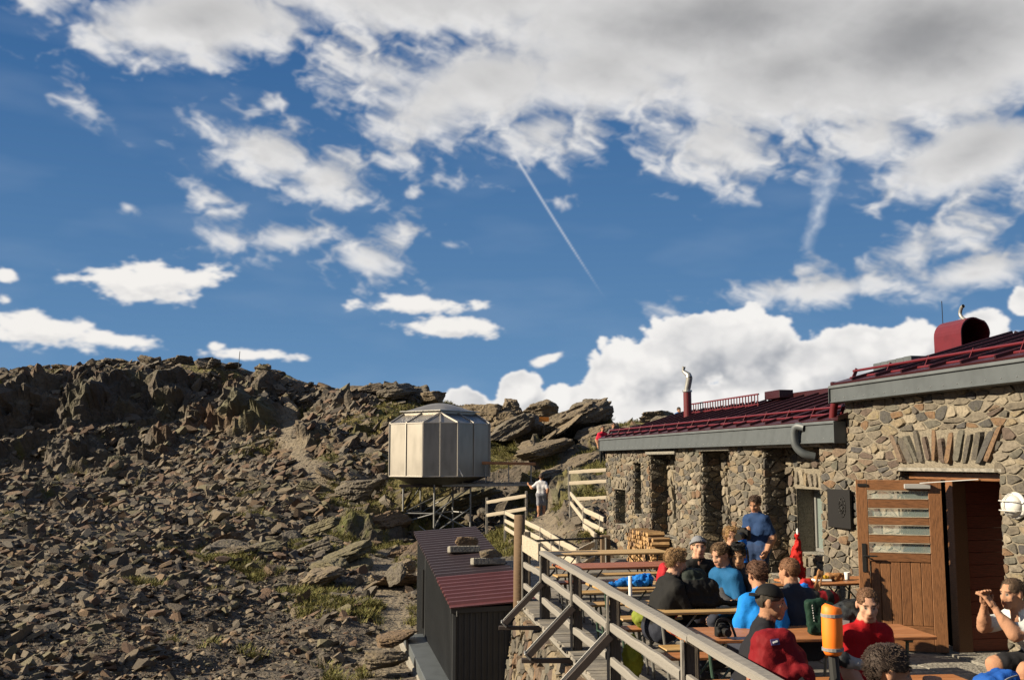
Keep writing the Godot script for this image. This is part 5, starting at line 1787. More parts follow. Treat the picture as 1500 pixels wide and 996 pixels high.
func build_fences():
	var b := [at_px(740, 751, 36), at_px(793, 776, 28.5), at_px(822, 795, 24.8), at_px(847, 808, 22.4)]
	rail_fence("long pale fence running down the left side of the path to the terrace", b, [b[0], b[0].lerp(b[1], 0.45), b[1], b[1].lerp(b[2], 0.6), b[2], b[3]], [0.0, 0.27, 0.52])
	var b2 := [b[3], at_px(870, 797, 24.2)]
	rail_fence("short pale fence closing the far end of the terrace", b2, [b2[1]], [0.0, 0.33])
	var a := [at_px(713, 736, 39.8), at_px(771, 726, 38.7)]
	rail_fence("two railed fence that the hiker in white is holding", a, [a[0] + Vector3(0, 0.12, 0), a[1] + Vector3(0, 0.1, 0)], [0.0, 0.48])
	var c := [at_px(834, 692, 38.3), at_px(892, 688, 37.3)]
	rail_fence("three railed fence on the bank beside the far corner of the hut", c, [c[0] + Vector3(0, 0.15, 0), c[1]], [0.0, 0.40, 0.98])
	var d := [at_px(836, 723, 33.5), at_px(856, 747, 29.5), at_px(885, 761, 27.8)]
	rail_fence("zigzag fence stepping down to the far corner of the hut", d, [d[0], d[1], d[2].lerp(d[1], 0.15)], [0.0, 0.30])
	var e := [at_px(855, 770, 28.5), at_px(873, 785, 26.0)]
	rail_fence("low end piece of fence between the path and the hut corner", e, [e[1]], [0.0])
	var bar := thing("grab_bar", "dark metal bar across the far end of the terrace", "bar", at_px(768, 793, 20.6) * Vector3(1, 0, 1))
	part("bar", tube_mesh([at_px(768, 793, 20.6) - bar.position, at_px(884, 788, 21.6) - bar.position], 0.022, 10), mats["iron"], bar)
	part("upright", tube_mesh([at_px(768, 793, 20.6) * Vector3(1, 0, 1) - bar.position + Vector3(0.02, -1.0, 0), at_px(768, 793, 20.6) - bar.position + Vector3(0.02, 0, 0)], 0.02, 8), mats["iron"], bar)
	var blk := thing("timber_post", "stout brown timber post at the far corner of the terrace by the hut", "post", Vector3(1.96, -0.3, -22.2))
	part("post", box_mesh(Vector3(1.0, 0.22, 0.2), 0.015), mats["round_post"], blk, along(Vector3(0, 0, 0), Vector3(0, 1.0, 0)))
	part("facing_board", box_mesh(Vector3(0.9, 0.14, 0.03), 0.006), mats["rail_wood"], blk, along(Vector3(0.0, 0.05, 0.12), Vector3(0, 0.95, 0.12)))

# ---------------------------------------------------------------- furniture
func board_dir(deg: float) -> Vector3:
	return Vector3(cos(deg_to_rad(deg)), 0, -sin(deg_to_rad(deg)))

func make_table(label: String, left: Vector3, deg: float, long: float, wood: String, metal: String) -> Node3D:
	var t := thing("beer_table", label, "table", left, deg_to_rad(deg), "folding tables on the terrace")
	for k in 4:
		part("plank", box_mesh(Vector3(long, 0.03, 0.168), 0.007), mats["%s%d" % [wood, k % 2]], t, Transform3D(Basis(), Vector3(long * 0.5 + 0.004 * (k % 2), 0.745, (k - 1.5) * 0.172)))
	for x in [0.22, long - 0.22]:
		beam("batten", Vector3(x, 0.715, -0.30), Vector3(x, 0.715, 0.30), 0.025, 0.05, mats[metal], t, 0.004)
		for z in [-0.24, 0.24]:
			part("leg", tube_mesh([Vector3(x, 0.70, z), Vector3(x + (0.07 if x < 1 else -0.07), 0.0, z * 1.15)], 0.016, 8), mats[metal], t)
			part("brace", tube_mesh([Vector3(x + (0.03 if x < 1 else -0.03), 0.34, z * 1.05), Vector3(x + (0.36 if x < 1 else -0.36), 0.715, z)], 0.010, 6), mats[metal], t)
		part("stretcher", tube_mesh([Vector3(x + (0.045 if x < 1 else -0.045), 0.2, -0.27), Vector3(x + (0.045 if x < 1 else -0.045), 0.2, 0.27)], 0.012, 8), mats[metal], t)
	return t

func make_bench(label: String, left: Vector3, deg: float, long: float, wood: String, metal: String) -> Node3D:
	var t := thing("beer_bench", label, "bench", left, deg_to_rad(deg), "folding benches on the terrace")
	for k in 2:
		part("plank", box_mesh(Vector3(long, 0.03, 0.132), 0.007), mats["%s%d" % [wood, k % 2]], t, Transform3D(Basis(), Vector3(long * 0.5, 0.455, (k - 0.5) * 0.136)))
	for x in [0.2, long - 0.2]:
		for z in [-0.10, 0.10]:
			part("leg", tube_mesh([Vector3(x, 0.44, z), Vector3(x + (0.04 if x < 1 else -0.04), 0.0, z * 1.2)], 0.014, 8), mats[metal], t)
		part("brace", tube_mesh([Vector3(x + (0.02 if x < 1 else -0.02), 0.2, 0), Vector3(x + (0.26 if x < 1 else -0.26), 0.44, 0)], 0.009, 6), mats[metal], t)
		part("stretcher", tube_mesh([Vector3(x + 0.02, 0.12, -0.11), Vector3(x + 0.02, 0.12, 0.11)], 0.010, 6), mats[metal], t)
	return t

func build_furniture():
	var rows := [
		[Vector3(0.42, 0, -17.2), 14.0, 2.2, "table_pale", "pale wooden table farthest down the terrace"],
		[Vector3(0.66, 0, -15.1), 14.0, 2.2, "table_red", "dark red brown table behind the one with the blue jacket"],
		[Vector3(0.98, 0, -12.75), 13.0, 2.2, "table_light", "light wooden table with the blue jacket on it"],
		[Vector3(1.24, 0, -10.85), 9.0, 2.2, "table_light", "light wooden table the group sits around with the black bag"],
		[Vector3(1.42, 0, -9.25), 6.0, 2.2, "table_orange", "orange brown table behind the red backpack"],
	]
	var bench_names := [["pale bench behind the farthest table", "pale bench in front of the farthest table"], ["red brown bench behind the dark red table", "light bench in front of the dark red table"], ["light bench behind the table with the blue jacket", "light bench in front of the table with the blue jacket"], ["light bench behind the table with the black bag", "light bench in front of the table with the black bag"], ["orange bench behind the orange brown table", "orange bench in front of the orange brown table"]]
	var bench_wood := [["table_pale", "table_light"], ["table_red", "table_light"], ["table_light", "table_light"], ["table_orange", "table_light"], ["table_orange", "table_orange"]]
	for k in rows.size():
		var q: Array = rows[k]
		var metal: String = ["leg_dark", "leg_dark", "leg_green", "leg_grey", "leg_green"][k]
		make_table(q[4], q[0], q[1], q[2], q[3], metal)
		var d := board_dir(q[1])
		var side := Vector3(-d.z, 0, d.x)
		if side.z < 0: side = -side
		for s in 2:
			make_bench(bench_names[k][s], q[0] + side * (-0.62 if s == 0 else 0.60) + d * (0.05 + 0.06 * s), q[1], 2.15, bench_wood[k][s], metal)
	make_table("orange table with food standing against the hut wall", Vector3(3.42, 0, -13.2), 14.0, 1.25, "table_orange", "leg_green")
	make_bench("orange bench by the hut wall where the blond person sits", Vector3(2.75, 0, -15.2), 12.0, 1.7, "table_orange", "leg_dark")
	make_bench("orange bench nearest the camera under the boy in red", Vector3(2.30, 0, -7.75), 6.0, 1.6, "table_orange", "leg_green")
	make_bench("bench at the right edge under the boy in white", Vector3(4.10, 0, -7.55), 82.0, 1.5, "table_orange", "leg_green")
	make_bench("bench under the nearest dark haired man", Vector3(1.60, 0, -5.35), 4.0, 1.6, "table_orange", "leg_green")

# ---------------------------------------------------------------- soft shapes
# prims: ["c", a, b, ra, rb, color] tapered capsule; ["e", centre, radii, color] ellipsoid; ["b", transform, half size, rounding, color] rounded block
func prim_dist(q: Array, p: Vector3) -> float:
	match q[0]:
		"c":
			var ba: Vector3 = q[2] - q[1]
			var pa: Vector3 = p - q[1]
			var h := clampf(pa.dot(ba) / maxf(ba.length_squared(), 1e-9), 0.0, 1.0)
			return (pa - ba * h).length() - lerpf(q[3], q[4], h)
		"e":
			var r: Vector3 = q[2]
			var v: Vector3 = (p - q[1]) / r
			var l := v.length()
			var g := (v / r).length()
			return l * (l - 1.0) / maxf(g, 1e-4)
		_:
			var l: Vector3 = (q[1] as Transform3D).affine_inverse() * p
			var d: Vector3 = l.abs() - (q[2] as Vector3) + Vector3.ONE * q[3]
			return d.max(Vector3.ZERO).length() + minf(maxf(d.x, maxf(d.y, d.z)), 0.0) - q[3]

func prim_box(q: Array) -> AABB:
	match q[0]:
		"c":
			var r := maxf(q[3], q[4])
			return AABB(q[1], Vector3.ZERO).expand(q[2]).grow(r)
		"e":
			return AABB(q[1] - q[2], q[2] * 2.0)
		_:
			return (q[1] as Transform3D) * AABB(-q[2], q[2] * 2.0)

func prim_color(q: Array) -> Color:
	return q[5] if q[0] == "c" else (q[3] if q[0] == "e" else q[4])

# surface nets over a blended field; returns [vertices, indices]
func soft_shape(prims: Array, cell: float, k := 42.0, amp := 0.0, freq := 8.0, holes := []) -> Array:
	var box := prim_box(prims[0])
	for q in prims: box = box.merge(prim_box(q))
	box = box.grow(cell * 3.0 + 0.01)
	var nx := int(box.size.x / cell) + 2
	var ny := int(box.size.y / cell) + 2
	var nz := int(box.size.z / cell) + 2
	var o := box.position
	var f := PackedFloat32Array()
	f.resize(nx * ny * nz)
	var margin := 2.6 / k + cell
	for q in prims:
		var b := prim_box(q).grow(margin)
		var lo := ((b.position - o) / cell).floor()
		var hi := ((b.end - o) / cell).ceil()
		var i0 := maxi(int(lo.x), 0)
		var i1 := mini(int(hi.x), nx - 1)
		var inv := Transform3D()
		var kind: String = q[0]
		if kind == "b": inv = (q[1] as Transform3D).affine_inverse()
		var a: Vector3 = q[1] if kind != "b" else Vector3.ZERO
		var ba: Vector3 = q[2] - a if kind == "c" else Vector3.ONE
		var l2 := 1.0 / maxf(ba.length_squared(), 1e-9)
		for z in range(maxi(int(lo.z), 0), mini(int(hi.z), nz - 1) + 1):
			for y in range(maxi(int(lo.y), 0), mini(int(hi.y), ny - 1) + 1):
				var row := (z * ny + y) * nx
				var p := o + Vector3(i0, y, z) * cell
				for x in range(i0, i1 + 1):
					var d: float
					if kind == "c":
						var pa := p - a
						var h := clampf(pa.dot(ba) * l2, 0.0, 1.0)
						d = (pa - ba * h).length() - lerpf(q[3], q[4], h)
					else:
						d = prim_dist(q, p)
					if d < margin: f[row + x] += exp(-k * maxf(d, -0.5))
					p.x += cell
	for i in f.size():
		if f[i] > 0.0:
			f[i] = -log(f[i]) / k
			if amp > 0.0:
				var x := i % nx
				var y := (i / nx) % ny
				var z := i / (nx * ny)
				var w := Vector3(o.x + x * cell, (o.y + y * cell) * 0.7, o.z + z * cell) * freq
				f[i] += amp * (n_fine.get_noise_3dv(w) - 0.8 * absf(n_fine.get_noise_3d(w.x * 0.8 + w.y * 0.9, w.y * 1.3 - w.x * 0.5, w.z + 40.0)) + 0.15)
		else:
			f[i] = margin
	if holes:
		for z in nz:
			for y in ny:
				for x in nx:
					var i := (z * ny + y) * nx + x
					if f[i] > 0.05: continue
					var p := o + Vector3(x, y, z) * cell
					for q in holes: f[i] = maxf(f[i], -prim_dist(q, p))
	return nets(f, nx, ny, nz, o, cell)

func nets(f: PackedFloat32Array, nx: int, ny: int, nz: int, o: Vector3, cell: float) -> Array:
	var verts := PackedVector3Array()
	var idx := PackedInt32Array()
	var at := {}
	var off := [0, 1, nx, nx + 1, nx * ny, nx * ny + 1, nx * ny + nx, nx * ny + nx + 1]
	var corner := [Vector3(0, 0, 0), Vector3(1, 0, 0), Vector3(0, 1, 0), Vector3(1, 1, 0), Vector3(0, 0, 1), Vector3(1, 0, 1), Vector3(0, 1, 1), Vector3(1, 1, 1)]
	var edges := [[0, 1], [2, 3], [4, 5], [6, 7], [0, 2], [1, 3], [4, 6], [5, 7], [0, 4], [1, 5], [2, 6], [3, 7]]
	for z in nz - 1:
		for y in ny - 1:
			var row := (z * ny + y) * nx
			for x in nx - 1:
				var i := row + x
				var n := 0
				if f[i] < 0.0: n += 1
				if f[i + 1] < 0.0: n += 1
				if f[i + off[2]] < 0.0: n += 1
				if f[i + off[3]] < 0.0: n += 1
				if f[i + off[4]] < 0.0: n += 1
				if f[i + off[5]] < 0.0: n += 1
				if f[i + off[6]] < 0.0: n += 1
				if f[i + off[7]] < 0.0: n += 1
				if n == 0 or n == 8: continue
				var s := Vector3.ZERO
				var c := 0
				for e in edges:
					var a := f[i + off[e[0]]]
					var b := f[i + off[e[1]]]
					if (a < 0.0) != (b < 0.0):
						s += (corner[e[0]] as Vector3).lerp(corner[e[1]], a / (a - b))
						c += 1
				at[i] = verts.size()
				verts.append(o + (Vector3(x, y, z) + s / c) * cell)
	var step := [1, nx, nx * ny]
	for i in at:
		var v0: float = f[i]
		for ax in 3:
			var j: int = i + step[ax]
			if j >= f.size(): continue
			if (v0 < 0.0) == (f[j] < 0.0): continue
			var u: int = step[(ax + 1) % 3]
			var w: int = step[(ax + 2) % 3]
			if not (at.has(i - u) and at.has(i - w) and at.has(i - u - w)): continue
			var q := [at[i], at[i - u], at[i - u - w], at[i - w]]
			if v0 < 0.0: q.reverse()
			idx.append_array(PackedInt32Array([q[0], q[1], q[2], q[0], q[2], q[3]]))
	return [verts, idx]

class Soft:
	var v := PackedVector3Array()
	var c := PackedColorArray()
	var i := PackedInt32Array()
	func add(shape: Array, colors: PackedColorArray, xf := Transform3D()):
		var n := v.size()
		var flip := xf.basis.determinant() < 0.0
		for p in shape[0]: v.append(xf * p)
		c.append_array(colors)
		var src: PackedInt32Array = shape[1]
		for k in range(0, src.size(), 3):
			i.append(n + src[k])
			i.append(n + src[k + (2 if flip else 1)])
			i.append(n + src[k + (1 if flip else 2)])
	func mesh() -> ArrayMesh:
		var nor := PackedVector3Array()
		nor.resize(v.size())
		for k in range(0, i.size(), 3):
			var g := (v[i[k + 2]] - v[i[k]]).cross(v[i[k + 1]] - v[i[k]])
			nor[i[k]] += g
			nor[i[k + 1]] += g
			nor[i[k + 2]] += g
		for k in nor.size(): nor[k] = nor[k].normalized()
		var a := []
		a.resize(Mesh.ARRAY_MAX)
		a[Mesh.ARRAY_VERTEX] = v
		a[Mesh.ARRAY_NORMAL] = nor
		a[Mesh.ARRAY_COLOR] = c
		a[Mesh.ARRAY_INDEX] = i
		var m := ArrayMesh.new()
		m.add_surface_from_arrays(Mesh.PRIMITIVE_TRIANGLES, a)
		return m

func nearest_colors(shape: Array, prims: Array) -> PackedColorArray:
	var out := PackedColorArray()
	for p in shape[0]:
		var best := 1e9
		var c := Color.WHITE
		for q in prims:
			var d := prim_dist(q, p)
			if d < best:
				best = d
				c = prim_color(q)
		out.append(c)
	return out

func soft_mesh(prims: Array, cell := 0.016, k := 42.0, amp := 0.0, freq := 8.0) -> ArrayMesh:
	var s := Soft.new()
	var shape := soft_shape(prims, cell, k, amp, freq)
	s.add(shape, nearest_colors(shape, prims))
	return s.mesh()

# ---------------------------------------------------------------- people
var head_shape := []
var head_tags := PackedInt32Array()
var hand_shape := {}
var hair_shapes := {}

func make_head():
	var w := Color.WHITE
	var prims := [
		["e", Vector3(0, 0.035, 0.012), Vector3(0.074, 0.088, 0.094), w],
		["e", Vector3(0, -0.035, -0.030), Vector3(0.058, 0.078, 0.062), w],
		["c", Vector3(-0.012, -0.098, -0.066), Vector3(0.012, -0.098, -0.066), 0.022, 0.022, w],
		["c", Vector3(0, 0.012, -0.086), Vector3(0, -0.028, -0.104), 0.009, 0.013, w],
		["c", Vector3(-0.014, -0.032, -0.092), Vector3(0.014, -0.032, -0.092), 0.010, 0.010, w],
		["c", Vector3(-0.036, 0.028, -0.074), Vector3(0.036, 0.028, -0.074), 0.014, 0.014, w],
		["c", Vector3(-0.045, -0.022, -0.062), Vector3(-0.040, -0.05, -0.055), 0.018, 0.016, w],
		["c", Vector3(0.045, -0.022, -0.062), Vector3(0.040, -0.05, -0.055), 0.018, 0.016, w],
		["c", Vector3(-0.020, -0.062, -0.086), Vector3(0.020, -0.062, -0.086), 0.008, 0.008, w],
		["c", Vector3(-0.017, -0.074, -0.084), Vector3(0.017, -0.074, -0.084), 0.008, 0.008, w],
		["e", Vector3(-0.079, -0.004, 0.012), Vector3(0.010, 0.031, 0.019), w],
		["e", Vector3(0.079, -0.004, 0.012), Vector3(0.010, 0.031, 0.019), w],
		["c", Vector3(0, -0.06, 0.022), Vector3(0, -0.19, 0.034), 0.052, 0.056, w],
	]
	head_shape = soft_shape(prims, 0.0065, 130.0, 0.0, 8.0, [["e", Vector3(-0.031, 0.004, -0.098), Vector3(0.017, 0.010, 0.014), w], ["e", Vector3(0.031, 0.004, -0.098), Vector3(0.017, 0.010, 0.014), w]])
	for p: Vector3 in head_shape[0]:
		var t := 0
		var eye := minf(p.distance_to(Vector3(-0.031, 0.003, -0.085)), p.distance_to(Vector3(0.031, 0.003, -0.085)))
		if absf(p.y + 0.068) < 0.010 and absf(p.x) < 0.026 and p.z < -0.078: t = 1
		elif absf(p.y - 0.026) < 0.0055 and absf(absf(p.x) - 0.031) < 0.019 and p.z < -0.07: t = 3
		elif eye < 0.0085: t = 3
		elif eye < 0.014: t = 2
		head_tags.append(t)
	# a right hand, palm down, fingers along -z, gently curled; thumb from the side of the palm
	for kind in ["open", "curl"]:
		var bend: float = 0.35 if kind == "open" else 1.05
		var hp := [["b", Transform3D(Basis(), Vector3(0, 0, -0.045)), Vector3(0.040, 0.014, 0.046), 0.013, w], ["c", Vector3(0, 0, 0.03), Vector3(0, 0, -0.02), 0.026, 0.026, w]]
		var lens := [0.066, 0.080, 0.086, 0.078]
		for f in 4:
			var x := [0.031, 0.0105, -0.0105, -0.031][3 - f] as float
			var p := Vector3(x, 0.0, -0.085)
			var ang := 0.15
			for seg in 3:
				ang += bend * [0.5, 0.9, 0.6][seg]
				var l: float = lens[[3, 2, 1, 0][3 - f]] * [0.46, 0.30, 0.24][seg]
				var q := p + Vector3(x * 0.06, -sin(ang) * l, -cos(ang) * l)
				hp.append(["c", p, q, 0.0092 - seg * 0.0008, 0.0088 - seg * 0.0008, w])
				p = q
		hp.append(["c", Vector3(-0.030, -0.004, -0.012), Vector3(-0.056, -0.014, -0.046), 0.014, 0.011, w])
		hp.append(["c", Vector3(-0.056, -0.014, -0.046), Vector3(-0.058, -0.022, -0.078), 0.0105, 0.009, w])
		hand_shape[kind] = soft_shape(hp, 0.0055, 190.0)
	# hair and headgear, cut to their outline
	for kind in ["short", "crop", "swept", "long", "cap", "beanie"]: hair_shapes[kind] = make_hair(kind)

func make_hair(kind: String) -> Array:
	var cell := 0.0075
	var lo := Vector3(-0.125, -0.22 if kind == "long" else -0.13, -0.15)
	var nx := 34
	var ny := 48 if kind == "long" else 38
	var nz := 42
	var f := PackedFloat32Array()
	f.resize(nx * ny * nz)
	var grow: float = {"short": 0.012, "crop": 0.007, "swept": 0.014, "long": 0.013, "cap": 0.012, "beanie": 0.014}[kind]
	for z in nz:
		for y in ny:
			for x in nx:
				var p := lo + Vector3(x, y, z) * cell
				var r := Vector3(0.074, 0.088, 0.094) + Vector3.ONE * grow
				var c := Vector3(0, 0.035, 0.012)
				if kind == "swept":
					c.y += 0.010
					r.y += 0.006
				var v := (p - c) / r
				var l := v.length()
				var d := l * (l - 1.0) / maxf((v / r).length(), 1e-4)
				if kind == "long":
					d = minf(d, prim_dist(["c", Vector3(0, 0.0, 0.055), Vector3(0, -0.17, 0.075), 0.062, 0.045, Color.WHITE], p))
				if kind == "swept":
					d = minf(d, prim_dist(["c", Vector3(-0.03, 0.125, -0.045), Vector3(0.04, 0.132, -0.05), 0.022, 0.018, Color.WHITE], p))
				if kind in ["short", "crop", "swept", "long"]:
					d += 0.0022 * n_fine.get_noise_3d(p.x * 42.0, p.y * 16.0, p.z * 42.0) + 0.004 * n_fine.get_noise_3d(p.x * 16.0, p.y * 10.0, p.z * 16.0)
					# hairline: from the forehead back over the ear to the nape
					var face := p.z + 0.058 + clampf((0.078 - p.y) * 0.55, -0.03, 0.06)
					var line := -face if p.y < 0.082 else (0.082 - p.y) - 0.004
					if p.y < 0.082: d = maxf(d, -face)
					if kind != "long": d = maxf(d, -(p.y + 0.060 - 0.0 * line) if p.z > 0.045 else -(p.y - 0.010 - clampf((0.045 - p.z) * 0.1, 0.0, 0.02)))
				elif kind == "cap":
					d = maxf(d, -(p.y - 0.048 - p.z * 0.10))
					d = minf(d, maxf(prim_dist(["e", Vector3(0, 0.046, 0.105), Vector3(0.072, 0.010, 0.075), Color.WHITE], p), -(p.z - 0.06)))
				else:
					d = maxf(d, -(p.y - 0.040 + p.z * 0.35))
					d = minf(d, maxf(absf(l - 1.03) * 0.085 - 0.008, absf(p.y - 0.052 + p.z * 0.35) - 0.016))
					d += 0.002 * sin(atan2(p.x, p.z) * 26.0)
				f[(z * ny + y) * nx + x] = d
	return nets(f, nx, ny, nz, lo, cell)

# loose locks over the hair so that its outline is not a shell
func add_locks(hair: Soft, hx: Transform3D, tint: Color, kind: String):
	var r := RandomNumberGenerator.new()
	r.seed = 9
	var src: PackedVector3Array = hair_shapes[kind][0]
	var long: float = {"short": 0.030, "crop": 0.013, "swept": 0.036, "long": 0.06}.get(kind, 0.03)
	var v := PackedVector3Array()
	var idx := PackedInt32Array()
	var col := PackedColorArray()
	for k in 1300:
		var p := src[r.randi() % src.size()]
		var n := (p - Vector3(0, 0.03, 0.012)).normalized()
		# from the crown outwards and down
		var flow := (n - Vector3(0, 1, 0.25).normalized() * n.dot(Vector3(0, 1, 0.25).normalized())).normalized()
		var dir := (flow + n * r.randf_range(-0.02, 0.12) + Vector3(r.randf_range(-0.12, 0.12), r.randf_range(-0.08, 0.04), r.randf_range(-0.12, 0.12))).normalized()
		var side := dir.cross(n).normalized() * r.randf_range(0.0013, 0.0028)
		var base := p - n * 0.004
		var l := long * r.randf_range(0.5, 1.1)
		var mid := base + dir * l * 0.55 + n * 0.003
		var tip := base + dir * l - n * l * 0.12
		var b := v.size()
		v.append_array(PackedVector3Array([hx * (base - side), hx * (base + side), hx * (mid - side * 0.8), hx * (mid + side * 0.8), hx * tip, hx * (mid + n * 0.004)]))
		var c := tint * r.randf_range(0.78, 1.22)
		for q in 6: col.append(c)
		idx.append_array(PackedInt32Array([b, b + 5, b + 1, b, b + 2, b + 5, b + 1, b + 5, b + 3, b + 2, b + 4, b + 5, b + 5, b + 4, b + 3, b + 2, b + 3, b + 4]))
	hair.add([v, idx], col)

func two_bone(a: Vector3, target: Vector3, l1: float, l2: float, hint: Vector3) -> Array:
	var d := target - a
	var dist := clampf(d.length(), absf(l1 - l2) + 0.02, l1 + l2 - 0.004)
	var dir := d.normalized()
	var x := (l1 * l1 - l2 * l2 + dist * dist) / (2.0 * dist)
	var h := sqrt(maxf(l1 * l1 - x * x, 0.0))
	var side := (hint - dir * hint.dot(dir)).normalized()
	return [a + dir * x + side * h, a + dir * dist]

# spec keys: label, px, py (top of the head in the picture) or at; face (world direction), pose, lean, look (yaw, pitch), left, right (wrist targets: x right, y up, z back, from the shoulders' middle),
# shirt, sleeve, pants, legs ("long" / "shorts"), skin, hair, hair_kind, shoes
func person(s: Dictionary) -> Node3D:
	var small: bool = s.get("far", false)
	var sit: bool = s.get("pose", "sit") == "sit"
	var lean: float = s.get("lean", 0.22 if sit else 0.03)
	var sc: float = s.get("scale", 1.0)
	var skin: Color = s.get("skin", Color(0.46, 0.255, 0.165))
	var shirt: Color = s.shirt
	var pants: Color = s.get("pants", Color(0.03, 0.035, 0.05))
	var shoes: Color = s.get("shoes", Color(0.05, 0.045, 0.04))
	var pel := Vector3(0, 0.565 if sit else 0.94, 0)
	var up := Vector3(0, cos(lean), -sin(lean))
	var fwd := Vector3(0, -sin(lean), -cos(lean))
	var chest := pel + up * 0.27
	var sho := pel + up * 0.455
	var neck := pel + up * 0.50
	var head := neck + Vector3(0, cos(lean * 0.6), -sin(lean * 0.6)) * 0.168 - Vector3(0, 0, 0.02)
	var look: Array = s.get("look", [0.0, 0.0])
	var head_basis := Basis.from_euler(Vector3(look[1], look[0], look[2] if look.size() > 2 else 0.0))
	var P := []
	# torso
	for x in [-0.075, 0.075]:
		P.append(["c", pel + Vector3(x, 0.03, 0.0), chest + Vector3(x * 1.12, 0, 0.0), 0.108, 0.112, shirt])
		P.append(["c", chest + Vector3(x * 1.1, 0.0, 0), sho + Vector3(x * 1.25, -0.045, 0), 0.106, 0.086, shirt])
	P.append(["c", sho + Vector3(-0.135, -0.015, 0), sho + Vector3(0.135, -0.015, 0), 0.066, 0.066, shirt])
	P.append(["c", sho + Vector3(0, 0.02, 0), neck + up * 0.02, 0.075, 0.062, shirt])
	P.append(["c", neck + up * 0.025, head + Vector3(0, -0.07, 0.015), 0.054, 0.052, skin])
	P.append(["c", pel + Vector3(-0.09, -0.02, 0.0), pel + Vector3(0.09, -0.02, 0.0), 0.122, 0.122, pants])
	# legs
	for side in [-1.0, 1.0]:
		var hip := pel + Vector3(0.095 * side, -0.03, 0)
		var knee: Vector3
		var ank: Vector3
		if sit:
			var kd: float = s.get("knee", 0.13)
			knee = Vector3(kd * side, 0.52, -0.44)
			ank = Vector3((kd + 0.01) * side, 0.10, -0.40 + s.get("tuck", 0.0))
		else:
			var stride: float = s.get("stride", 0.0) * side
			knee = Vector3(0.10 * side, 0.50, -0.03 - stride * 0.5)
			ank = Vector3(0.10 * side, 0.09 + maxf(-stride, 0.0) * 0.25, 0.02 - stride)
		if s.get("legs", "long") == "long":
			P.append(["c", hip, knee, 0.096, 0.068, pants])
			P.append(["c", knee, ank, 0.066, 0.050, pants])
		else:
			var m := hip.lerp(knee, 0.80)
			P.append(["c", hip, m, 0.100, 0.090, pants])
			P.append(["c", m, knee, 0.066, 0.058, skin])
			P.append(["c", knee, knee.lerp(ank, 0.45), 0.056, 0.056, skin])
			P.append(["c", knee.lerp(ank, 0.45), ank, 0.055, 0.036, skin])
		P.append(["c", ank + Vector3(0, -0.035, 0.03), ank + Vector3(0.01 * side, -0.045, -0.16), 0.048, 0.040, shoes])
	# arms
	var hands := []
	for side in [-1.0, 1.0]:
		var a := sho + Vector3(0.162 * side, -0.03, 0)
		var target: Vector3 = s.get("left" if side < 0 else "right", Vector3(0.16 * side, -0.40, -0.24) if sit else Vector3(0.24 * side, -0.52, -0.04))
		var hint := Vector3(0.45 * side, -0.8, 0.5)
		var e := two_bone(a, sho + target, 0.285, 0.255, hint)
		var elbow: Vector3 = e[0]
		var wrist: Vector3 = e[1]
		if s.get("sleeve", "short") == "long":
			P.append(["c", a, elbow, 0.066, 0.053, shirt])
			P.append(["c", elbow, wrist.lerp(elbow, 0.06), 0.051, 0.040, shirt])
		else:
			var m := a.lerp(elbow, 0.66)
			P.append(["c", a, m, 0.068, 0.066, shirt])
			P.append(["c", m, elbow, 0.046, 0.041, skin])
			P.append(["c", elbow, elbow.lerp(wrist, 0.35), 0.041, 0.042, skin])
		P.append(["c", elbow.lerp(wrist, 0.35), wrist, 0.040, 0.028, skin if s.get("sleeve", "short") != "long" else shirt])
		hands.append([wrist, (wrist - elbow).normalized(), side])
	var body := Soft.new()
	var shape := soft_shape(P, 0.03 if small else 0.018, 46.0, 0.013, 7.0)
	body.add(shape, nearest_colors(shape, P))
	if not head_shape: make_head()
	var hs: float = s.get("head", 1.03)
	var hx := Transform3D(head_basis.scaled(Vector3.ONE * hs), head)
	var pal := [skin, skin * Color(0.82, 0.55, 0.52), Color(0.27, 0.22, 0.19), Color(0.035, 0.025, 0.02)]
	var hc := PackedColorArray()
	for t in head_tags: hc.append(pal[t])
	body.add(head_shape, hc, hx)
	for h in hands:
		var z: Vector3 = -h[1]
		var inward := Vector3(-h[2], 0, 0) if not sit else Vector3(-h[2] * 0.4, -0.9, 0)
		var y := -(inward - z * inward.dot(z)).normalized()
		var b := Basis(y.cross(z), y, z)
		if h[2] < 0: b.x = -b.x
		var kind: String = s.get("grip", "open")
		var col := PackedColorArray()
		col.resize(hand_shape[kind][0].size())
		col.fill(skin)
		body.add(hand_shape[kind], col, Transform3D(b, h[0] + h[1] * 0.012))
	var face: Vector3 = (s.face as Vector3).normalized()
	var turn := atan2(-face.x, -face.z)
	var top := (head + head_basis * Vector3(0, 0.132 * hs, 0)) * sc
	var where: Vector3
	if s.has("at"):
		where = s.at
	else:
		# set the figure where the line of sight through the top of the head meets that height
		var base: float = s.get("base", 0.0)
		var far := at_px(s.px, s.py, 10.0)
		var t: float = (top.y + base - CAM_H) / (far.y - CAM_H)
		where = Vector3(0, CAM_H, 0) + (far - Vector3(0, CAM_H, 0)) * t
		where -= Basis(Vector3.UP, turn) * Vector3(top.x, 0, top.z)
		where.y = base
	var o := thing("person", s.label, "person", where, turn)
	o.scale = Vector3.ONE * sc
	part("body", body.mesh(), mats["body"], o)
	var hair := Soft.new()
	var kind: String = s.get("hair_kind", "short")
	var tint: Color = s.get("hair", Color(0.04, 0.025, 0.015))
	var col := PackedColorArray()
	col.resize(hair_shapes[kind][0].size())
	col.fill(tint)
	hair.add(hair_shapes[kind], col, hx)
	if not small and not (kind in ["cap", "beanie"]): add_locks(hair, hx, tint, kind)
	part({"cap": "cap", "beanie": "beanie"}.get(kind, "hair"), hair.mesh(), mats["cloth"] if kind in ["cap", "beanie"] else mats["hair"], o)
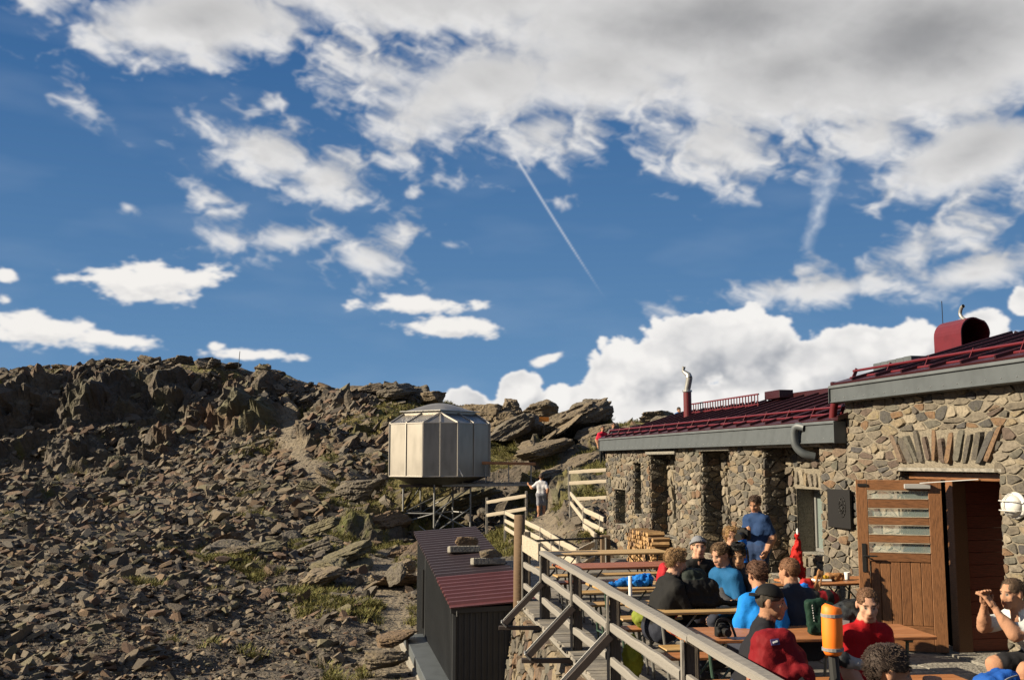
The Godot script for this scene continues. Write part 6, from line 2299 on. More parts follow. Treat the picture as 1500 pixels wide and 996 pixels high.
	if kind in ["cap", "beanie"]:   # hair below the brim
		var under := Soft.new()
		col.resize(hair_shapes["crop"][0].size())
		col.fill(s.get("under", Color(0.03, 0.02, 0.015)))
		under.add(hair_shapes["crop"], col, Transform3D(head_basis.scaled(Vector3.ONE * hs * 0.995), head))
		part("hair", under.mesh(), mats["hair"], o)
	return o

func build_people():
	var fair := Color(0.52, 0.295, 0.20)
	var tan := Color(0.40, 0.215, 0.13)
	person({"label": "standing person in a dark blue polo shirt looking down at a camera", "px": 1104, "py": 727, "pose": "stand", "face": Vector3(-0.62, 0, 0.62), "scale": 0.985, "look": [0.12, -0.42], "lean": 0.05, "shirt": Color(0.018, 0.045, 0.125), "pants": Color(0.02, 0.04, 0.10), "right": Vector3(0.02, -0.20, -0.27), "left": Vector3(-0.22, -0.50, -0.08), "hair": Color(0.055, 0.028, 0.014), "skin": tan, "grip": "curl", "hair_kind": "short"})
	person({"label": "blond person behind the standing one with a hand at the mouth", "px": 1072, "py": 771, "face": Vector3(-0.15, 0, 1), "lean": 0.30, "look": [0.1, -0.15], "shirt": Color(0.05, 0.05, 0.055), "sleeve": "long", "right": Vector3(0.05, 0.02, -0.24), "left": Vector3(-0.10, -0.22, -0.26), "hair": Color(0.34, 0.20, 0.08), "hair_kind": "long", "skin": fair, "grip": "curl"})
	person({"label": "smiling person in a grey knit beanie and black jacket", "px": 1023, "py": 785, "face": Vector3(0.15, 0, 1), "look": [-0.1, 0.05], "shirt": Color(0.016, 0.016, 0.018), "sleeve": "long", "hair": Color(0.20, 0.21, 0.23), "hair_kind": "beanie", "under": Color(0.10, 0.06, 0.03), "skin": fair})
	person({"label": "fair haired person in a black sweater seen from behind at the table", "px": 992, "py": 805, "face": Vector3(0.85, 0, -0.25), "lean": 0.34, "look": [0.0, -0.1], "shirt": Color(0.012, 0.012, 0.013), "sleeve": "long", "left": Vector3(-0.12, -0.28, -0.34), "right": Vector3(0.08, -0.28, -0.34), "hair": Color(0.26, 0.155, 0.065), "hair_kind": "swept", "skin": fair})
	person({"label": "person in a blue sweater looking down to the left", "px": 1051, "py": 796, "face": Vector3(-0.75, 0, 0.45), "lean": 0.30, "look": [0.0, -0.35], "shirt": Color(0.012, 0.10, 0.24), "sleeve": "long", "right": Vector3(0.12, -0.33, -0.26), "hair": Color(0.13, 0.075, 0.035), "hair_kind": "short", "skin": fair})
	person({"label": "black haired person in a dark grey sweater with hands on the table", "px": 1081, "py": 797, "face": Vector3(-0.40, 0, 0.9), "lean": 0.36, "look": [0.25, -0.25], "shirt": Color(0.045, 0.045, 0.05), "sleeve": "long", "left": Vector3(-0.06, -0.26, -0.38), "right": Vector3(0.05, -0.27, -0.40), "hair": Color(0.009, 0.008, 0.008), "hair_kind": "swept", "skin": Color(0.44, 0.26, 0.155), "grip": "curl"})
	person({"label": "person in a bright blue t-shirt with back to the camera", "px": 1108, "py": 821, "face": Vector3(-0.25, 0, -1), "lean": 0.34, "look": [-0.05, -0.2], "shirt": Color(0.010, 0.20, 0.62), "left": Vector3(-0.20, -0.34, -0.20), "right": Vector3(0.16, -0.30, -0.30), "hair": Color(0.105, 0.045, 0.02), "hair_kind": "short", "skin": tan})
	person({"label": "person in a dark navy t-shirt with back to the camera", "px": 1155, "py": 816, "face": Vector3(-0.35, 0, -1), "lean": 0.30, "look": [0.25, -0.05], "shirt": Color(0.022, 0.028, 0.046), "right": Vector3(0.14, -0.34, -0.30), "hair": Color(0.15, 0.065, 0.025), "hair_kind": "crop", "skin": tan})
	person({"label": "person in a black cap worn backwards and black t-shirt behind the red backpack", "px": 1130, "py": 855, "face": Vector3(0.85, 0, 0.15), "lean": 0.28, "look": [-0.05, -0.05], "shirt": Color(0.014, 0.014, 0.016), "pants": Color(0.02, 0.045, 0.13), "left": Vector3(-0.18, -0.40, -0.16), "right": Vector3(0.16, -0.42, -0.12), "hair": Color(0.010, 0.010, 0.011), "hair_kind": "cap", "skin": Color(0.36, 0.19, 0.115)})
	person({"label": "boy in a red t-shirt and brown shorts looking down", "px": 1272, "py": 862, "face": Vector3(0.22, 0, 0.95), "lean": 0.16, "scale": 0.95, "look": [-0.35, -0.25], "shirt": Color(0.34, 0.007, 0.011), "pants": Color(0.055, 0.045, 0.032), "legs": "shorts", "left": Vector3(-0.08, -0.44, -0.24), "right": Vector3(0.10, -0.46, -0.22), "hair": Color(0.13, 0.062, 0.025), "hair_kind": "crop", "skin": fair})
	person({"label": "dark haired person nearest the camera at the lower edge, hand at mouth", "px": 1307, "py": 944, "face": Vector3(0.85, 0, 0.05), "lean": 0.30, "look": [0.0, -0.15], "shirt": Color(0.05, 0.05, 0.055), "sleeve": "short", "right": Vector3(0.0, 0.06, -0.27), "left": Vector3(-0.10, -0.35, -0.22), "hair": Color(0.035, 0.019, 0.011), "hair_kind": "short", "skin": tan, "grip": "curl"})
	person({"label": "boy in a white shirt at the right edge resting elbows on his knees", "px": 1482, "py": 846, "face": Vector3(-0.95, 0, 0.30), "lean": 0.62, "look": [0.0, -0.05], "shirt": Color(0.56, 0.57, 0.56), "pants": Color(0.02, 0.02, 0.024), "legs": "shorts", "left": Vector3(-0.06, 0.10, -0.36), "right": Vector3(0.05, 0.12, -0.36), "hair": Color(0.085, 0.05, 0.025), "hair_kind": "crop", "skin": tan, "knee": 0.17, "base": 0.0})
	var path := at_px(793, 767, 40.6)
	path.y = ground_at(path.x, path.z)
	person({"label": "hiker in white t-shirt and grey shorts holding the fence by the path", "at": path, "pose": "stand", "face": Vector3(0.1, 0, -1), "stride": 0.07, "scale": 0.98, "shirt": Color(0.60, 0.59, 0.60), "pants": Color(0.22, 0.23, 0.26), "legs": "shorts", "left": Vector3(-0.50, -0.10, -0.10), "right": Vector3(0.25, -0.50, 0.02), "hair": Color(0.05, 0.03, 0.02), "skin": tan, "far": true, "shoes": Color(0.40, 0.16, 0.12)})
	for e in [[883, 45.5, Color(0.50, 0.018, 0.05), "walker in a red shirt beside the far corner of the hut roof"], [899, 46.5, Color(0.10, 0.105, 0.115), "walker in a grey shirt beside the far corner of the hut roof"]]:
		var p := at_px(e[0], 672, e[1])
		p.y = at_px(e[0], 624, e[1]).y - 1.78
		var block := p
		person({"label": e[3], "at": Vector3(p.x, maxf(p.y, ground_at(p.x, p.z)), p.z), "pose": "stand", "face": Vector3(0.2, 0, 1), "stride": 0.08, "shirt": e[2], "pants": Color(0.02, 0.02, 0.022), "hair": Color(0.04, 0.025, 0.02), "skin": tan, "far": true})
	var seat := at_px(992, 628, 50.5)
	person({"label": "person in a blue jacket sitting on the rocks behind the low roof", "px": 992, "py": 598, "at": Vector3(seat.x, at_px(992, 598, 50.5).y - 1.30, seat.z), "face": Vector3(0.6, 0, 0.8), "shirt": Color(0.012, 0.12, 0.36), "sleeve": "long", "hair": Color(0.03, 0.02, 0.015), "skin": tan, "far": true})

# ---------------------------------------------------------------- bags and other small things
func soft_thing(called: String, label: String, category: String, at: Vector3, turn: float, prims: Array, cell := 0.014, k := 55.0, amp := 0.016, freq := 9.0, group := "") -> Node3D:
	var t := thing(called, label, category, at, turn, group)
	part("fabric", soft_mesh(prims, cell, k, amp, freq), mats["cloth"], t)
	return t

func blk(x: float, y: float, z: float, hx: float, hy: float, hz: float, r: float, c: Color, tilt := 0.0, roll := 0.0) -> Array:
	return ["b", Transform3D(Basis.from_euler(Vector3(tilt, 0, roll)), Vector3(x, y, z)), Vector3(hx, hy, hz), r, c]

func strap(parent: Node, called: String, pts: Array, wide: float, m: String):
	var list := arc_points(pts, 5)
	var st := new_st()
	for i in list.size() - 1:
		var d: Vector3 = (list[i + 1] - list[i]).normalized()
		var s := d.cross(Vector3(0, 0, 1)).normalized() * wide * 0.5
		var n := Vector3(0, 0, 0.004)
		quad(st, list[i] - s + n, list[i] + s + n, list[i + 1] + s + n, list[i + 1] - s + n)
		quad(st, list[i + 1] - s - n, list[i + 1] + s - n, list[i] + s - n, list[i] - s - n)
		quad(st, list[i] - s - n, list[i] - s + n, list[i + 1] - s + n, list[i + 1] - s - n)
		quad(st, list[i] + s + n, list[i] + s - n, list[i + 1] + s - n, list[i + 1] + s + n)
	part(called, done(st), mats[m], parent)

func build_baggage():
	var red := Color(0.175, 0.005, 0.010)
	var black := Color(0.012, 0.012, 0.013)
	var dark := Color(0.03, 0.033, 0.036)
	# the large red backpack by the railing
	var at := at_px(1146, 1010, 7.35)
	at.y = 0.47
	var bag := soft_thing("backpack", "large red backpack with a small patch standing before the person in the cap", "backpack", at, 0.1, [
		blk(0, 0.25, 0, 0.19, 0.27, 0.14, 0.10, red, -0.10, 0.12), blk(-0.05, 0.52, 0.0, 0.145, 0.11, 0.12, 0.09, red, -0.1, 0.12),
		blk(0.06, 0.24, 0.13, 0.13, 0.17, 0.06, 0.06, red * 0.92, 0.0, 0.10), blk(-0.17, 0.2, 0.04, 0.06, 0.14, 0.09, 0.05, red),
		["c", Vector3(-0.12, 0.60, 0.05), Vector3(0.14, 0.36, 0.15), 0.012, 0.012, red * 0.7], blk(0.02, 0.0, 0.02, 0.19, 0.05, 0.14, 0.05, black)], 0.012, 70.0, 0.013, 9.0)
	part("patch", box_mesh(Vector3(0.062, 0.042, 0.008), 0.003), mat("patch_blue", Color(0.035, 0.02, 0.10), 0.7), bag, Transform3D(Basis.from_euler(Vector3(-0.35, 0, 0.1)), Vector3(-0.085, 0.565, 0.128)))
	part("patch_mark", box_mesh(Vector3(0.036, 0.012, 0.004), 0.001), mats["white_plastic"], bag, Transform3D(Basis.from_euler(Vector3(-0.35, 0, 0.3)), Vector3(-0.085, 0.567, 0.134)))
	for k in 3: part("lettering", box_mesh(Vector3(0.008, 0.026 - k * 0.004, 0.004), 0.001), mats["white_plastic"], bag, Transform3D(Basis.from_euler(Vector3(0.0, -0.3, 0.35)), Vector3(-0.200 + k * 0.016, 0.33 - k * 0.008, 0.128)))
	strap(bag, "strap", [Vector3(0.06, 0.34, 0.19), Vector3(0.13, 0.22, 0.21), Vector3(0.17, 0.06, 0.18)], 0.03, "strap_black")
	# black hip bag beside it
	soft_thing("pouch", "black padded hip belt and pouch lying right of the large red backpack", "pouch", Vector3(at.x + 0.30, 0.47, at.z - 0.05), 0.3, [blk(0, 0.10, 0, 0.13, 0.10, 0.11, 0.06, black), ["c", Vector3(-0.12, 0.2, 0.05), Vector3(0.14, 0.12, 0.1), 0.035, 0.03, dark], ["c", Vector3(0.02, 0.24, -0.04), Vector3(0.12, 0.16, 0.05), 0.03, 0.03, black]])
	# grey and black trekking pack with the orange roll
	at = at_px(1247, 920, 8.35)
	at.y = 0.47
	var pack := soft_thing("backpack", "grey and black trekking backpack with light grey straps beside the boy in red", "backpack", at, -0.15, [
		blk(0, 0.26, 0, 0.16, 0.28, 0.13, 0.09, black), blk(0.0, 0.55, 0.0, 0.155, 0.11, 0.13, 0.08, dark), blk(0.06, 0.64, 0.0, 0.11, 0.055, 0.11, 0.05, black), blk(-0.1, 0.50, 0.09, 0.06, 0.09, 0.05, 0.04, Color(0.10, 0.115, 0.12)), blk(0.0, 0.02, 0.02, 0.17, 0.06, 0.13, 0.05, dark)], 0.013, 60.0, 0.02, 9.0)
	strap(pack, "shoulder_strap", [Vector3(-0.06, 0.56, 0.15), Vector3(-0.075, 0.42, 0.19), Vector3(-0.10, 0.24, 0.20), Vector3(-0.14, 0.05, 0.16)], 0.055, "strap_grey")
	strap(pack, "shoulder_strap", [Vector3(0.05, 0.50, 0.15), Vector3(0.04, 0.34, 0.18), Vector3(-0.02, 0.12, 0.18)], 0.03, "strap_grey")
	for k in 3: part("buckle", box_mesh(Vector3(0.05, 0.016, 0.012), 0.003), mats["strap_grey"], pack, Transform3D(Basis(), Vector3(-0.07 - 0.01 * k, 0.46 - 0.09 * k, 0.195)))
	at = at_px(1221, 960, 7.6)
	var orange := Color(0.80, 0.16, 0.006)
	var roll := thing("foam_roll", "bright orange bag roll strapped upright left of the trekking backpack", "roll", at)
	part("roll", smooth_tube([Vector3(0, 0.0, 0), Vector3(0, 0.004, 0), Vector3(0, 0.03, 0), Vector3(0, 0.16, 0), Vector3(0, 0.30, 0), Vector3(0, 0.335, 0), Vector3(0.004, 0.345, 0), Vector3(0.004, 0.347, 0)], [0.001, 0.055, 0.068, 0.073, 0.072, 0.066, 0.05, 0.001], 24), mat("orange_nylon", Color(0.95, 0.20, 0.008), 0.6), roll)
	for y in [0.28, 0.045]: part("band", tube_mesh([Vector3(0, y - 0.011, 0), Vector3(0, y + 0.011, 0)], 0.077, 18), mats["strap_grey"], roll)
	part("cord", tube_mesh([Vector3(0.02, -0.30, 0), Vector3(0.0, 0.02, 0)], 0.035, 10), mats["strap_black"], roll)
	soft_thing("pouch", "pale grey bottle pouch below the orange roll", "pouch", at_px(1247, 973, 7.9), 0.2, [["c", Vector3(-0.05, 0.03, 0), Vector3(0.06, 0.0, 0.01), 0.042, 0.038, Color(0.30, 0.30, 0.29)], ["c", Vector3(-0.08, 0.035, 0), Vector3(-0.05, 0.03, 0), 0.044, 0.044, dark]], 0.012)
	# right edge: blue, white and red pack
	at = at_px(1461, 1010, 7.35)
	at.y = 0.20
	var blue := Color(0.012, 0.085, 0.36)
	var sport := soft_thing("backpack", "blue white and red backpack at the right edge before the boy in white", "backpack", at, 0.35, [
		blk(0.02, 0.24, 0, 0.13, 0.24, 0.11, 0.08, Color(0.50, 0.51, 0.50), 0.0, 0.25), blk(0.02, 0.52, -0.02, 0.15, 0.085, 0.11, 0.07, blue, 0.0, 0.2), blk(0.10, 0.42, 0.03, 0.08, 0.10, 0.10, 0.06, blue), blk(-0.13, 0.30, 0.02, 0.035, 0.20, 0.09, 0.03, red, 0.0, 0.28), blk(0.15, 0.22, 0.03, 0.04, 0.20, 0.09, 0.035, red), blk(0.03, 0.02, 0, 0.15, 0.06, 0.11, 0.05, black)], 0.013, 60.0, 0.018, 9.0)
	for k in 4: part("rib", box_mesh(Vector3(0.22 - k * 0.01, 0.007, 0.006), 0.002), mats["strap_grey"], sport, Transform3D(Basis.from_euler(Vector3(0, 0, 1.85)), Vector3(-0.055 + k * 0.034, 0.29, 0.112)))
	for k in 4: part("lettering", box_mesh(Vector3(0.010, 0.03, 0.005), 0.001), mats["strap_black"] if k % 2 == 0 else mats["red_pipe"], sport, Transform3D(Basis.from_euler(Vector3(0, 0, 0.3)), Vector3(-0.02 + k * 0.022, 0.09 + k * 0.004, 0.115)))
	strap(sport, "zip", [Vector3(-0.10, 0.53, 0.085), Vector3(0.0, 0.585, 0.10), Vector3(0.10, 0.60, 0.09)], 0.008, "strap_grey")
	# on the group's table: black bag, lying strap, red roll and blue bag
	at = at_px(1022, 872, 10.95)
	at.y = 0.765
	soft_thing("backpack", "black backpack lying on the light table before the person in the beanie", "backpack", at, 0.2, [blk(0, 0.14, 0, 0.21, 0.14, 0.13, 0.09, black), blk(-0.04, 0.29, -0.02, 0.13, 0.09, 0.10, 0.07, Color(0.02, 0.03, 0.024)), ["c", Vector3(0.12, 0.05, 0.1), Vector3(0.44, 0.025, 0.06), 0.04, 0.022, black], ["c", Vector3(-0.2, 0.05, 0.08), Vector3(0.1, 0.04, 0.12), 0.04, 0.04, black]], 0.014, 60.0, 0.02, 9.0)
	at = at_px(1203, 880, 10.9)
	at.y = 0.765
	soft_thing("stuff_sack", "dark red rolled sack with a black strap on the end of the table", "sack", at, 0.15, [["c", Vector3(-0.11, 0.075, 0), Vector3(0.10, 0.085, 0), 0.07, 0.07, red], ["c", Vector3(0.10, 0.085, 0), Vector3(0.15, 0.085, 0), 0.068, 0.05, red * 0.8], ["c", Vector3(-0.075, 0.078, 0), Vector3(-0.06, 0.078, 0), 0.075, 0.075, black], ["c", Vector3(0.065, 0.083, 0), Vector3(0.08, 0.083, 0), 0.075, 0.075, black]], 0.012, 80.0, 0.012, 12.0)
	soft_thing("stuff_sack", "small blue crumpled bag behind the dark red rolled sack", "sack", at + Vector3(-0.13, 0, -0.16), 0.0, [blk(0, 0.10, 0, 0.08, 0.11, 0.05, 0.04, Color(0.012, 0.14, 0.52), 0.0, 0.3)], 0.012, 80.0, 0.02, 12.0)
	at = at_px(1200, 926, 9.2)
	at.y = 0.765
	var green := soft_thing("dry_bag", "dark green upright bag with pale print on the orange brown table", "bag", at, 0.0, [blk(-0.02, 0.15, 0, 0.085, 0.15, 0.05, 0.03, Color(0.010, 0.035, 0.022), 0.0, 0.12), blk(0.06, 0.17, 0.0, 0.06, 0.11, 0.045, 0.03, Color(0.012, 0.045, 0.028), 0.0, -0.35)], 0.012, 90.0, 0.012, 12.0)
	for k in 7: part("lettering", box_mesh(Vector3(0.006 + 0.003 * (k % 2), 0.012, 0.003), 0.001), mats["white_plastic"], green, Transform3D(Basis.from_euler(Vector3(0, 0, 0.1)), Vector3(-0.064 + k * 0.002, 0.25 - k * 0.021, 0.053)))
	# farther tables and benches
	at = at_px(930, 850, 12.75)
	at.y = 0.765
	soft_thing("jacket", "bright blue jacket thrown on the light table", "jacket", at, 0.1, [["e", Vector3(0, 0.04, 0), Vector3(0.20, 0.05, 0.13), Color(0.008, 0.15, 0.52)], ["e", Vector3(0.10, 0.07, 0.02), Vector3(0.12, 0.07, 0.10), Color(0.008, 0.16, 0.55)], ["c", Vector3(-0.15, 0.03, 0.05), Vector3(-0.30, 0.02, 0.08), 0.05, 0.025, Color(0.008, 0.14, 0.48)]], 0.013, 60.0, 0.035, 9.0)
	at = at_px(978, 832, 12.15)
	at.y = 0.47
	soft_thing("backpack", "red and grey backpack behind the person in the black sweater", "backpack", at, 0.2, [blk(0, 0.28, 0, 0.12, 0.28, 0.10, 0.08, Color(0.36, 0.012, 0.02)), blk(-0.07, 0.18, 0.06, 0.06, 0.16, 0.06, 0.04, Color(0.10, 0.105, 0.11)), blk(0.02, 0.56, 0, 0.10, 0.06, 0.09, 0.05, Color(0.34, 0.012, 0.02))])
	at = at_px(943, 872, 11.45)
	at.y = 0.47
	soft_thing("stuff_sack", "light green stuffed sack on the bench left of the black sweater", "sack", at, 0.0, [["e", Vector3(0, 0.12, 0), Vector3(0.13, 0.12, 0.11), Color(0.20, 0.24, 0.035)], ["c", Vector3(0.0, 0.02, 0), Vector3(0.12, 0.02, 0), 0.04, 0.03, dark]])
	at = at_px(926, 915, 10.9)
	at.y = 0.0
	soft_thing("stuff_sack", "yellow green sack on the floor under the light table", "sack", at, 0.0, [["e", Vector3(0, 0.24, 0), Vector3(0.10, 0.24, 0.10), Color(0.30, 0.30, 0.03)]], 0.014, 60.0, 0.03, 9.0)
	at = at_px(990, 929, 9.2)
	at.y = 0.765
	soft_thing("bandana", "crumpled red and white cloth on the corner of the orange brown table", "cloth", at, 0.0, [["e", Vector3(0, 0.035, 0), Vector3(0.055, 0.045, 0.05), Color(0.50, 0.02, 0.03)], ["e", Vector3(0.02, 0.05, 0.02), Vector3(0.03, 0.03, 0.035), Color(0.62, 0.20, 0.20)]], 0.008, 90.0, 0.014, 22.0)
	at = at_px(1059, 936, 9.05)
	at.y = 0.765
	var cam := thing("camera_body", "black camera with a looped strap on the orange brown table", "camera", at, 0.3)
	part("body", soft_mesh([blk(0, 0.05, 0, 0.065, 0.045, 0.032, 0.012, black), blk(0, 0.10, 0, 0.028, 0.018, 0.026, 0.01, black), ["c", Vector3(-0.05, 0.05, 0.03), Vector3(-0.05, 0.05, 0.04), 0.02, 0.02, black]], 0.008, 160.0), mats["cloth"], cam)
	part("lens", tube_mesh([Vector3(0, 0.05, 0.03), Vector3(0, 0.05, 0.10)], 0.034, 16), mats["iron"], cam)
	strap(cam, "strap", [Vector3(-0.06, 0.09, 0), Vector3(-0.04, 0.15, 0.02), Vector3(0.05, 0.14, 0.02), Vector3(0.09, 0.05, 0.03), Vector3(0.10, 0.005, 0.04)], 0.02, "strap_black")

func build_small_things():
	# the camera the standing person holds
	var at := at_px(1090, 783, 11.45)
	var cam := thing("camera_body", "black camera in the hands of the standing person", "camera", at, -0.7)
	part("body", soft_mesh([blk(0, 0, 0, 0.072, 0.05, 0.036, 0.014, Color(0.012, 0.012, 0.012)), blk(0, 0.055, 0, 0.03, 0.02, 0.03, 0.01, Color(0.012, 0.012, 0.012))], 0.009, 160.0), mats["cloth"], cam)
	part("lens", tube_mesh([Vector3(0, -0.005, 0.03), Vector3(0, -0.02, 0.13)], [0.038, 0.042], 16), mats["iron"], cam)
	at = at_px(1089, 824, 12.0)
	var bag := soft_thing("sunlit_shirt_block", "bright blue block with white print added for the sunlit front of the polo shirt", "bag", at, 0.1, [blk(0, 0.13, 0, 0.045, 0.15, 0.035, 0.02, Color(0.012, 0.17, 0.66))], 0.010, 90.0, 0.012, 12.0)  # added bright blue block stands in for the sunlit front of the shirt
	for k in 4: part("lettering", box_mesh(Vector3(0.022 - 0.004 * (k % 2), 0.007, 0.003), 0.001), mats["white_plastic"], bag, Transform3D(Basis(), Vector3(-0.012, 0.17 - k * 0.022, 0.036)))
	# stand under the added blue block: the corner of a rucksack on the bench behind
	soft_thing("backpack", "dark backpack under the blue block beside the standing person", "backpack", Vector3(at.x, 0.0, at.z), 0.0, [blk(0, 0.30, 0, 0.16, 0.30, 0.12, 0.08, Color(0.02, 0.02, 0.024)), blk(0, at.y - 0.14, 0, 0.10, 0.14, 0.08, 0.05, Color(0.02, 0.02, 0.024)), ["c", Vector3(0, 0.5, 0), Vector3(0, at.y - 0.1, 0), 0.09, 0.07, Color(0.02, 0.02, 0.024)]], 0.018)
	# folded red parasol cloth leaning by the wall, with a pack of gear at its foot
	at = at_px(1163, 835, 12.6)
	at.y = 0.0
	var par := thing("folded_parasol", "folded red parasol leaning beside the window bay", "parasol", at)
	var cloth_red := Color(0.40, 0.012, 0.008)
	part("cloth", soft_mesh([["c", Vector3(0.06, 1.38, 0), Vector3(0.02, 0.98, 0), 0.022, 0.075, cloth_red], ["c", Vector3(0.07, 1.15, 0), Vector3(0.10, 0.90, 0), 0.03, 0.045, cloth_red], ["c", Vector3(0.02, 1.05, 0), Vector3(-0.12, 0.92, 0.02), 0.05, 0.02, cloth_red]], 0.012, 70.0, 0.03, 11.0), mats["cloth"], par)
	part("pole", tube_mesh([Vector3(0.06, 0, 0), Vector3(0.06, 1.42, 0)], 0.014, 8), mats["white_plastic"], par)
	part("tip", tube_mesh([Vector3(0.06, 1.40, 0), Vector3(0.06, 1.45, 0)], [0.016, 0.006], 8), mats["white_plastic"], par)
	soft_thing("backpack", "black pack with red trim and walking sticks at the foot of the red parasol", "backpack", Vector3(at.x + 0.05, 0.0, at.z + 0.30), 0.0, [blk(0, 0.42, 0, 0.13, 0.42, 0.11, 0.08, Color(0.015, 0.015, 0.016)), blk(0.0, 0.84, 0.05, 0.07, 0.06, 0.06, 0.04, Color(0.40, 0.02, 0.02)), ["c", Vector3(0.07, 0.6, 0.1), Vector3(0.19, 0.98, 0.08), 0.012, 0.012, Color(0.35, 0.18, 0.08)], ["c", Vector3(0.03, 0.6, 0.1), Vector3(0.14, 1.0, 0.08), 0.012, 0.012, Color(0.35, 0.18, 0.08)]], 0.014, 70.0, 0.012)
	# food on the table by the wall
	var spot := Vector3(3.42, 0.762, -13.2) + board_dir(14.0) * 0.45
	for k in 3:
		var p := spot + board_dir(14.0) * (0.2 * k) + Vector3(0, 0, 0.1 - 0.06 * k)
		var f := thing(["food_tray", "bread_bag", "paper_cup"][k], ["white tray with yellow food on the table by the wall", "brown paper bread bag on the table by the wall", "small white cup on the table by the wall"][k], ["tray", "bag", "cup"][k], p)
		if k == 0:
			part("tray", box_mesh(Vector3(0.22, 0.025, 0.15), 0.01), mats["white_plastic"], f, Transform3D(Basis(), Vector3(0, 0.0145, 0)))
			part("food", soft_mesh([["e", Vector3(0.02, 0.05, 0), Vector3(0.08, 0.025, 0.05), Color(0.62, 0.38, 0.04)], ["e", Vector3(-0.06, 0.045, 0.01), Vector3(0.04, 0.02, 0.04), Color(0.45, 0.20, 0.05)]], 0.01, 90.0, 0.01, 20.0), mats["cloth"], f)
		elif k == 1:
			part("paper", soft_mesh([blk(0, 0.045, 0, 0.11, 0.045, 0.06, 0.03, Color(0.34, 0.17, 0.07))], 0.011, 90.0, 0.016, 14.0), mats["cloth"], f)
		else:
			part("cup", smooth_tube([Vector3(0, 0.0, 0), Vector3(0, 0.09, 0)], [0.028, 0.036], 14), mats["white_plastic"], f)
			part("base", tube_mesh([Vector3(0, 0.0, 0), Vector3(0, 0.006, 0)], 0.027, 14), mats["white_plastic"], f)
	# bronze plaque with a raised emblem
	var b := Basis(HUT_D, Vector3.UP, HUT_D.cross(Vector3.UP))
	var pl := thing("plaque", "dark bronze plaque with a raised emblem on the wall left of the door", "plaque", hut_at(12.36, 1.31, 0.07))
	part("plate", box_mesh(Vector3(0.64, 0.54, 0.045), 0.008), mats["plaque"], pl, Transform3D(b, Vector3(0, 0.27, 0)))
	var em := new_st()
	for k in 16:
		var a := TAU * k / 16.0
		add_box(em, Transform3D(b, b * Vector3(0.11 + cos(a) * 0.09, 0.30 + sin(a) * 0.13, 0) + HUT_N * 0.027).rotated_local(Vector3.BACK, a), Vector3(0.035, 0.045, 0.012), 0.004)
	for k in 9: add_box(em, Transform3D(b, b * Vector3(0.11 + 0.03 * sin(k * 2.1), 0.22 + k * 0.02, 0) + HUT_N * 0.03).rotated_local(Vector3.BACK, k * 0.7), Vector3(0.06, 0.022, 0.018), 0.005)
	part("emblem", done(em), mats["plaque"], pl)
	# bulkhead lamp, unlit
	var lamp := thing("wall_lamp", "white oval caged lamp on the wall right of the door", "lamp", hut_at(16.14, 1.78, 0.05))
	part("backplate", soft_mesh([["e", Vector3.ZERO, Vector3(0.05, 0.145, 0.17), Color(0.7, 0.7, 0.67)]], 0.012, 90.0), mats["lamp_white"], lamp, Transform3D(Basis(HUT_N, Vector3.UP, HUT_N.cross(Vector3.UP)), Vector3.ZERO))
	part("glass", soft_mesh([["e", Vector3.ZERO, Vector3(0.10, 0.115, 0.14), Color(0.7, 0.7, 0.67)]], 0.012, 90.0), mats["lamp_white"], lamp, Transform3D(Basis(HUT_N, Vector3.UP, HUT_N.cross(Vector3.UP)), HUT_N * 0.035))
	for e in [-0.05, 0.05]:
		var pts := []
		for k in 11:
			var a := PI * k / 10.0 - PI / 2
			pts.append(HUT_N * (0.04 + 0.115 * cos(a)) + Vector3(0, e, 0) + HUT_D * (0.155 * sin(a)))
		part("cage_bar", tube_mesh(pts, 0.006, 6), mats["lamp_white"], lamp)
	var hoop := []
	for k in 11:
		var a := PI * k / 10.0 - PI / 2
		hoop.append(HUT_N * (0.04 + 0.115 * cos(a)) + Vector3(0, 0.13 * sin(a), 0))
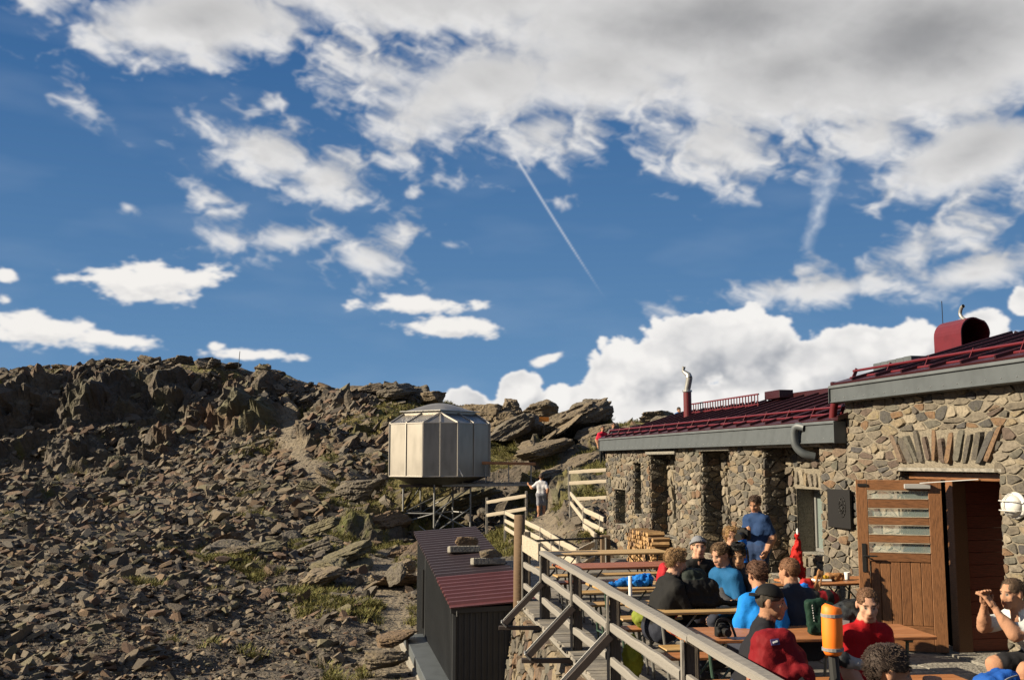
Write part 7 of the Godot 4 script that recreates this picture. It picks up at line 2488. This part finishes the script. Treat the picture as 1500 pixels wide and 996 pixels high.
	part("cage_bar", tube_mesh(hoop, 0.006, 6), mats["lamp_white"], lamp)
	# firewood stacked against the wall
	var pile := thing("firewood_stack", "stack of split firewood against the hut wall between the window bays", "firewood", hut_at(4.1, 0.0, 0.25))
	var r := RandomNumberGenerator.new()
	r.seed = 21
	var kinds := []
	for k in 6:
		var st := new_st()
		var n := [3, 4, 3, 5, 4, 7][k] as int
		var ring0 := []
		var ring1 := []
		for i in n:
			var a := TAU * i / n + r.randf_range(-0.25, 0.25)
			var q := Vector2(cos(a), sin(a)) * r.randf_range(0.045, 0.066)
			ring0.append(Vector3(-0.19, q.x, q.y))
			ring1.append(Vector3(0.19, q.x * 0.95, q.y * 0.95))
		loft(st, [ring0, ring1])
		kinds.append(done(st))
	for j in 8:
		for i in 19:
			if j == 7 and (i < 2 or i > 15): continue
			var p := HUT_D * ((i - 9) * 0.096 + (0.048 if j % 2 else 0.0)) + Vector3(0, 0.055 + j * 0.092, 0) + HUT_N * r.randf_range(-0.03, 0.04)
			part("log", kinds[r.randi() % 6], mats[["log_split", "log_end", "log_bark", "log_split"][r.randi() % 4]], pile, Transform3D(Basis(HUT_N, Vector3.UP, HUT_N.cross(Vector3.UP)).rotated(HUT_N, r.randf() * TAU).rotated(Vector3.UP, r.randf_range(-0.1, 0.1)), p))
	# waymark and ridge pole
	var wm := thing("waymark_sign", "small orange waymark sign on the skyline rocks", "sign", at_px(797, 622, 52.9))
	part("panel", box_mesh(Vector3(0.50, 0.22, 0.03), 0.006), mats["orange_sign"], wm, Transform3D(Basis(Vector3.UP, 0.1), Vector3(0, 0.26, 0.04)))
	part("post", tube_mesh([Vector3(0, -0.5, 0), Vector3(0, 0.38, 0)], 0.025, 8), mats["post_wood"], wm)
	var rp := at_px(348, 534, 65.8)
	var pole := thing("ridge_pole", "thin dark pole standing on the ridge against the sky", "pole", rp)
	part("pole", tube_mesh([Vector3(0, -0.8, 0), Vector3(0.10, 0.85, 0)], [0.028, 0.02], 8), mats["iron"], pole)
